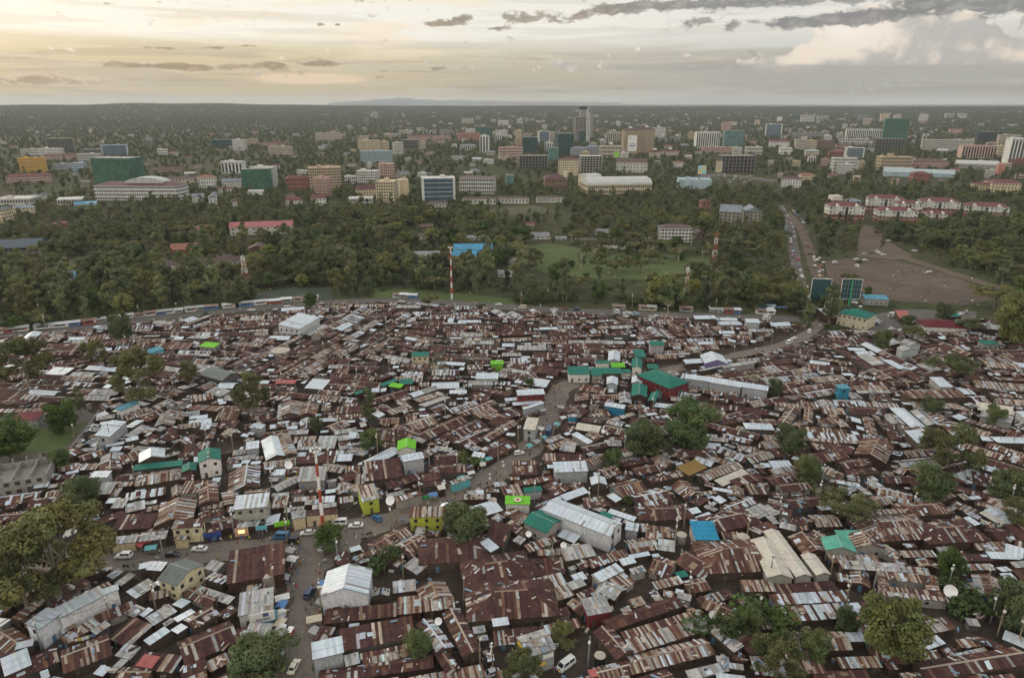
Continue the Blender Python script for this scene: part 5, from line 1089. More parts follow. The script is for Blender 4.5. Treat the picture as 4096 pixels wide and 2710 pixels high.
for ln in CITY.split('\n'):
    sp,_,lab=ln.partition('|'); t=sp.split()
    bl=building(t[0],*[float(q) for q in t[1:5]],t[5],t[6],int(t[7]),float(t[8]),float(t[9]),t[10],lab.strip(),name='house' if t[5] in('win','plain') and int(t[7])<3 else 'office_building' if t[5] in('cols','glass') else 'construction_site' if t[5] in ('net','frame') else 'apartment_building',cat='house' if t[5] in('win','plain') and int(t[7])<3 else 'building')
    if lab.startswith('left tan twin'):
        root,hx,hy,hb,rz=bl
        link('poster',boxmesh(hx*.62,.12,hb*.14,hb*.80,trimw),root,(hx*.2,-hy-.2,0))
        POSTER=(root,hx,hy,hb)
        mb=MB()
        for k in range(10):
            a0=math.pi*(1.12+.76*k/10); a1=math.pi*(1.12+.76*(k+1)/10)
            q=[(math.cos(a)*rr*hx*.5,0,math.sin(a)*rr*hx*.5) for a,rr in ((a0,1),(a1,1),(a1,.8-.12*math.sin(math.pi*(k+1)/10)),(a0,.8-.12*math.sin(math.pi*k/10)))]; mb.face(q)
        for sx_ in (-.18,.16,.0): mb.lathe([(0,-.9),(1.3,-.5),(1.5,.4),(.9,1.3),(0,1.6)],8,0,(sx_*hx,-.0,-hx*.12))
        link('poster_print',mb.mesh('print',mat('poster_ink',(.1,.11,.3))),root,(hx*.2,-hy-.34,hb*.48)).scale=(1,.05,1)
    if 'twin tower' in lab:
        root,hx,hy,hb,rz=bl; mb=MB(); mb.lathe([(5,0),(5,2.2),(4.2,3.6),(2.2,4.6),(0,5)],12)
        link('roof_dome',mb.mesh('dome',PLAST),root,(0,0,hb+4.2),color=BC['offwhite'])
    if lab.startswith('tallest tower'):
        root,hx,hy,hb,rz=bl
        link('crown_tower',boxmesh(hx*.42,hy*.5,hb*.5,hb*1.32,CONC),root,(hx*.1,0,0))
        link('crown_cap',boxmesh(hx*.46,hy*.54,hb*1.30,hb*1.42,DARK),root,(hx*.1,0,0))
        for k,sx_ in enumerate((.55,.72,.92)): link('fin',boxmesh(hx*.05,hy*1.04,0,hb*(1.28-.07*k),PLAST),root,(sx_*hx,-.4,0),color=BC['white'])
        link('netting',boxmesh(hx*.52,.2,0,hb*.42,NETM),root,(.0,-hy-.4,0),color=BC['dgreen'])
        mb=MB(); mb.box(-9,9,-9,9,0,hb*1.38); mb.lathe([(9,hb*1.38),(8,hb*1.44),(5,hb*1.5),(0,hb*1.52)],10)
        q=building('t2',1700,1742,752,962,'band','grey',24,6,24,'flat','slim dark glass tower with a rounded cap behind the tallest tower')
    if lab.startswith('long white four storey'):
        root,hx,hy,hb,rz=bl; mb=MB()
        for k in range(10):
            a0,a1=math.pi*(.12+.076*k*1),math.pi*(.12+.076*(k+1))
            y0,z0=-math.cos(a0)*hx*.5,math.sin(a0)*9-3.2; y1,z1=-math.cos(a1)*hx*.5,math.sin(a1)*9-3.2
            mb.face([(y0,-hy*.45,z0),(y1,-hy*.45,z1),(y1,hy*.9,z1),(y0,hy*.9,z0)]); mb.face([(y0,-hy*.45,z0),(y0,-hy*.45,-3),(y1,-hy*.45,-3),(y1,-hy*.45,z1)])
        link('curved_roof',mb.mesh('curved',ROOFT),root,(hx*.15,0,hb+4.2),color=RC['silver'])
# small houses scattered through the wooded town
HG='houses scattered through the wooded town'
r=random.Random(33); nh=0
for k in range(2500):
    if nh>=215: break
    x=r.uniform(-10,2380)
    if x<760 and r.random()<.45: x=r.uniform(760,2380)
    y=r.uniform(270,452) if x>760 else r.uniform(300,470)
    if y>400 and 1150<x<1650 or (y>380 and 1180<x<1700) or (y>430 and x>1850): continue
    g=D(x,y); dd=math.hypot(g.x,g.y)
    if any((e[0]-g.x)**2+(e[1]-g.y)**2<(30+dd*.012)**2 for e in EXCL): continue
    far=y<330; wpx=r.uniform(14,30)*(.55 if far else .85); hpx=wpx*r.uniform(.28,.5)
    col=r.choice(['white','offwhite','white','cream','pink','white','beige','offwhite']); rf=r.choice(['hip:red','hip:maroon','gable:red','hip:brown','gable:grey','hip:orange','flat','hip:slate','gable:silver'])
    nm={'white':'white','offwhite':'pale','beige':'beige','cream':'cream','pink':'pinkish','grey':'grey','brick':'brick'}[col]
    ro='' if rf=='flat' else rf.split(':')[1]+' roofed '
    ro=ro.replace('slate roofed','grey blue roofed')
    mid=x>760 and r.random()<.34
    if mid: hpx=wpx*r.uniform(.6,1.15); rf='flat'
    root=building('d',x-wpx/2,x+wpx/2,y-hpx,y,r.choice(['band','band','cols','slab']) if mid else 'band',col,r.choice([4,5,6,7]) if mid else r.choice([1,2,2,3]),r.uniform(-18,18),0,rf,None,'apartment_building' if mid else 'house','building' if mid else 'house')[0]
    REG[-1]=(root,f'{nm} mid rise block' if mid else f'{ro}{nm} house'+(' with a flat roof' if rf=='flat' else ''),'city'); root['group']=HG; nh+=1
# far specks of town in the haze: too many and too small to tell apart
mb=MB(); r=random.Random(5)
for k in range(760):
    a=R(r.uniform(-40,40)); d=2600+4600*r.random()**1.3
    if a<R(-12) and r.random()<.72: continue
    x,y=d*math.sin(a),d*math.cos(a); z=hillz(x,y); w=r.uniform(6,14); hh=r.choice([6,7,9,12,16])
    M=Matrix.Translation((x,y,z))@Matrix.Rotation(r.uniform(-.5,.5),4,'Z'); c=r.choice([(.55,.55,.52),(.45,.43,.38),(.4,.36,.3),(.4,.3,.26),(.3,.32,.33)])
    mb.box(-w,w,-w*.5,w*.5,0,hh,0,M,(*c,0),False)
    c=r.choice([(.16,.06,.05),(.3,.3,.3),(.2,.1,.07)]); mb.box(-w-.5,w+.5,-w*.5-.5,w*.5+.5,hh,hh+1.2,0,M,(*c,0),False)
tag(mb.obj('far_town',WALLM),'faint scatter of tiny pale buildings towards the horizon','buildings',kind='stuff')
# ---------------------------------------------------------------- trees
def leafmat(name,c,var=.35,tr=.25):
    m,nt,b=newmat(name)
    at=nd(nt,'ShaderNodeAttribute',attribute_name='Col'); oi=nd(nt,'ShaderNodeObjectInfo')
    k=ramp(nt,oi.outputs['Random'],[(0,(1-var*.7,1-var*.6,1-var*.6)),(.5,(1,1,1)),(.8,(1+var*.55,1+var*.4,1)),(1,(1+var*.1,1+var*.4,1))])
    cc=mixc(nt,1,at.outputs['Color'],k,'MULTIPLY'); cc=mixc(nt,1,cc,c,'MULTIPLY')
    nt.links.new(cc,b.inputs['Base Color']); b.inputs['Roughness'].default_value=.7; b.inputs['Specular IOR Level'].default_value=.12
    t=nd(nt,'ShaderNodeBsdfTranslucent'); nt.links.new(cc,t.inputs[0]); mx=nd(nt,'ShaderNodeMixShader'); mx.inputs[0].default_value=tr
    out=[n for n in nt.nodes if n.type=='OUTPUT_MATERIAL'][0]
    nt.links.new(b.outputs[0],mx.inputs[1]); nt.links.new(t.outputs[0],mx.inputs[2]); nt.links.new(mx.outputs[0],out.inputs[0]); return m
LM={'broad':leafmat('leaf_dark',(.088,.112,.050)),'olive':leafmat('leaf_olive',(.122,.125,.052)),'golden':leafmat('leaf_golden',(.140,.150,.052)),'acacia':leafmat('leaf_acacia',(.130,.135,.062)),'tall':leafmat('leaf_gum',(.130,.146,.072)),
    'willow':leafmat('leaf_willow',(.150,.152,.055),.15),'cypress':leafmat('leaf_cypress',(.034,.044,.028)),'bush':leafmat('leaf_bush',(.062,.088,.028)),'bare':leafmat('leaf_thin',(.15,.14,.075)),'green':leafmat('leaf_fresh',(.062,.098,.028))}
BARK=mat('bark',(.13,.105,.08),.95,0,.35,2); MIDB=mat('grey_bark',(.19,.17,.13),.95,0,.3,2); PALEB=mat('pale_bark',(.36,.33,.25),.9,0,.25,2)
def clumps(kind,r):
    L=[]
    if kind in('broad','green','golden'):
        for _ in range(26):
            a=r.uniform(0,6.28); q=r.random()**.5; z=r.uniform(-1,1)
            rr=math.sqrt(max(0,1-z*z*.85))*q; L.append((rr*5.2*math.cos(a),rr*5.2*math.sin(a),7.0+z*4.2,r.uniform(1.4,2.4)))
    elif kind=='olive':
        for _ in range(30):
            a=r.uniform(0,6.28); q=.25+.75*r.random()**.6; z=r.uniform(-1,1)
            rr=math.sqrt(max(0.05,1-z*z*.8))*q; L.append((rr*5.6*math.cos(a),rr*5.6*math.sin(a),8.4+z*4.8,r.uniform(.9,1.7)))
    elif kind=='acacia':
        for _ in range(24):
            a=r.uniform(0,6.28); q=r.random()**.5; L.append((q*6.5*math.cos(a),q*6.5*math.sin(a),7.6-q*q*1.2+r.uniform(-.5,.5),r.uniform(1.1,2.0)))
    elif kind=='tall':
        for _ in range(26):
            t=r.random(); a=r.uniform(0,6.28); q=r.random()**.6*(3.3*math.sin(math.pi*(.15+.8*t))+.5); L.append((q*math.cos(a),q*math.sin(a),4+t*16.5,r.uniform(1.0,1.9)))
    elif kind=='willow':
        for _ in range(42):
            a=r.uniform(0,6.28); q=r.random()**.45; z=11.5*math.sqrt(max(0,1-q*q*.9)); z-=r.random()**2*4*q; L.append((q*6.6*math.cos(a),q*6.6*math.sin(a),max(2,z),r.uniform(1.1,1.8)))
    elif kind=='cypress':
        for _ in range(20):
            t=r.random(); a=r.uniform(0,6.28); q=r.random()**.5*2.3*(1-t)**.8; L.append((q*math.cos(a),q*math.sin(a),2+t*12,r.uniform(.7,1.3)))
    elif kind=='bush':
        for _ in range(12):
            a=r.uniform(0,6.28); q=r.random()**.5*1.9; L.append((q*math.cos(a),q*math.sin(a),.8+r.random()*1.7,r.uniform(.6,1.1)))
    elif kind=='bare':
        for _ in range(16):
            a=r.uniform(0,6.28); q=.4+.6*r.random(); L.append((q*5*math.cos(a),q*5*math.sin(a),8+r.uniform(-1.5,3),r.uniform(.6,1.1)))
    return L
def crown_mesh(kind,seed,nl,fine=False):
    r=random.Random(seed); rs=np.random.RandomState(seed); cl=clumps(kind,r)
    if fine: cl=[(c[0]+r.gauss(0,c[3]*.45),c[1]+r.gauss(0,c[3]*.45),c[2]+r.gauss(0,c[3]*.4),c[3]*r.uniform(.55,.95)) for c in cl for _ in range(4)]
    n=len(cl); C_=np.array(cl)
    vol=C_[:,3]**2; w=vol/vol.sum(); idx=rs.choice(n,nl,p=w)
    d=rs.normal(size=(nl,3)); d/=np.linalg.norm(d,axis=1)[:,None]
    rad=C_[idx,3]*(.72+.28*rs.rand(nl)**.5)
    fl=np.array([1,1,.55 if kind=='acacia' else .85 if kind!='willow' else 1.2])
    P=C_[idx,:3]+d*rad[:,None]*fl
    P[:,2]=np.maximum(P[:,2],.15)
    nrm=d*1.0+rs.normal(size=(nl,3))*.36+np.array([0,0,.35]); nrm/=np.linalg.norm(nrm,axis=1)[:,None]
    t=np.cross(nrm,rs.normal(size=(nl,3))); t/=np.linalg.norm(t,axis=1)[:,None]; b=np.cross(nrm,t)
    sz={'bush':.22,'cypress':.34,'bare':.26,'acacia':.42,'olive':.40}.get(kind,.50)*(.6+.8*rs.rand(nl))*(.56 if fine else 1)
    asp=.45+.3*rs.rand(nl)
    T=t*sz[:,None]; B=b*(sz*asp)[:,None]
    V=np.stack([P-T,P-B*1.0+T*.1,P+T,P+B],1).reshape(-1,3)
    me=bpy.data.meshes.new('crown'); me.vertices.add(nl*4); me.vertices.foreach_set('co',V.ravel())
    me.loops.add(nl*4); me.loops.foreach_set('vertex_index',np.arange(nl*4)); me.polygons.add(nl); me.polygons.foreach_set('loop_start',np.arange(nl)*4)
    tone=rs.uniform(.72,1.32,n)[idx]*rs.uniform(.75,1.3,nl); hue=rs.uniform(-.12,.12,n)[idx]
    col=np.stack([tone*(1+hue),tone,tone*(1-hue*.5),np.ones(nl)],1)
    at=me.color_attributes.new('Col','FLOAT_COLOR','CORNER'); at.data.foreach_set('color',np.repeat(col,4,0).ravel())
    me.materials.append(LM[kind]); me.update(); me.validate(); return me
def trunk_mesh(kind,seed):
    r=random.Random(seed); cl=clumps(kind,r); mb=MB(); top=max(c[2] for c in cl); k=.32 if kind!='bush' else .07
    lean=(r.uniform(-.5,.5),r.uniform(-.5,.5)); h0=min(c[2] for c in cl)*(.75 if kind not in('willow','bush') else .5); h0=max(h0,.5)
    p=Vector((0,0,0)); q=Vector((lean[0]*.4,lean[1]*.4,h0)); mb.tube(p,q,k*1.25,k*.85,7); 
    m=Vector((lean[0],lean[1],(h0+top)/2)); mb.tube(q,m,k*.85,k*.45,6); mb.tube(m,Vector((lean[0]*1.5,lean[1]*1.5,top*.97)),k*.45,.05,5)
    for c in r.sample(cl,min(len(cl),13 if kind!='bare' else 16)):
        e=Vector(c[:3]); s=q.lerp(m,r.random()) if e.z>h0 else q
        mid=s.lerp(e,.55)+Vector((0,0,-.4 if kind!='acacia' else .1)); a=k*.34
        mb.tube(s,mid,a,a*.6,5,caps=False); mb.tube(mid,e,a*.6,.03,4,caps=False)
    return mb.mesh('trunk',PALEB if kind=='bare' else MIDB if kind in('olive','tall') else BARK)
KINDS={'broad':(4,2400),'olive':(3,2300),'acacia':(2,1900),'tall':(3,2000),'willow':(1,5200),'cypress':(2,1300),'bush':(2,650),'bare':(2,380),'green':(2,2600),'golden':(1,2600)}
DESC={'broad':'dark leafy','olive':'olive open crowned','acacia':'flat topped','tall':'tall slender','willow':'pale weeping','cypress':'narrow dark','bush':'low green','bare':'thin pale branched','green':'fresh green','golden':'yellow green'}
PROTO={}
for kd,(nv,nl) in KINDS.items():
    for v in range(nv): PROTO[kd,v]=(crown_mesh(kd,hash(kd)%1 + 100*v+len(kd)*7+ord(kd[0]),nl),trunk_mesh(kd,100*v+len(kd)*7+ord(kd[0])))
for kd in ('broad','olive','acacia','tall','green','golden'):
    for v in range(2): q=100*v+len(kd)*7+ord(kd[0]); PROTO[kd,v+10]=(crown_mesh(kd,q,int(KINDS[kd][1]*5.2),True),trunk_mesh(kd,q))
TREES=[]
def tree(kd,loc,sc_,label=None,zone='wood',seed=0,group='trees of the wooded belt',wide=1.0):
    r=random.Random(int(loc[0]*13+loc[1]*7)+seed); v=r.randrange(KINDS[kd][0])
    if label and loc[1]<420 and (kd,10) in PROTO: v=10+r.randrange(2)
    cm,tm=PROTO[kd,v]
    nm='bush' if kd=='bush' else {'acacia':'acacia_tree','willow':'willow_tree','cypress':'cypress_tree'}.get(kd,'broadleaf_tree')
    root=thing(nm,loc,r.uniform(0,6.28)); root.scale=(sc_*wide,sc_*wide,sc_)
    link('trunk',tm,root); link('crown',cm,root)
    cat='bush' if kd=='bush' else 'tree'
    if label: tag(root,label,cat,group)
    else: later(root,DESC[kd]+' '+cat,cat,group,zone)
    TREES.append(root); return root
SG='trees growing among the shacks'
# grid position of the foot, kind, height in metres, label
for x,y,kd,h,wd,lab in [(140,1400,'olive',28,1.2,'huge olive tree with open crown overhanging the left road'),(70,1420,'olive',20,1.1,'olive tree below the huge one at the left edge'),(205,1180,'broad',12,1,'dark bushy tree above the huge olive tree'),(590,970,'olive',19,.9,'lone dense olive tree standing in left centre shacks'),
 (330,935,'olive',24,1.2,'big olive tree with spreading crown in the upper left shacks'),(70,905,'olive',25,1.05,'big ragged olive tree near the upper left edge'),(225,845,'olive',13,1.1,'olive tree above and between the two big left ones'),(442,890,'olive',11,1.05,'rounded olive tree beside the khaki vaulted roof'),(284,790,'broad',16,.8,'dark tree beside the top road at the upper left'),
 (857,990,'tall',17,.8,'tall dark narrow tree in the middle shacks'),(1010,890,'bare',14,.8,'thin pale tree in the upper middle shacks'),(1092,1078,'bush',5,1.2,'grey green bush above the middle of the road'),(860,1045,'broad',9,1,'dark tree left of the lime gabled roof'),(1585,1035,'broad',17,1.25,'large round dark tree right of centre'),(1480,1055,'broad',14,1.2,'dark green tree left of the large round one'),
 (1418,1085,'broad',8,.8,'small dark tree below the dark green one'),(1078,1248,'broad',12,1.25,'wide dark tree beside the lime yellow walled shop'),(768,1270,'green',7,1.25,'bright low tree at the foot of the big striped mast'),(2190,1095,'olive',17,1.4,'broad olive tree spreading over shacks at the right'),(2155,1165,'broad',13,1.0,'very dark tree below the broad olive one'),(1955,1205,'acacia',9,1.1,'flat olive tree above the mint green roof'),
 (1870,1125,'broad',11,.9,'dark tree left of the striped roofs at the right'),(1826,1050,'broad',12,1.0,'dark tree among silver roofs right of centre'),(2062,1530,'golden',16,.95,'dense yellow green tree near the lower right'),(1795,1585,'olive',13,1.1,'big grey green tree at the bottom right'),(1955,1465,'broad',6.5,.9,'dark green tree beside the yellow green one'),(1725,1470,'broad',9,.8,'dark tree left of the long rusty roofs at lower right'),(1885,1530,'broad',8,1.0,'dark tree between the two big bottom right trees'),
 (2192,1345,'green',10,.7,'fresh green tree beside the square courtyard roof'),(2230,1400,'bush',6,1.5,'grey green shrub below the courtyard roof'),(975,1525,'broad',8,.9,'small round dark tree among the lower rusty roofs'),(1302,1500,'olive',7,1.1,'pale round tree behind the yellow balcony shop'),(1205,1590,'olive',9,1.2,'olive bush cut by the bottom edge'),(600,1570,'broad',10,1.5,'dark tree beside the road at the bottom edge'),
 (1280,1318,'bare',8,.8,'thin bare tree among roofs below the long pale hall'),(890,1325,'bush',6,1.1,'dusty shrub beside the tall silver hall'),(2345,800,'golden',28,.85,'tall light olive tree at the upper right edge'),(2040,810,'broad',11,.85,'dark tree above the right hand gabled tin halls'),(1740,905,'bare',11,.9,'pale yellow thin tree behind the curved silver roof'),(1790,920,'broad',9,.8,'dark tree beside the pale yellow thin one'),(2200,880,'acacia',11,1.2,'flat topped olive tree in the upper right shacks'),
 (2345,1450,'broad',13,1.0,'dark tree at the right edge near the bottom'),(2300,985,'broad',9,1.0,'dark tree behind the broad olive one at right'),(25,1065,'green',14,1.3,'bright green tree at the left edge by the yard wall'),(150,1000,'green',12,1.0,'dark green tree in the walled yard'),(190,960,'tall',13,.8,'dull slender tree in the walled yard'),(145,1085,'broad',8,1,'dark shrub at the corner of the yard wall'),(722,712,'green',9,1.0,'fresh green tree beside the silver hall and top road'),
 (735,1000,'broad',6,1.0,'dark bush left of the middle shacks'),(1225,905,'broad',6,.8,'small dark tree beside silver roofs near the road bend'),(1540,700,'willow',18,1.25,'large pale willow like tree beside the meadow'),(1836,715,'golden',17,.9,'light olive tree beside the dark billboards'),(1742,700,'golden',15,.75,'light pointed tree left of the dark billboards'),(1545,735,'bare',13,.7,'thin pale tree below the large willow like one'),(1965,662,'acacia',9,.9,'flat dark tree behind the green posted billboard'),(1930,705,'broad',9,.7,'dark tree between the two billboards'),(2008,690,'green',8,.7,'small green tree right of the green posted billboard'),
 (1955,745,'tall',10,.7,'slim tree left of the cream police post'),(2110,790,'acacia',8,1.0,'flat topped tree in the parking yard'),(2330,1160,'broad',11,1.2,'dark tree at the right edge below silver roofs'),(2345,1220,'olive',10,1.1,'olive tree at the right edge'),(1100,1285,'green',4,.9,'small yellow green bush beside white roof'),(1640,1480,'bush',6,1.3,'bright green bush by the long rusty roofs'),(1760,1455,'bush',7,1.4,'dark hedge bush in the lower right'),(1010,1195,'bush',4,1,'small bush behind the lime yellow shop'),(1450,1165,'bush',3,1,'low shrub among patched roofs'),
 (2155,960,'broad',8,1.2,'dark tree above the broad olive one'),(2300,715,'acacia',14,1.1,'flat dark tree right of the sports pitch'),(2180,745,'broad',11,1.0,'dark tree below the sports pitch'),(2100,760,'broad',8,1.1,'dark tree behind the parking yard'),(2240,775,'acacia',8,1.1,'flat tree beside the maroon hipped roof'),(1160,520,'bare',17,1.2,'leafless pale acacia with spreading limbs in the middle woods'),(1500,575,'bare',13,1.3,'pale bare tree left of the balconied flats'),(1480,565,'bare',12,1.2,'second pale bare tree left of the balconied flats'),(1415,508,'bare',13,1.2,'thin bare tree above the meadow'),(1310,700,'tall',25,.8,'tall gum tree beside the perimeter road'),(1230,700,'tall',18,.9,'dark slender tree left of the tall gum'),(1190,690,'tall',17,.9,'dark slender tree further left of the tall gum'),(1385,655,'tall',19,.8,'pale slender tree in the meadow')]:
    p=D(x,y); nat={'broad':12.5,'olive':14,'acacia':8.8,'tall':21,'willow':12.5,'cypress':14.5,'bush':3,'bare':11.5,'green':12.5,'golden':12.5}[kd]
    tree(kd,p,h/nat,lab,wide=wd,group=SG if y>760 else 'trees of the wooded belt')
# scattered wood: areas by survey grid
NOTREE=[[D(1200,574),D(1260,565),D(1330,575),D(1360,600),D(1300,625),D(1230,615)],[D(1480,622),D(1640,605),D(1652,636),D(1520,645)],
 [D(100,640),D(135,602),D(210,590),D(285,610),D(255,622),D(170,628)],[D(590,676),D(680,664),D(765,666),D(772,690),D(700,700),D(590,706)],[D(870,674),D(960,670),D(1180,690),D(1190,704),D(1000,694),D(860,692)],
 [D(1900,595),D(1984,588),D(1988,540),D(2000,518),D(2036,526),D(2075,565),D(2160,605),D(2300,650),D(2340,690),D(2240,722),D(2100,706),D(1990,695),D(1905,650)],[D(1940,700),D(2100,690),D(2290,700),D(2400,740),D(2400,790),D(1940,790)],[D(385,640),D(470,630),D(595,640),D(585,658),D(455,653)],
 [D(1085,490),D(1240,476),D(1285,490),D(1150,499)],[D(1800,474),D(1830,476),D(1858,530),D(1895,600),D(1905,660),D(1860,690),D(1838,600),D(1810,510)],[D(1545,425),D(1660,395),D(1830,412),D(1700,440)]]
SL=[(p.x,p.y) for p in SLUM]
def pin(x,y,P):
    c=False; n=len(P)
    for i in range(n):
        a,b=P[i],P[i-1]
        if (a[1]>y)!=(b[1]>y) and x<(b[0]-a[0])*(y-a[1])/(b[1]-a[1])+a[0]: c=not c
    return c
def wood_ok(x,y):
    if pin(x,y,SLUM): return False
    for q in NOTREE:
        if pin(x,y,q): return False
    for e in EXCL:
        dx,dy=x-e[0],y-e[1]
        if abs(dx)+abs(dy)>160: continue
        a=dx*e[2]+dy*e[3]; b=-dx*e[3]+dy*e[2]
        if abs(a)<e[4]+3 and abs(b)<e[5]+3: return False
        n=math.hypot(e[0],e[1]); along=-(dx*e[0]+dy*e[1])/n; across=abs(dx*e[1]-dy*e[0])/n   # keep the fronts in sight
        if 0<along<20+n*.022 and across<e[4]*.9: return False
    for p,hw,_,_ in ROADS[3:]:
        for a,b in zip(p,p[1:]):
            ab=b-a; t=max(0,min(1,((x-a.x)*ab.x+(y-a.y)*ab.y)/ab.length_squared)); 
            if math.hypot(x-a.x-ab.x*t,y-a.y-ab.y*t)<hw+4: return False
    return True
PARK=[D(1180,556),D(1420,556),D(1660,556),D(1680,660),D(1500,668),D(1190,662)]
r=random.Random(77); CAND=[]; cell={}
def ndens(x,y): return .5+.5*math.sin(x*.011+2*math.sin(y*.006))*math.sin(y*.009+1.5*math.sin(x*.013))
def scatter(n,d0,d1,mind,pw,kinds,smin,smax,open_=.0):
    for _ in range(n):
        d=math.sqrt(r.uniform(d0*d0,d1*d1)); a=R(r.uniform(-44,44)); x,y=d*math.sin(a),d*math.cos(a)
        u,v,f=proj((x,y,0))
        if not(-350<u<4450): continue
        if ndens(x,y)<open_*r.random(): continue
        park=pin(x,y,PARK)
        if park and r.random()<.66: continue
        key=(int(x//mind),int(y//mind))
        if any((x-q[0])**2+(y-q[1])**2<mind*mind for i in(-1,0,1) for j in(-1,0,1) for q in cell.get((mind,key[0]+i,key[1]+j),[])): continue
        if d<4600 and not wood_ok(x,y): continue
        cell.setdefault((mind,)+key,[]).append((x,y)); 
        kd=r.choice(kinds if not park else ['acacia','acacia','olive','bush','bush','bare','green']); CAND.append((x,y,hillz(x,y),kd,r.uniform(smin,smax)))
for k in range(70):
    x=r.uniform(-60,1200); p=D(x,r.uniform(618,690)+max(0,(500-x)*.08))
    if wood_ok(p.x,p.y): CAND.append((p.x,p.y,0,r.choice(['broad','tall','olive','broad','tall','cypress']),r.uniform(.9,1.45))); cell.setdefault((7.4,int(p.x//7.4),int(p.y//7.4)),[]).append((p.x,p.y))
scatter(2600,400,640,5,1,['bush'],.6,1.3,.5)
scatter(7000,400,760,7.4,1,['broad']*6+['olive']*6+['golden']*2+['acacia']*4+['tall']*4+['cypress']+['green','bush','bush'],.4,1.35,.8)
scatter(9000,760,1150,8.5,1,['broad']*9+['olive']*5+['acacia']*4+['tall']*3+['cypress'],.45,.9,.5)
scatter(15000,1150,2300,12.5,1,['broad']*9+['olive']*4+['acacia']*2+['tall'],.5,.85,.45)
scatter(22000,2300,4600,20,1,['broad']*8+['olive']*3+['tall'],.65,1.1,.35)
scatter(52000,4600,8600,16,1,['broad'],.8,1.3,.1)
# shrubs and fringe along the perimeter road
for k in range(90):
    t=r.random(); p=D(r.uniform(860,1880),r.uniform(690,716)); CAND.append((p.x,p.y,0,'bush',r.uniform(.7,1.7))) if wood_ok(p.x,p.y) else None
# loose trees between the avenue and the pitch
for x,y,kd,q in ((1910,560,'tall',.8),(1925,545,'olive',.8),(1945,570,'olive',.7),(1960,548,'broad',.8),(1900,590,'broad',.6),(1975,575,'tall',.6),(1915,525,'broad',.9),(1940,520,'cypress',1),(1965,520,'olive',.8),(1890,540,'broad',.8),(1880,520,'tall',.7),(1990,610,'bush',1.2),(1935,590,'bush',1.6),(1955,595,'bush',1.8),(1895,500,'broad',.8),(1920,500,'acacia',.8),(2060,545,'olive',.9),(2040,575,'tall',.6),(2030,545,'olive',.7),(1860,480,'broad',.7),(1800,520,'olive',1.1),(1770,540,'broad',1.1),(1780,575,'olive',1.1)):
    p=D(x,y); CAND.append((p.x,p.y,0,kd,q))
# dark grove on the right
for k in range(60):
    x=r.uniform(2060,2400);y=r.uniform(520,612)
    if y>560+(x-2060)*.16: continue
    p=D(x,y)
    if wood_ok(p.x,p.y): CAND.append((p.x,p.y,0,'broad',r.uniform(1.0,1.4)))
CAND.sort(key=lambda c:math.hypot(c[0],c[1]))
def vis(c):
    u,v,f=proj((c[0],c[1],c[2]+6)); return 0<u<4096 and v<2710
nt_=sum(1 for t in TREES if t['category']=='tree'); V_=[c for c in CAND if vis(c)]; indv=[c for c in V_ if c[3]!='bush'][:300-nt_]+[c for c in V_ if c[3]=='bush'][:70]; S_=set(map(id,indv))
for c in indv: tree(c[3],(c[0],c[1],c[2]),c[4])
rest_=[c for c in CAND if id(c) not in S_]
print('trees',len(TREES),'woodland',len(rest_))
# the remaining woodland: one object, crowns instanced on points
srcs=[]; keys=sorted(k for k in PROTO if k[1]<10)
for k in keys:
    q=[t for t in TREES if t.children and any(c.data==PROTO[k][0] for c in t.children)]
    if q: srcs.append((k,[c for c in q[0].children if c.name.startswith('crown')][0],[c for c in q[0].children if c.name.startswith('trunk')][0]))
byk={}
for i,(k,_,_) in enumerate(srcs): byk.setdefault(k[0],[]).append(i)
pts=[];sca=[];rot=[];idx=[]
for c in rest_:
    if c[3] not in byk: continue
    pts.append((c[0],c[1],c[2]-(0 if c[4]<1.3 else 2.6*c[4]))); sca.append(c[4]); rot.append(r.uniform(0,6.28)); idx.append(r.choice(byk[c[3]]))
me=bpy.data.meshes.new('woodland'); me.from_pydata(pts,[],[])
for nm,ty,val in (('scl','FLOAT',sca),('rot','FLOAT',rot),('idx','INT',idx)): me.attributes.new(nm,ty,'POINT').data.foreach_set('value',val)
wo=link('woodland',me); tag(wo,'continuous mass of trees and bushes covering the wooded town to the skyline','woodland',kind='stuff')
ng=bpy.data.node_groups.new('woodland_nodes','GeometryNodeTree'); ng.interface.new_socket('Geometry',in_out='INPUT',socket_type='NodeSocketGeometry'); ng.interface.new_socket('Geometry',in_out='OUTPUT',socket_type='NodeSocketGeometry')
gi=ng.nodes.new('NodeGroupInput'); go=ng.nodes.new('NodeGroupOutput'); jn=ng.nodes.new('GeometryNodeJoinGeometry')
def nattr(n,ty):
    a=ng.nodes.new('GeometryNodeInputNamedAttribute'); a.data_type=ty; a.inputs[0].default_value=n; return a.outputs[0]
sa=nattr('scl','FLOAT'); ra=nattr('rot','FLOAT'); ia=nattr('idx','INT'); cx_=ng.nodes.new('ShaderNodeCombineXYZ'); ng.links.new(ra,cx_.inputs[2])
for i,(k,cobj,tobj) in enumerate(srcs):
    cmp_=ng.nodes.new('FunctionNodeCompare'); cmp_.data_type='INT'; cmp_.operation='EQUAL'; ng.links.new(ia,cmp_.inputs[2]); cmp_.inputs[3].default_value=i
    for src in (cobj,tobj):
        ob=ng.nodes.new('GeometryNodeObjectInfo'); ob.inputs[0].default_value=src; ob.inputs[1].default_value=True; ob.transform_space='ORIGINAL'
        ip=ng.nodes.new('GeometryNodeInstanceOnPoints'); ng.links.new(gi.outputs[0],ip.inputs[0]); ng.links.new(cmp_.outputs[0],ip.inputs[1]); ng.links.new(ob.outputs['Geometry'],ip.inputs[2]); ng.links.new(cx_.outputs[0],ip.inputs[5]); ng.links.new(sa,ip.inputs[6])
        ng.links.new(ip.outputs[0],jn.inputs[0])
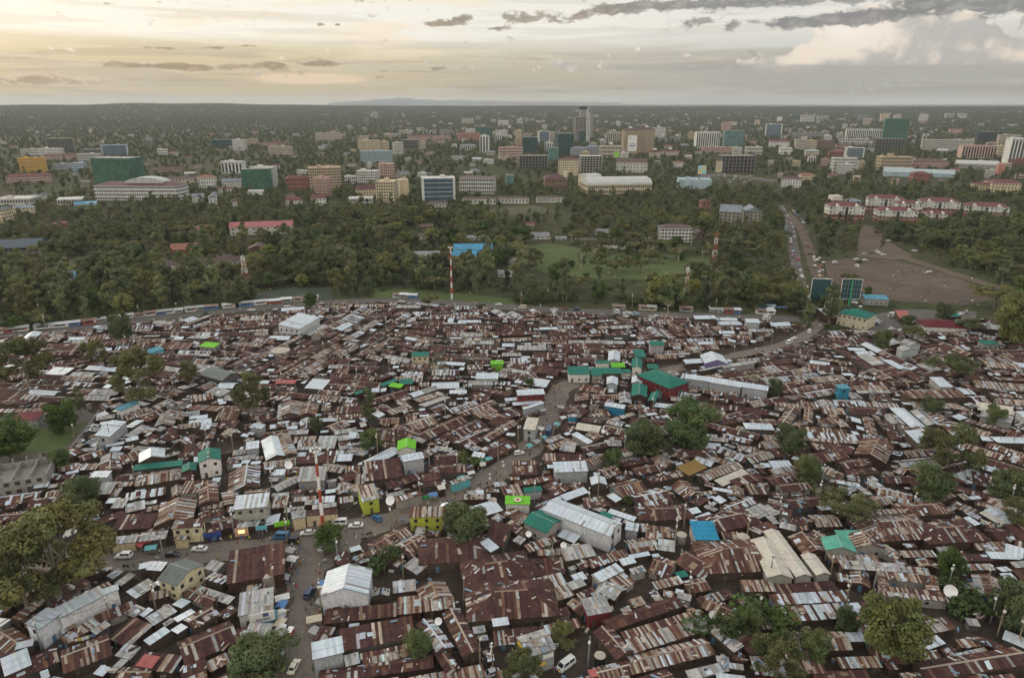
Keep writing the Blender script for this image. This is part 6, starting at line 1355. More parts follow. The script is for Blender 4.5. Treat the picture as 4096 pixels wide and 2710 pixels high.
ng.links.new(jn.outputs[0],go.inputs[0])
md=wo.modifiers.new('woodland','NODES'); md.node_group=ng
# ---------------------------------------------------------------- masts, poles, signs, vehicles, people
def textmesh(s,size,extr=.02):
    cu=bpy.data.curves.new('t','FONT'); cu.body=s; cu.size=size; cu.extrude=extr; cu.align_x='CENTER'; cu.align_y='CENTER'
    to=bpy.data.objects.new('t',cu); me=bpy.data.meshes.new_from_object(to); bpy.data.objects.remove(to); bpy.data.curves.remove(cu); return me
def lettering(s,size,m,parent,loc,rot):
    me=textmesh(s,size); me.materials.clear(); me.materials.append(m); o=link('lettering',me,parent); o.location=loc; o.rotation_euler=rot; return o
_r,_hx,_hy,_hb=POSTER; lettering('3',_hb*.17,mat('poster_ink',(.10,.11,.30),.6),_r,(-_hx*.15,-_hy-.36,_hb*.69),(R(90),0,0))
def zat(base,y,c='d'):       # height above a foot point that shows at picture height y
    v=CR[c][1]+y*CR[c][2]; dy=(v-1355)/FPX; t=base.y/(CP-dy*SP); return H+(-SP-dy*CP)*t
redp=mat('red_paint',(.34,.06,.035),.6,0,.15); whp=mat('white_paint',(.66,.65,.60),.6,0,.12); steel=mat('galvanised_steel',(.34,.35,.36),.5,.5,.2); woodp=mat('pole_timber',(.21,.17,.115),.9,0,.3)
lampw=mat('lamp_housing',(.72,.72,.70),.4,0,.05); black=mat('black_plastic',(.02,.02,.022),.5,0,.3)
def light_mast(p,h,label,n):
    root=thing('light_mast',p); tag(root,label,'light mast'); mb=MB()
    for k in range(n):
        z0,z1=h*k/n,h*(k+1)/n; r0=.60-.28*k/n; r1=.60-.28*(k+1)/n
        mb.tube((0,0,z0),(0,0,z1),r0,r1,10,0 if k%2==0 else 1)
    mb.tube((0,0,h*.17),(0,0,h*.19),1.0,1.0,10,1); mb.obj('pole',[whp,redp],root)
    mb=MB(); mb.tube((0,0,0),(0,0,.5),1.2,1.1,10); mb.obj('plinth',CONC,root)
    mb=MB()
    for k in range(8):
        a=k*math.pi/4; mb.tube((0,0,h),(1.25*math.cos(a),1.25*math.sin(a),h+.1),.06,.06,4)
    mb.tube((0,0,h-.2),(0,0,h+.5),.25,.15,8); mb.obj('lamp_ring',steel,root)
    m2=MB(); m2.box(-.3,.3,-.22,.22,-.2,.1); me=m2.mesh('lamp',lampw)
    for k in range(8): a=k*math.pi/4; link('lamp',me,root,(1.35*math.cos(a),1.35*math.sin(a),h),a)
b=D(751,1247); light_mast(b,zat(b,1040),'tall red and white light mast at the road junction',7)
b=D(1046,692); light_mast(b,zat(b,572),'slim red and white light mast beside the top road',9)
def lattice(p,h,w,label,n=6,ant=True):
    root=thing('lattice_tower',p); tag(root,label,'tower')
    mb=MB()
    def c(s,t,k): q=w*(1-.72*k); return Vector((s*q,t*q,h*k))
    for k in range(n):
        a,b_=k/n,(k+1)/n; mi=(k+1)%2
        cs=[(-1,-1),(1,-1),(1,1),(-1,1)]
        for i in range(4):
            s,t=cs[i]; s2,t2=cs[(i+1)%4]
            mb.tube(c(s,t,a),c(s,t,b_),.095,.085,5,mi); m_=(a+b_)/2
            mb.tube(c(s,t,a),c(s2,t2,m_),.075,.075,4,mi,False); mb.tube(c(s2,t2,m_),c(s,t,b_),.075,.075,4,mi,False); mb.tube(c(s,t,b_),c(s2,t2,b_),.075,.075,4,mi,False)
    mb.obj('lattice',[redp,whp],root)
    mb=MB(); mb.tube((0,0,h),(0,0,h+h*.07),.1,.06,5); mb.obj('rod',steel,root)
    if ant:
        m2=MB(); m2.box(-.18,.18,-.12,.12,-1.1,1.1); me=m2.mesh('antenna',whp)
        for k in range(6): a=k*math.pi/3; link('antenna',me,root,(1.2*math.cos(a),1.2*math.sin(a),h*(.93 if k%2 else .80)),a)
b=D(573,684); lattice(b,zat(b,592),2.6,'white and rust lattice mast in the left woods',7)
b=D(1651,622); lattice(b,zat(b,536),2.0,'red and white lattice mast beside the avenue trees',6,False)
b=D(1588,676); lattice(b,zat(b,618),1.5,'small lattice mast with antennas behind the pale willow',5)
def utility_pole(p,h,label=None,two=False):
    root=thing('utility_pole',p,rng.uniform(0,6)); mb=MB(); tl=(rng.uniform(-.25,.25),rng.uniform(-.25,.25))
    mb.tube((0,0,0),(tl[0],tl[1],h),.19,.14,6); mb.obj('pole',woodp if rng.random()<.7 else steel,root)
    mb=MB(); z=h-rng.uniform(.6,1.6); f=z/h; mb.box(tl[0]*f-.12,tl[0]*f+.42,tl[1]*f-.22,tl[1]*f+.22,z-.3,z+.3); mb.obj('meter_box',lampw,root)
    if rng.random()<.6:
        mb=MB(); mb.tube((tl[0]-.9,tl[1],h-.25),(tl[0]+.9,tl[1],h-.25),.06,.06,4); mb.obj('crossarm',woodp,root)
    if rng.random()<.5:
        mb=MB(); mb.lathe([(0,.25),(.22,.15),(.25,0),(.1,-.2),(0,-.22)],8,0,(tl[0],tl[1],h+.2)); mb.obj('lamp',lampw,root)
    later(root,'leaning wooden utility pole' if abs(tl[0])>.18 else 'utility pole','utility pole','utility poles among the shacks'); return root,h
POLES=[]
for c,L in {'5':'385 1130,1028 890,1445 762,1520 290','6':'115 490,765 332,608 800,1365 470,1680 390,1925 720,2075 1300,2195 1330,1245 1389,180 610,290 150','7':'700 1280,1640 660,935 200,1505 190,2170 120,2270 850','8':'15 510,570 470,970 590,1230 740,720 740,1655 590,2055 880,2310 1100,2120 1000,1995 640',
  '1':'700 370,1385 470,940 590,1260 810,1810 900,1920 430,2160 480,1965 700,1040 420,1690 230,2165 1230','2':'250 280,640 180,660 150,1290 480,1130 530,1110 760,1605 660,1755 170,2240 600,1865 690,1615 400,340 1180,300 1180,155 840,1525 920,1255 1200,2175 880,2290 800,2085 130,680 620','3':'730 170,1300 130,1040 490,1660 490,2265 590,795 890,705 1060,210 950,1860 160,2170 1300,630 750,60 440,1505 1330,1590 1190,1365 760,265 480','4':'585 570,490 820,460 970,100 1110,905 900,1840 270,2020 900,2230 1040,1315 1100,2255 450,1060 570,290 160',
  'm5':'250 1020,430 1060,625 1060,985 1010,380 1210,725 1110,1000 1170,1190 1255,985 1285,110 1455,245 1480,335 1390,1185 1420,1450 1145,1520 1090,1690 1320,2015 930,1430 880,1245 905,310 1080,790 990,845 1180,1380 1000','m6':'245 1030,615 1180,975 990,1050 1280,820 1450,1160 1500,1020 1440,355 1270,1885 1250,180 1000,230 950','m4':'1325 1080,1360 1160,2250 1260,1930 1340,2085 1320,1235 985,975 1010,285 990,320 1075,1960 1490,880 1200,2130 1420,1210 1530,400 1170'}.items():
    for q in L.split(','):
        x,y=map(float,q.split()); p=C(c,x,y); POLES.append((p,utility_pole(p,rng.uniform(7.5,9.5))[1]))
# overhead cables between neighbouring poles
used=set(); nc=0
for i,(p,h) in enumerate(POLES):
    ds=sorted((( (p-q).length,j) for j,(q,_) in enumerate(POLES) if j!=i))[:2]
    for d,j in ds:
        if d>48 or (j,i) in used or nc>=70: continue
        used.add((i,j)); nc+=1; q,h2=POLES[j]; mb=MB(); a=Vector((p.x,p.y,h-.4)); b_=Vector((q.x,q.y,h2-.4)); n=8
        P=[a.lerp(b_,t/n)-Vector((0,0,1.4*(1-(2*t/n-1)**2))) for t in range(n+1)]
        root=link('power_cable',None,None,(p.x,p.y,h-.4)); P=[v-root.location for v in P]
        bpy.data.objects.remove(root)
        for u,w in zip(P,P[1:]): mb.tube(u,w,.03,.03,4,caps=False)
        o=mb.obj('power_cable',black,None,(p.x,p.y,h-.4)); later(o,'sagging black overhead cable','cable','cables strung between poles')
def billboard(c,x0,x1,y0,y1,yb,label,back=False,colr=(.012,.055,.06),lime=False):
    g=C(c,(x0+x1)/2,yb); f=proj(g)[2]; w=(x1-x0)*CR[c][2]*f/FPX/2; z0=max(zat(g,y1,c),1); z1=zat(g,y0,c)
    root=thing('billboard',g,-math.atan2(g.x,g.y)*.4); tag(root,label,'billboard')
    mb=MB(); mb.box(-w,w,-.15,.15,z0,z1); mb.obj('panel',mat('panel_%d'%int(x0),colr,.5,0,.35,.4),root)
    t=.22 if f<600 else .5; mb=MB(); mb.box(-w-t,w+t,-.25,.2,z1,z1+t); mb.box(-w-t,w+t,-.25,.2,z0-t,z0); mb.box(-w-t,-w,-.25,.2,z0,z1); mb.box(w,w+t,-.25,.2,z0,z1); mb.obj('frame',whp if not lime else steel,root)
    mb=MB(); mb.tube((0,-.6 if back else .8,0),(0,-.6 if back else .8,z1*.93 if back else z0+2),.55,.5,10); mb.obj('post',mat('green_paint',(.03,.30,.15),.6) if back else steel,root)
    if back:
        mb=MB()
        for k in range(1,4): z=z0+(z1-z0)*k/4; mb.box(-w,w,-.24,-.16,z-.06,z+.06)
        for k in range(1,6): x=-w+2*w*k/6; mb.box(x-.05,x+.05,-.22,-.155,z0,z1)
        mb.obj('bracing',steel,root)
    return root,w,z0,z1
billboard('m6',877,1000,720,890,930,'large dark green billboard panel facing the settlement')
billboard('m6',1090,1214,722,856,900,'rear of a dark billboard with a bright green post',True)
rt,w,z0,z1=billboard('t3',106,156,1150,1204,1240,'colourful city billboard beside the busy street',colr=(.25,.5,.6))
mb=MB(); mb.box(-w*.9,0,-.2,-.16,z0+.5,(z0+z1)/2); mb.box(w*.1,w*.8,-.2,-.16,(z0+z1)/2,z1-.8); mb.obj('panel_print',mat('billboard_yellow',(.6,.5,.08),.5),rt)
billboard('t3',229,266,1120,1192,1225,'tan city billboard before the unfinished block',colr=(.40,.33,.22))
billboard('t2',1890,1925,1050,1092,1120,'lime green city billboard before the twin towers',colr=(.25,.48,.05),lime=True)
billboard('t2',1540,1562,1185,1245,1290,'tall yellow and white advertising sign left of the warehouse',colr=(.55,.5,.3))
# ------------------------------------------------ vehicles
PAINT_=tintmat('car_paint',.3,2,.06); tyre=mat('tyre_rubber',(.02,.02,.02),.9,0,.2); hub=mat('wheel_rim',(.4,.4,.4),.4,.6,.1); cargl=mat('car_glass',(.02,.024,.03),.08,0,.2); lens=mat('lamp_lens',(.7,.7,.66),.2,0,.05); redl=mat('tail_lamp',(.35,.02,.02),.3,0,.1)
def car_meshes(kind):
    S={'sedan':dict(L=2.2,w=.84,bz=.92,cab=(-1.75,1.05),top=(-1.1,.35),tz=1.45),'hatch':dict(L=1.95,w=.82,bz=.95,cab=(-1.85,1.05),top=(-1.55,.35),tz=1.5),'suv':dict(L=2.25,w=.92,bz=1.12,cab=(-2.15,1.0),top=(-1.95,.45),tz=1.9),'van':dict(L=2.35,w=.92,bz=1.15,cab=(-2.3,2.1),top=(-2.15,1.35),tz=2.05),'truck':dict(L=3.2,w=1.1,bz=1.25,cab=(1.6,3.1),top=(1.65,2.8),tz=2.5),'pickup':dict(L=2.5,w=.9,bz=1.0,cab=(-.5,1.25),top=(-.3,.7),tz=1.75)}[kind]
    L,w,bz,tz=S['L'],S['w'],S['bz'],S['tz']; mb=MB()
    prof=[(-L,.38),(-L,bz*.86),(-L+.12,bz),(L*.50,bz),(L-.25,bz*.84),(L,bz*.68),(L,.38)] if kind!='van' else [(-L,.38),(-L,bz),(L-.15,bz),(L,bz*.7),(L,.38)]
    n=len(prof)
    A=[(x,-w,z) if z<bz*.9 else (x,-w+.07,z) for x,z in prof]; B=[(x,-y,z) for x,y,z in A]
    mb.face(A[::-1]); mb.face(B)
    for i in range(n): j=(i+1)%n; mb.face([A[i],A[j],B[j],B[i]])
    c0,c1=S['cab']; t0,t1=S['top']; b0,b1=w-.08,w-.2
    P=[(c0,-b0,bz),(c1,-b0,bz),(c1,b0,bz),(c0,b0,bz),(t0,-b1,tz),(t1,-b1,tz),(t1,b1,tz),(t0,b1,tz)]
    for q in ((4,5,6,7),(0,1,5,4),(1,2,6,5),(2,3,7,6),(3,0,4,7)): mb.face([P[k] for k in q])
    if kind=='truck': mb.box(-L,1.5,-w-.02,w+.02,bz+.01,2.9)
    if kind=='pickup': mb.box(-L+.1,-.6,-w+.08,-w+.16,bz,bz+.25); mb.box(-L+.1,-.6,w-.16,w-.08,bz,bz+.25)
    out={'body':(mb.mesh('body',PAINT_),None)}
    def win(q,f0,f1,g0,g1,off):
        a,b_,c,d=[Vector(P[k]) for k in q]; nrm=(b_-a).cross(d-a).normalized()*.012
        g=lambda s,t:a.lerp(b_,s).lerp(d.lerp(c,s),t)+nrm
        m=MB(); m.face([g(f0,g0),g(f1,g0),g(f1,g1),g(f0,g1)])
        if off: 
            m=MB(); mid=(f0+f1)/2
            for s0,s1 in ((f0,mid-.025),(mid+.025,f1)): m.face([g(s0,g0),g(s1,g0),g(s1,g1),g(s0,g1)])
        return m
    out['windscreen']=(win((1,2,6,5),.08,.92,.12,.9,0).mesh('w',cargl),None); out['rear_window']=(win((3,0,4,7),.1,.9,.2,.88,0).mesh('w',cargl),None)
    for k,q in (('side_window',(0,1,5,4)),('side_window.',(2,3,7,6))): out[k]=(win(q,.08,.92,.14,.88,1).mesh('w',cargl),None)
    m=MB(); rr=.33 if kind not in('truck',) else .48
    m.tube((0,-.11,0),(0,.11,0),rr,rr,12,0); m.tube((0,-.13,0),(0,.13,0),rr*.55,rr*.55,8,1); wm=m.mesh('wheel',[tyre,hub])
    for sx_ in (-.62,.62):
        for s in (-1,1): out['wheel%s%s'%(sx_,s)]=(wm,(sx_*L,s*(w-.1),rr))
    m=MB(); m.box(-.03,.03,-.16,.16,-.09,.09); hm_=m.mesh('headlight',lens); tm_=m.mesh('tail_lamp',redl)
    for s in (-1,1): out['headlight%d'%s]=(hm_,(L,s*(w-.25),bz*.62)); out['tail_lamp%d'%s]=(tm_,(-L,s*(w-.22),bz*.72))
    return out
CARM={k:car_meshes(k) for k in ('sedan','hatch','suv','van','truck','pickup')}
CN={'white':(.62,.62,.60),'cream':(.60,.56,.46),'black':(.02,.02,.022),'blue':(.035,.14,.28),'navy':(.03,.05,.10),'silver':(.40,.41,.42),'maroon':(.16,.03,.03),'lblue':(.25,.42,.50),'red':(.40,.05,.03),'orange':(.5,.25,.08),'yellow':(.6,.42,.05),'grey':(.18,.19,.20)}
KN={'sedan':'saloon car','hatch':'hatchback','suv':'four wheel drive','van':'minibus van','truck':'box truck','pickup':'pickup'}
def car(c,x,y,kind,col,hd,label=None):
    p=C(c,x,y); root=thing('parked_car' if kind in('sedan','hatch') else {'suv':'off_road_car','van':'minibus','truck':'truck','pickup':'pickup_truck'}[kind],p,R(hd))
    root['category']='car' if kind in('sedan','hatch','suv') else {'van':'van','truck':'truck','pickup':'pickup'}[kind]
    far=p.length>330
    for k,(me,loc) in CARM[kind].items():
        nm=''.join(ch for ch in k if ch.isalpha() or ch=='_')
        if far and nm in('headlight','tail_lamp'): continue
        o=link(nm,me,root,loc)
        if nm=='body': o.color=(*CN[col],1)
    nmcol={'lblue':'pale blue'}.get(col,col)
    if label: root['label']=label
    else: later(root,f'{nmcol} {KN[kind]}',root['category'],None,'all')
for a in [('5',1150,275,'suv','white',182,'white four wheel drive with spare wheel on the left road'),('5',1595,262,'sedan','black',5,'black saloon car on the left road'),('5',1850,208,'sedan','white',178,'white saloon car parked beside the left road shops'),('6',240,95,'van','blue',182,'faded blue minibus van by the shop row'),('6',330,135,'suv','black',175,'black car behind the blue minibus van'),('6',480,60,'sedan','white',188,'white saloon car left of the bright low tree'),('2',925,1172,'sedan','white',186,'white saloon car below the yellow fronted shop'),('2',1118,1105,'hatch','blue',140,'bright blue hatchback before the yellow fronted shop'),('2',775,1150,'van','white',185,'white van behind the bright low tree'),
 ('6',500,620,'suv','navy',82,'dark blue car driving down the lower dirt road'),('6',355,1300,'sedan','cream',84,'pale saloon car at the bottom of the dirt road'),('6',2172,1365,'sedan','silver',200,'silver car partly under a tree at the bottom edge'),('7',500,1285,'van','white',222,'white minibus van parked beside the yellow balcony shop'),('7',2005,195,'van','white',190,'white minibus van below the bright blue roof'),('1',2245,470,'sedan','white',95,'white car in the small yard right of the teal hall'),('3',65,500,'hatch','white',20,'white hatchback on the road in the middle of the shacks'),('3',340,310,'truck','navy',80,'dark truck on the narrow part of the middle road'),('1',25,790,'suv','white',190,'white van parked at the left edge by the unfinished house'),('1',80,770,'sedan','white',190,'white car beside the van at the left edge'),
 ('2',1770,990,'sedan','white',20,'white car half hidden behind the lime yellow shop'),('m5',415,882,'sedan','white',5),('m5',1090,903,'sedan','white',175),('m5',1256,924,'van','cream',178,'cream minibus van on the top road'),('m5',1475,940,'sedan','white',178),('m5',1550,932,'sedan','maroon',178),('m5',1625,938,'suv','navy',176),('m5',1908,955,'van','white',120),('m5',1980,963,'pickup','white',178),('m5',2035,968,'pickup','lblue',176),('m4',1745,942,'sedan','white',10),('m4',2000,928,'van','white',12),
 ('m6',880,1092,'suv','white',60),('m6',740,1168,'van','white',40),('m6',778,1137,'sedan','white',30),('m6',585,990,'van','white',20),('m6',580,1004,'van','white',20),('m6',1330,1006,'sedan','white',170),('m6',1352,1022,'sedan','silver',172),('m6',1322,1040,'suv','navy',172),('m6',1340,1030,'sedan','white',172),('m6',1555,1008,'sedan','white',170),('m6',1570,1026,'sedan','yellow',172),('m6',1580,1040,'sedan','cream',172),('m6',1590,1056,'suv','white',172),('m6',1450,1072,'sedan','white',20),('m6',1520,1080,'sedan','white',15),('m6',1465,985,'truck','white',160,'white box truck in the police parking yard'),('m6',1195,890,'suv','white',8),('m6',1930,970,'sedan','white',20),('m6',1960,962,'sedan','grey',20),('m6',1000,880,'sedan','silver',70),
 ('m6',1058,610,'suv','white',10),('m6',1205,588,'sedan','white',175),('m6',1266,594,'sedan','white',5),('m6',1211,636,'van','white',92),('m6',1264,550,'sedan','silver',10),('m6',1310,545,'sedan','black',5),('m6',1352,535,'suv','white',12),('m6',1368,545,'sedan','white',15),('m6',1394,556,'sedan','white',5),('m6',1434,458,'sedan','white',2),('m6',1608,528,'sedan','white',170),('m6',1712,676,'sedan','white',185),('m6',747,462,'sedan','white',85),('m6',771,682,'van','white',88),('m6',910,580,'van','white',75),('m6',690,355,'sedan','white',80),('m6',835,332,'van','white',80),('m6',884,550,'sedan','black',10),('m6',720,330,'sedan','silver',85),('m6',700,400,'sedan','navy',84),
 ('m5',1065,418,'sedan','white',3),('m5',790,430,'sedan','white',178),('m4',100,362,'sedan','yellow',5),('m4',190,372,'van','white',4)]:
    car(*a)
r=random.Random(4)
for k in range(22):
    t=.05+.93*k/22; q=smooth(AVENUE); f=t*(len(q)-1); i=int(f); w_=q[i].lerp(q[i+1],f-i)+Vector((r.choice([-2.2,2.2]),0,0)); u_,v_,_f=proj(w_); car('d',u_*2370/4096,v_*2370/4096,r.choice(['sedan','van','sedan','suv','hatch']),r.choice(['white','white','silver','navy','red','cream','grey']),r.choice([78,82,258]))
for k in range(26):
    x,y=r.uniform(150,480),r.uniform(1215,1275); car('t3',x,y,r.choice(['van','van','sedan','truck','sedan']),r.choice(['white','white','cream','silver','red','yellow','lblue']),r.choice([10,170,95,0]))
# red three wheeler
p=C('6',325,985); t=thing('auto_rickshaw',p,R(84)); tag(t,'red three wheeled rickshaw with a white canopy on the lower dirt road','rickshaw')
mb=MB(); mb.box(-1.2,.7,-.62,.62,.3,.85); mb.box(.7,1.25,-.4,.4,.3,.95); mb.obj('body',redp,t)
mb=MB(); mb.box(-1.25,.75,-.66,.66,1.62,1.75); 
for x_ in (-1.2,.68):
    for s in (-1,1): mb.tube((x_,s*.6,.85),(x_,s*.6,1.62),.03,.03,4)
mb.obj('canopy',whp,t); mb=MB(); mb.face([(1.2,-.45,.95),(1.2,.45,.95),(.78,.55,1.6),(.78,-.55,1.6)]); mb.obj('windscreen',cargl,t)
for loc in ((1.0,0,.25),(-.8,-.55,.25),(-.8,.55,.25)):
    m=MB(); m.tube((0,-.06,0),(0,.06,0),.25,.25,10); m.obj('wheel',tyre,t,loc)
# ------------------------------------------------ people
def person_mesh(nm,J,E,rad):
    me=bpy.data.meshes.new(nm); me.from_pydata(J,E,[]); o=bpy.data.objects.new(nm,me); COL.objects.link(o)
    md=o.modifiers.new('skin','SKIN'); 
    for v,rr in zip(me.skin_vertices[0].data,rad): v.radius=(rr,rr)
    me.skin_vertices[0].data[0].use_root=True
    s=o.modifiers.new('sub','SUBSURF'); s.levels=1
    dg=bpy.context.evaluated_depsgraph_get(); m2=bpy.data.meshes.new_from_object(o.evaluated_get(dg)); bpy.data.objects.remove(o); bpy.data.meshes.remove(me)
    m2.materials.clear()
    for _ in range(4): m2.materials.append(SKIN)
    for p in m2.polygons:
        z=p.center.z; x=abs(p.center.x)
        p.material_index=3 if z>1.63 else 0 if z>1.43 else 1 if z>.92 and not(x>.2 and z<1.05) else (0 if x>.21 and z>.7 else 2 if z>.1 else 3)
        p.use_smooth=True
    return m2
SKIN=mat('dark_skin',(.075,.042,.028),.6,0,.1); HAIR=mat('black_hair',(.012,.010,.010),.7,0,.2)
def pose(step,arm,lean=0):
    J=[(0,0,.95),(0,lean*.4,1.2),(0,lean,1.42),(0,lean*1.1,1.52),(0,lean*1.1+.02,1.62),(0,lean*1.1+.01,1.74)]
    rad=[.15,.14,.15,.065,.10,.085]; E=[(0,1),(1,2),(2,3),(3,4),(4,5)]
    for s in (-1,1):
        k=len(J); st=step*s
        J+=[(s*.1,0,.88),(s*.11,st*.5+.02,.5),(s*.11,st,.08),(s*.115,st+.16,.05)]; rad+=[.11,.075,.05,.04]; E+=[(0,k),(k,k+1),(k+1,k+2),(k+2,k+3)]
        k=len(J); J+=[(s*.19,lean,1.40),(s*.25,lean-st*.25,1.14),(s*.26,lean-st*.6+arm,.90),(s*.26,lean-st*.7+arm*1.2,.80)]; rad+=[.07,.052,.04,.045]; E+=[(2,k),(k,k+1),(k+1,k+2),(k+2,k+3)]
    return J,E,rad
PM=[person_mesh('person_a',*pose(.26,.06)),person_mesh('person_b',*pose(.05,.02)),person_mesh('person_c',*pose(-.30,.08,.05)),person_mesh('person_d',*pose(.04,.30,.08))]
PNAME=['walking','standing','striding','reaching forward']
CL={'white':(.65,.64,.60),'red':(.38,.03,.03),'orange':(.62,.22,.04),'yellow':(.66,.52,.06),'blue':(.10,.20,.40),'black':(.02,.02,.022),'grey':(.22,.22,.22),'pink':(.5,.2,.25),'green':(.08,.25,.10),'purple':(.30,.08,.32),'brown':(.15,.09,.06)}
def cloth(n): return mat('cloth_'+n,CL[n],.9,0,.15)
def person(p,shirt,trousers,rz=None,label=None,k=None):
    k=rng.randrange(4) if k is None else k
    o=link('person',PM[k],None,p,rng.uniform(0,6.28) if rz is None else rz)
    for i,m in enumerate((SKIN,cloth(shirt),cloth(trousers),HAIR)): o.material_slots[i].link='OBJECT'; o.material_slots[i].material=m
    if label: tag(o,label,'person','people in the streets')
    else: later(o,f'person in {shirt} top, {trousers} trousers, {PNAME[k]},','person','people in the streets','all')
    s=rng.uniform(.95,1.05); o.scale=(s,s,s)
r=random.Random(8); SHIRTS=['white','white','red','blue','black','grey','orange','yellow','pink','green','purple','brown']; TR=['black','blue','grey','brown','black']
def crowd(c,pts):
    for q in pts.split(','):
        t=q.split(); person(C(c,float(t[0]),float(t[1])),t[2] if len(t)>2 else r.choice(SHIRTS),t[3] if len(t)>3 else r.choice(TR))
crowd('6','400 280 orange,442 320 white,412 345 orange,585 345 grey white,632 325 white,580 500 white white,355 545 white,375 560 red red,510 715,460 770 brown,492 800 grey,578 805 orange,482 880 white blue,200 1000 red,232 1150 yellow,216 1175 white,325 690 black,350 680 black,312 705,242 880,288 870 white,272 810,300 790,250 740,225 800,340 180 white,355 200 white,365 230,330 235,375 255 white,345 290,320 330,370 340 blue,335 370 white,360 390,325 420 red,380 420 blue,340 440,310 250,770 150,690 215,620 230,650 200,2025 600 white,2225 590 pink,1690 440 blue,135 120 white,60 100')
crowd('2','910 1260 red,928 1285 white white,1100 1270 white,1285 1180 pink,1255 1200,2155 710 white,2200 725 red,2222 690 blue,2262 715 black,2232 765 brown,2075 800 black,2140 795 black,2195 845 white,1848 885 brown,1820 935 white,1735 940 orange,1680 900,1660 925 white,1770 950 black,1497 995 white,990 1095 white,1005 1095 pink,2325 520 yellow,2300 530,1995 740 white,1910 820,100 1230,65 1250 grey,30 1245 red,20 1270')
crowd('3','350 95,405 75 black,358 160 yellow,323 195 black,335 140 white,372 245 black,400 300 black,418 290 black,292 245,330 375,162 520,120 465,300 275,290 60,440 20,470 30,330 860 white,345 850,740 1300 white,715 1290 blue,1700 1340 black,1685 1345 white,1830 1340,2100 1230 white,2130 1255')
crowd('5','1315 355 black,1242 365 black,2142 110 yellow,2235 110 blue,2200 150 red,1862 125 white,1970 130,1738 255 grey,1170 205 white,890 240 brown,910 255 orange,2060 140,1480 240 white,2270 120')
crowd('1','2060 690 blue,2075 680,2055 530,2045 640,2105 960 black,2120 950,1995 720 white')
crowd('8','1700 640,500 1120')
crowd('7','395 1330 purple,437 1360 yellow,170 1190 white black')
for k in range(24):
    t=r.random(); a,b_=((D(1935,705),D(1880,605)) if t<.5 else (D(1880,605),D(1835,500))); p=a.lerp(b_,r.random())+Vector((r.uniform(-7,7),r.uniform(-4,4),0)); person(p,r.choice(SHIRTS),r.choice(TR))
for k in range(16): p=D(1935,705).lerp(D(1862,782),r.random())+Vector((r.uniform(-4,4),r.uniform(-3,3),0)); person(p,r.choice(SHIRTS),r.choice(TR))
for k in range(16): p=D(r.uniform(1960,2230),r.uniform(640,692)); person(p,r.choice(SHIRTS),r.choice(TR))
for k in range(12): p=D(1288,955).lerp(D(1296,895),r.random())+Vector((r.uniform(-3,3),0,0)); person(p,r.choice(SHIRTS),r.choice(TR))
def street(n,a,b_,w):
    for k in range(n): p=a.lerp(b_,r.random()); d=(b_-a).normalized(); sd=r.choice([-1,1])*w*(1-.35*r.random()**2); person(p+Vector((-d.y,d.x,0))*sd,r.choice(SHIRTS),r.choice(TR))
street(44,D(692,1560),D(705,1330),4.3); street(16,D(705,1330),D(730,1255),5); street(14,D(880,1215),D(1080,1125),3.6); street(16,D(1080,1125),D(1250,1010),3.6); street(12,D(300,1296),D(640,1262),4.2)
# motorbikes
def motorbike(c,x,y,rz,lab):
    t=thing('motorbike',C(c,x,y),R(rz)); tag(t,lab,'motorbike')
    for s in (-.62,.62):
        m=MB(); m.tube((0,-.05,0),(0,.05,0),.3,.3,12); m.obj('wheel',tyre,t,(s,0,.3))
    m=MB(); m.box(-.35,.35,-.12,.12,.3,.62); m.tube((.62,0,.3),(.42,0,1.0),.04,.04,5); m.tube((-.62,0,.3),(-.2,0,.62),.04,.04,5); m.tube((.42,-.35,1.0),(.42,.35,1.0),.03,.03,5); m.lathe([(0,-.12),(.16,-.05),(.16,.08),(0,.16)],8,0,(.15,0,.75)); m.obj('frame',mat('dark_metal',(.04,.04,.045),.4,.5,.2),t)
    m=MB(); m.box(-.7,.02,-.13,.13,.66,.78); m.obj('seat',black,t)
motorbike('5',1165,360,180,'dark motorbike on the left road below the white four wheel drive'); motorbike('2',1000,1290,200,'motorbike ridden past the road junction'); motorbike('2',1048,1240,30,'second motorbike right of the road junction')
# ------------------------------------------------ tanks, dishes, walls, stalls
stone=mat('masonry',(.24,.225,.20),.9,0,.3,1)
def tank(c,x,y,rad,h,m,lab,ring=True):
    t=thing('water_tank',C(c,x,y)); tag(t,lab,'water tank'); mb=MB(); mb.lathe([(rad,0),(rad,h)],18); mb.obj('tank_wall',m,t); mb=MB(); mb.lathe([(rad+.1,h-.15),(rad+.1,h),(rad*.5,h+.12),(0,h+.18)],18); mb.obj('lid',mat('tank_lid',(.34,.30,.25),.9,0,.3),t)
tank('m4',1950,1255,4.6,3.2,stone,'wide round masonry water tank among the upper left shacks'); tank('3',1565,1310,1.4,2.6,stone,'round pale water tank left of the bright blue roof'); tank('3',2130,1335,1.7,2.8,stone,'round masonry tank right of the white minibus van'); tank('3',1075,545,1.6,2.4,stone,'round pale tank below the dark green tree'); tank('6',120,545,1.6,4,stone,'round tank beside the lower dirt road'); tank('2',2190,985,1.3,2.6,black,'black plastic tank beside the flat lime roof'); tank('7',810,1260,1.2,2.6,black,'dark plastic tank beside the lamp pole at the bottom'); tank('m5',940,1180,1.6,3.4,stone,'pale green tank among dark roofs in the middle')
t=thing('water_tower',ground_at('t3',1052,1425)); tag(t,'raised pale water tower behind the red roofed estate','water tower'); g=t.location; hh=zat(g,1355,'t3'); wv=6
mb=MB(); mb.box(-wv,wv,-wv,wv,hh*.55,hh); mb.obj('tank',mat('tower_tank',(.5,.47,.4),.8),t); m=MB(); m.box(-.5,.5,-.5,.5,0,hh*.55); me=m.mesh('leg',CONC)
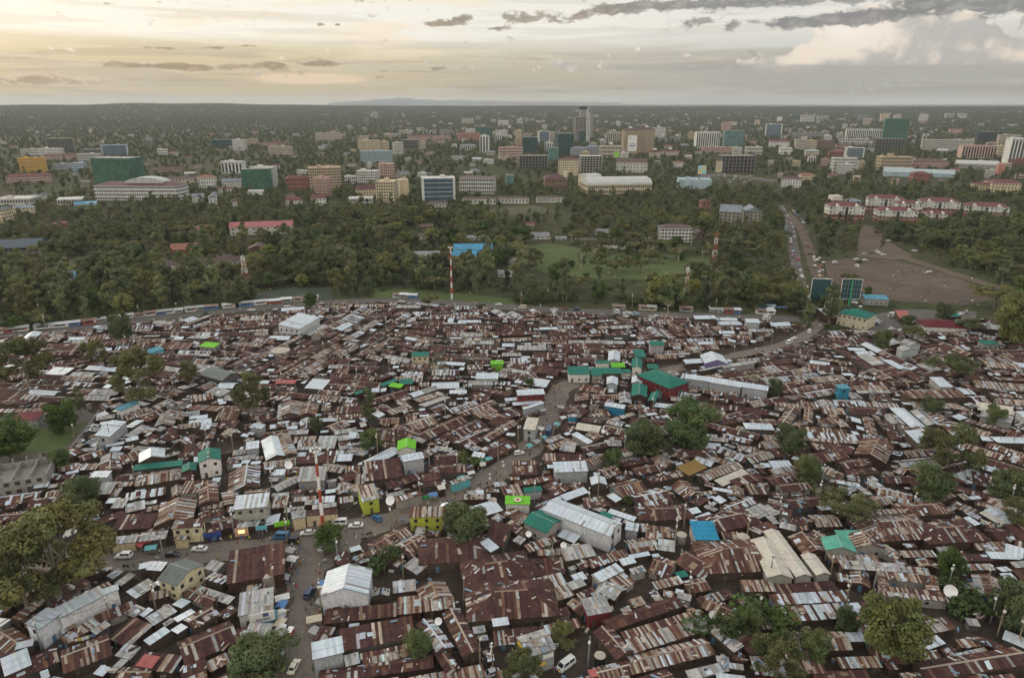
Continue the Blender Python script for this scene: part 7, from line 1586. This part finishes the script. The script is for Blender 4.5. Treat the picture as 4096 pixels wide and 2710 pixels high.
for a in (-1,1):
    for b_ in (-1,1): link('leg',me,t,(a*4.6,b_*4.6,0))
def dish(c,x,y,z,rad,lab):
    p=C(c,x,y,z); t=thing('satellite_dish',p,R(rng.uniform(-40,40))); tag(t,lab,'satellite dish')
    mb=MB(); n=12
    for k in range(3):
        r0,r1=rad*k/3,rad*(k+1)/3; mb.lathe([(r0,r0*r0*.35/rad),(r1,r1*r1*.35/rad)],n)
    o=mb.obj('dish',lampw,t,(0,0,.9)); o.rotation_euler=(R(55),0,0); mb=MB(); mb.tube((0,0,-.9),(0,0,.9),.05,.05,5); mb.obj('stand',steel,t); mb=MB(); mb.tube((0,-.1,.9),(0,-.9*rad,1.3),.03,.03,4); mb.obj('feed_arm',steel,t)
for a in (('7',155,80,3.4,.9,'white satellite dish beside the teal green roof'),('7',478,185,3,.9,'white satellite dish on a pale roof below the very long pale hall'),('7',1850,830,3.2,1.0,'satellite dish on the long rusty roof at lower right'),('6',1690,890,3.2,.9,'satellite dish on the roof with silver patch near the bottom'),('8',1680,612,3.5,1.6,'large pale satellite dish by the square courtyard roof'),('2',300,622,3.4,1.4,'big white satellite dish left of the big mast'),('3',843,305,3.2,.8,'satellite dish on the striped gable in the middle'),('2',1250,950,3.5,1.5,'grey satellite dish beside the yellow fronted shop')): dish(*a)
def wall_run(name,pts,h,th,m,label,cat='wall'):
    mb=MB(); o0=pts[0]
    for a,b_ in zip(pts,pts[1:]):
        d=(b_-a); L=d.length; M=Matrix.Translation(a-o0)@Matrix.Rotation(math.atan2(d.y,d.x),4,'Z'); mb.box(0,L,-th/2,th/2,0,h,0,M)
        n=int(L/4)
        for k in range(n+1): mb.box(k*4-.2,k*4+.2,-th/2-.08,th/2+.08,0,h+.15,0,M)
    o=mb.obj(name,m,None,o0); tag(o,label,cat)
wall_run('boundary_wall',[D(232,962),D(205,1000),D(172,1042),D(128,1086),D(100,1110)],2.6,.25,stone,'grey stone wall between the walled yard and the shacks')
wall_run('boundary_wall',[D(1960,772),D(2060,777),D(2160,782)],2.2,.25,whp,'pale wall in front of the police parking yard')
wall_run('boundary_wall',[D(1395,573),D(1470,578)],2.4,.3,whp,'pale wall at the top of the meadow')
wall_run('hedge',[D(590,667),D(680,655),D(770,660)],3.2,2.4,mat('hedge_green',(.022,.03,.016),1,0,.5,.8),'dark clipped hedge behind the vegetable plot','hedge')
wall_run('boundary_wall',[D(1330,556),D(1400,556)],2.4,.3,stone,'grey wall by the bare acacia above the meadow')
# unfinished block house at the left edge
t=thing('unfinished_house',D(60,1120)); tag(t,'roofless grey block house under construction at the left edge','building'); t.rotation_euler=(0,0,R(22))
mb=MB(); mb.box(-8,8,-7,7,0,3); mb.obj('lower_storey',stone,t)
mb=MB()
for (a,b_,c,d) in ((-8,8,-7,-6.7),(-8,8,6.7,7),(-8,-7.7,-6.7,6.7),(7.7,8,-6.7,6.7),(-2,-1.7,-6.7,6.7),(3,3.3,-6.7,6.7)): mb.box(a,b_,c,d,3.0,5.4)
mb.obj('upper_wall',stone,t)
m=MB(); m.box(-.25,.25,-.25,.25,0,1.6); me=m.mesh('column',stone)
for x_ in (-7.8,-4,0,4,7.8):
    for y_ in (-6.8,6.8): link('column',me,t,(x_,y_,5.4))
m=MB(); m.box(-.7,.7,-.06,.06,0,1.3); me=m.mesh('window_opening',DARK)
for x_ in (-6,-3,0,3,6):
    link('window_opening',me,t,(x_,-7.02,3.6)); link('window_opening',me,t,(x_,-7.02,.8))
# kiosks along the far side of the perimeter road and market stalls
kp=smooth(TOPROAD); r=random.Random(12); TCOL=['white','white','white','red','grey','grey','cream','blue']
TC={'white':(.62,.62,.60),'red':(.36,.07,.06),'blue':(.08,.20,.42),'grey':(.3,.31,.31),'cream':(.5,.45,.33),'turq':(.12,.36,.38),'green':(.16,.36,.06)}
n=0; sd_=0
for a,b_ in zip(kp,kp[1:]):
    L=(b_-a).length; k=0; d=(b_-a).normalized(); nrm=Vector((-d.y,d.x,0))
    if nrm.y<0: nrm=-nrm
    while k<L-3:
        w=r.uniform(4,9); p=a+d*(k+w/2)+nrm*(8.2+r.uniform(0,1)); u,v,f=proj(p); X_=u*2370/4096
        k+=w+.4
        if not(-30<X_<735 or 885<X_<965 or 1410<X_<1850) or (X_>735 and r.random()<.35): continue
        col=r.choice(TCOL); hh=r.uniform(1.9,2.4); t=thing('kiosk',p,math.atan2(d.y,d.x)); later(t,f'{ {"turq":"turquoise"}.get(col,col)} roadside kiosk','kiosk','kiosks along the top road','all')
        link('wall',boxmesh(w/2,1.8,0,hh,PLAST),t,color=TC[col]); mb=MB(); mb.box(-w/2-.25,w/2+.25,-2.4,2.0,0,.14); o=link('roof',mb.mesh('r',ROOFT),t,(0,0,hh+.02),color=r.choice([(.5,.52,.53),(.33,.34,.33),(.2,.13,.1),(.58,.6,.6)])); o.rotation_euler=(R(5),0,0)
        if f<520: link('counter_opening',boxmesh(w*.3,.06,.9,1.9,DARK),t,(0,-1.81,0))
        if col in('white','red') and r.random()<.4:
            mb=MB(); mb.tube((0,0,0),(0,-.05,0),.75,.75,14); link('round_sign',mb.mesh('sign',redp if col=='white' else whp),t,(w*.36,-1.83,1.6))
# stalls
def stall(p,rz,col,w,phrase=True):
    t=thing('market_stall',p,rz); m=MB()
    m.face([(-w,-1.2,2.0),(w,-1.2,2.0),(w,0,2.45),(-w,0,2.45)]); m.face([(-w,0,2.45),(w,0,2.45),(w,1.2,2.05),(-w,1.2,2.05)]); m.face([(-w,-1.2,1.95),(-w,0,2.4),(w,0,2.4),(w,-1.2,1.95)]); m.face([(-w,0,2.4),(-w,1.2,2.0),(w,1.2,2.0),(w,0,2.4)])
    link('awning',m.mesh('awning',PLAST),t,color=TC[col]); m=MB()
    for sx_ in (-1,1):
        for sy in (-1,1): m.tube((sx_*(w-.1),sy*1.1,0),(sx_*(w-.1),sy*1.1,2.0),.05,.05,4)
    m.obj('frame',woodp,t); m=MB(); m.box(-w*.8,w*.8,-.6,.6,.6,.72); m.box(-w*.5,w*.2,-.4,.3,.72,1.0); m.obj('table',mat('goods',(.2,.17,.15),.9,0,.5,6),t)
    later(t,f'market stall with {col} awning','market stall','market stalls along the crowded track','all')
for k in range(56):
    t=k/56; seg=[D(1960,712),D(1905,690),D(1872,640),D(1858,585),D(1838,525),D(1815,480)]; f=t*5; i=int(f); p=seg[i].lerp(seg[i+1],f-i)+Vector((r.choice([-1,1])*r.uniform(5.5,11),r.uniform(-4,4),0)); stall(p,r.uniform(-.6,.6)+1.2,r.choice(['white','grey','blue','white','red','grey','cream','turq']),r.uniform(1.2,2.4))
for c,x,y,col in (('6',330,260,'grey'),('6',345,340,'white'),('6',250,700,'white'),('6',225,860,'grey'),('6',620,740,'grey'),('6',545,900,'cream'),('6',560,1010,'grey'),('3',470,200,'white'),('3',455,100,'grey'),('3',280,130,'grey'),('2',1990,905,'grey'),('6',690,205,'grey'),('6',640,240,'white'),('m6',930,600,'white'),('m6',955,640,'red'),('m6',970,620,'white'),('m6',945,660,'red'),('3',260,300,'white'),('2',1640,920,'blue'),('5',1410,235,'turq'),('5',1320,205,'red')): stall(C(c,x,y),r.uniform(-.5,.5),col,r.uniform(1.2,1.9))
for k in range(15):
    p=D(694,1560).lerp(D(706,1340),(k+.5)/15)+Vector((r.choice([-5.2,-5.0,5.4]),r.uniform(-1,1),0)); stall(p,math.pi/2+r.uniform(-.2,.2),r.choice(['grey','white','cream','grey','blue']),r.uniform(.9,1.5))
for k in range(10):
    p=D(1090,1120).lerp(D(1270,990),(k+.5)/10)+Vector((r.choice([-4.6,4.4]),r.uniform(-2,2),0)); stall(p,r.uniform(.5,1),r.choice(['grey','white','cream','turq']),r.uniform(.9,1.4))
for k in range(18):
    x,y=r.uniform(1760,1868),r.uniform(700,728); stall(D(x,y),r.uniform(-.4,.4),r.choice(['blue','white','grey','turq']),r.uniform(2,3.5))
# signs and shop details
def near_root(label): return next(s['root'] for s in SHACKS if s['label'].startswith(label))
def facing(c,x,y,z): return C(c,x,y,z)
ink=mat('sign_ink',(.06,.08,.2),.6,0,.1)
t=thing('shop_banner',C('6',75,860,2.2),R(18)); tag(t,'white curved shop banner with dark lettering on the corner above the dirt road','sign')
mb=MB(); mb.box(-3.2,2.6,-.08,.08,-.2,2.6); mb.obj('panel',whp,t); mb=MB(); mb.box(-3.4,3.0,-.14,-.06,-.55,-.2); mb.box(2.6,3.0,-.14,.06,-.2,2.6); mb.obj('border',mat('banner_blue',(.04,.25,.36),.6),t)
lettering('BAMBA',1.0,ink,t,(-.1,-.1,.6),(R(90),0,0)); mb=MB(); mb.box(-.1,1.2,-.12,-.08,1.3,2.3); mb.obj('picture',ink,t)
yel=mat('yellow_board',(.62,.42,.03),.6,0,.15)
s=next(q for q in SHACKS if q['label'].startswith('two storey grey shop')); rt=s['root']
k,st,L,w,e,ri,cx,cy,rz,wl=s['parts'][0]
M=Matrix.Rotation(rz,4,'Z')
def att(nm,b,m,rot=rz):
    mb=MB(); mb.box(*b); o=mb.obj(nm,m,rt); o.rotation_euler=(0,0,rot); return o
yl=-w if k=='g' else -w/2
att('balcony',(-L/2-1.2,-L/2+.3,yl*.8,-yl*.8,2.5,2.62),CONC); att('balcony_rail',(-L/2-1.3,-L/2-1.2,yl*.8,-yl*.8,2.55,3.4),yel); att('sign_board',(-L/2-.1,-L/2+.28,yl*.3,-yl*.7,4.6,5.3),yel); att('white_sign',(L*.05,L/2-.6,yl+.05,yl+.26,3.6,4.6),whp); att('yellow_sign',(-L*.1,L*.15,yl+.05,yl+.26,2.0,2.6),yel)
s=next(q for q in SHACKS if q['label'].startswith('flat lime green')); rt=s['root']; k,st,L,w,e,ri,cx,cy,rz,wl=s['parts'][0]
mb=MB(); mb.lathe([(0,.22),(1.1,.22),(1.1,.1)],16); o=mb.obj('emblem',whp,rt,(0,0,e+ri*.5)); mb=MB(); mb.lathe([(0,.27),(.7,.27),(.7,.2)],12); mb.obj('emblem_centre',redp,o)
for c,x,y,z,w_,h_,m_,lab in (('5',1345,130,2.6,1.6,.5,redp,'red shop sign above the left road'),('5',1830,35,3.2,1.3,.6,whp,'white shop sign on the brown roofed shop'),('2',1460,930,1.2,.5,1.6,mat('mint_paint',(.35,.6,.48),.7),'mint green door panel of the long brown shop'),('2',1565,900,1.6,1.6,1.4,mat('kiosk_green',(.05,.22,.08),.7),'green kiosk front beside the middle road'),('2',1900,740,1.6,1.8,1.2,mat('kiosk_turquoise',(.10,.50,.55),.7),'turquoise kiosk front beside the middle road'),('2',2100,590,4,1.0,1.4,whp,'square white lit sign on a post beside the middle road'),('5',1965,60,2.2,2.4,1.6,mat('navy_hoarding',(.03,.05,.22),.7),'navy blue shop hoarding beside the left road'),('2',240,1140,2.0,2.2,1.6,mat('lime_front',(.20,.55,.03),.7),'lime green shop front at the junction shop row'),('2',50,1180,2.0,1.6,1.4,mat('aqua_front',(.12,.42,.48),.7),'aqua shop front at the junction shop row')):
    p=C(c,x,y,z); t=thing('shop_sign',p,R(r.uniform(5,18))); tag(t,lab,'sign'); link('panel',boxmesh(w_,.08,-h_/2,h_/2,m_),t); mb=MB(); mb.tube((0,.1,-z),(0,.1,-h_/2),.08,.08,5); mb.obj('post',woodp,t)
lit=bpy.data.materials.new('lit_shop'); lit.use_nodes=True; lit.node_tree.nodes['Principled BSDF'].inputs['Emission Color'].default_value=(1,.42,.12,1); lit.node_tree.nodes['Principled BSDF'].inputs['Emission Strength'].default_value=1.6
p=C('5',2235,35,1.6); t=thing('lit_shopfront',p,R(12)); tag(t,'glowing orange lit shop window in the junction shop row','shopfront'); link('lit_window',boxmesh(.9,.1,-.5,.5,lit),t); link('shop_frame',boxmesh(1.9,.07,-1.6,1.2,mat('peach_wall',(.5,.33,.2),.8)),t,(0,.12,0))
# laundry
for c,x,y,rz in (('2',340,690,.1),('2',330,740,.1),('5',760,1050,.5),('4',630,765,-.1),('3',1800,580,.4),('6',2215,590,.2),('4',1110,690,.2),('2',1250,430,.0)):
    p=C(c,x,y,1.2); t=thing('washing_line',(p.x,p.y,0),rz); later(t,'line of white and coloured washing','washing line','washing lines','all'); mb=MB(); mb.tube((-2.6,0,0),(-2.6,0,2.4),.05,.05,4); mb.tube((2.6,0,0),(2.6,0,2.4),.05,.05,4); mb.tube((-2.6,0,2.35),(2.6,0,2.35),.015,.015,3); mb.obj('line',woodp,t)
    x_=-2.3
    while x_<2.2:
        w_=r.uniform(.35,.9); h_=r.uniform(.5,1.2); m=MB(); m.box(0,w_,-.02,.02,2.33-h_,2.36); m.obj('garment',cloth(r.choice(['white','white','blue','red','pink','yellow','grey'])),t,(x_,0,0)); x_+=w_+.08
# rubbish and odds and ends lying in the lanes and yards
mb=MB(); r=random.Random(3)
for k in range(5200):
    y=100+430*r.random()**1.2; x=r.uniform(-1,1)*(y*.9+20); i,j=int((x-OX)/CS),int((y-OY)/CS)
    if not(0<=i<NX and 0<=j<NY): continue
    if occ[i,j]==1 or (occ[i,j]==2 and r.random()<.75): continue
    M=Matrix.Translation((x,y,.02))@Matrix.Rotation(r.uniform(0,3.1),4,'Z')@Matrix.Rotation(r.uniform(-.2,.2),4,'X'); c=r.choice([(.5,.5,.47),(.3,.28,.25),(.42,.36,.28),(.06,.055,.05),(.18,.12,.09),(.15,.25,.35),(.6,.6,.58),(.1,.08,.06)])
    a,b_=r.uniform(.15,.8),r.uniform(.1,.4); mb.box(-a,a,-b_,b_,0,r.uniform(.1,.7),0,M,(*c,0))
tag(mb.obj('litter',WALLM),'scattered rubbish, crates and scrap lying in the lanes','litter',kind='stuff')

print('people',sum(1 for o in bpy.data.objects if o.name.startswith('person')),'stalls',sum(1 for o in bpy.data.objects if o.name.startswith('market_stall')))
# ---------------------------------------------------------------- labels built from what stands nearby
LMK=[(745,1150,'tall red and white junction mast','s'),(855,1170,'yellow fronted shop','s'),(980,1195,'lime yellow walled shop','s'),(1190,1155,'flat lime green roof','s'),(1330,1195,'very long pale hall','s'),(1225,1210,'large teal roof','s'),(1625,1225,'bright blue roof','s'),(1820,1290,'long cream roofed halls','s'),(1945,1255,'mint green gable','s'),(805,1345,'tall bright silver hall','s'),
(420,1325,'grey roofed yellow gable house','s'),(170,1405,'long white two storey building','s'),(1250,1500,'yellow balcony shop','s'),(484,1070,'white gabled teal hall','s'),(252,995,'tall silver block by the yard wall','s'),(940,1025,'lime gabled roof','s'),(1585,1000,'large round dark tree','s'),(2190,1045,'broad olive tree','s'),(1535,875,'maroon walled teal house','s'),(1380,855,'row of teal roofs','s'),(1690,885,'long curved silver roof','s'),(1944,895,'bright blue house','s'),
(2180,758,'maroon hipped roof','s'),(1978,735,'cream police post','s'),(690,740,'large silver hall near the top road','s'),(490,797,'small lime roof on the left','s'),(515,860,'khaki vaulted roof','s'),(970,825,'teal roofed cream house','s'),(1230,803,'grey court roof','s'),(590,930,'lone dense olive tree','s'),(330,885,'big spreading olive tree','s'),(2062,1480,'dense yellow green tree','s'),(1800,1540,'big grey green tree','s'),(2090,1350,'square courtyard roof','s'),(603,1170,'junction shop row','s'),(775,1490,'silver corner house','s'),(1610,1090,'ochre roof','s'),(120,1250,'huge olive tree','s'),(1125,1075,'lit square sign','s'),(1980,1570,'bottom right corner','x'),
(1095,580,'blue roofed school','w'),(572,630,'lattice mast in the woods','w'),(1651,580,'lattice mast by the avenue','w'),(1046,640,'slim striped mast','w'),(610,527,'pink roofed hall','w'),(1550,543,'balconied flats','w'),(1710,500,'grey stone apartments','w'),(2050,640,'sports pitch','w'),(1910,675,'dark billboards','w'),(2040,495,'red roofed estate','w'),(1425,430,'cream warehouse','w'),(905,445,'cream office','w'),(340,440,'long white building','w'),(50,570,'open blue roofed shed','w'),(140,640,'small blue roof','w'),(680,682,'vegetable plot','w'),(470,600,'rusty roofed long building','w'),(1540,655,'pale willow','w'),(1400,600,'green meadow','w'),(60,470,'white box building','w'),(1840,580,'avenue','w'),(820,690,'top road bend','w'),
(280,395,'tall netted block','c'),(80,382,'yellow block','c'),(605,412,'green netted white block','c'),(755,410,'brown arched tower','c'),(870,365,'teal striped flats','c'),(1015,430,'blue glass office','c'),(1110,345,'white striped tower','c'),(1345,290,'tallest tower','c'),(1475,325,'tan twin towers','c'),(1330,380,'red edged cream block','c'),(1180,345,'pale pink block','c'),(1690,320,'teal netted construction tower','c'),(1970,360,'mirrored glass block','c'),(2065,305,'green netted tower','c'),(2190,335,'long white hotel','c'),(2060,400,'pale blue market roofs','c'),(2240,385,'ribbed arched hall','c'),(1610,425,'blank grey white hall','c'),(1620,395,'colourful billboard','c'),(650,345,'beige slab','c'),(545,385,'black striped block','c'),(2285,430,'large cream red tiled house','c'),(1500,410,'church like white building','c')]
ORD=['','second ','third ','fourth ','fifth ','sixth ','seventh ','eighth ','ninth ','tenth ','eleventh ','twelfth ','thirteenth ','fourteenth ','fifteenth ','sixteenth ','seventeenth ','eighteenth ']
ZN={'slum':'s','wood':'sw','city':'cw','all':'swc'}
bpy.context.view_layer.update()
buck={}
for o,ph,zn in REG:
    if o.type=='MESH' and o.name.startswith('power_cable'): w=o.location+Vector(o.data.vertices[len(o.data.vertices)//2].co)
    else: w=o.matrix_world.translation+Vector((0,0,2))
    u,v,f=proj(w); x,y=u*2370/4096,v*2370/4096
    L=[q for q in LMK if q[3] in ZN[zn]]
    best=min(L,key=lambda q:(q[0]-x)**2+((q[1]-y)*1.5)**2)
    dx,dy=x-best[0],y-best[1]
    d=math.hypot(dx,dy*1.5)
    if abs(dx)>abs(dy)*1.7: rel='right of' if dx>0 else 'left of'
    elif abs(dy)>abs(dx)*1.7: rel='in front of' if dy>0 else 'behind'
    else: rel=('below ' if dy>0 else 'above ')+('right of' if dx>0 else 'left of')
    buck.setdefault((ph,rel,best[2]),[]).append((d,o))
for (ph,rel,lm),L in buck.items():
    L.sort(key=lambda q:q[0])
    for k,(d,o) in enumerate(L):
        lab=f'{ORD[min(k,len(ORD)-1)]}{ph} {rel} the {lm}'
        ws=lab.split()
        if len(ws)>16:
            lab=lab.replace(' trousers','').replace('person in ','person in ',1); ws=lab.split()
        if len(ws)>16: lab=' '.join(lab.replace(' with a long stride','').replace(' forward','').replace('in front and','before and').split())
        if len(lab.split())>16: lab=lab.replace(' and coloured','').replace('maroon rusted','rusted').replace('brown striped rusty','striped rusty')
        if len(lab.split())<4: lab='single '+lab
        o['label']=lab
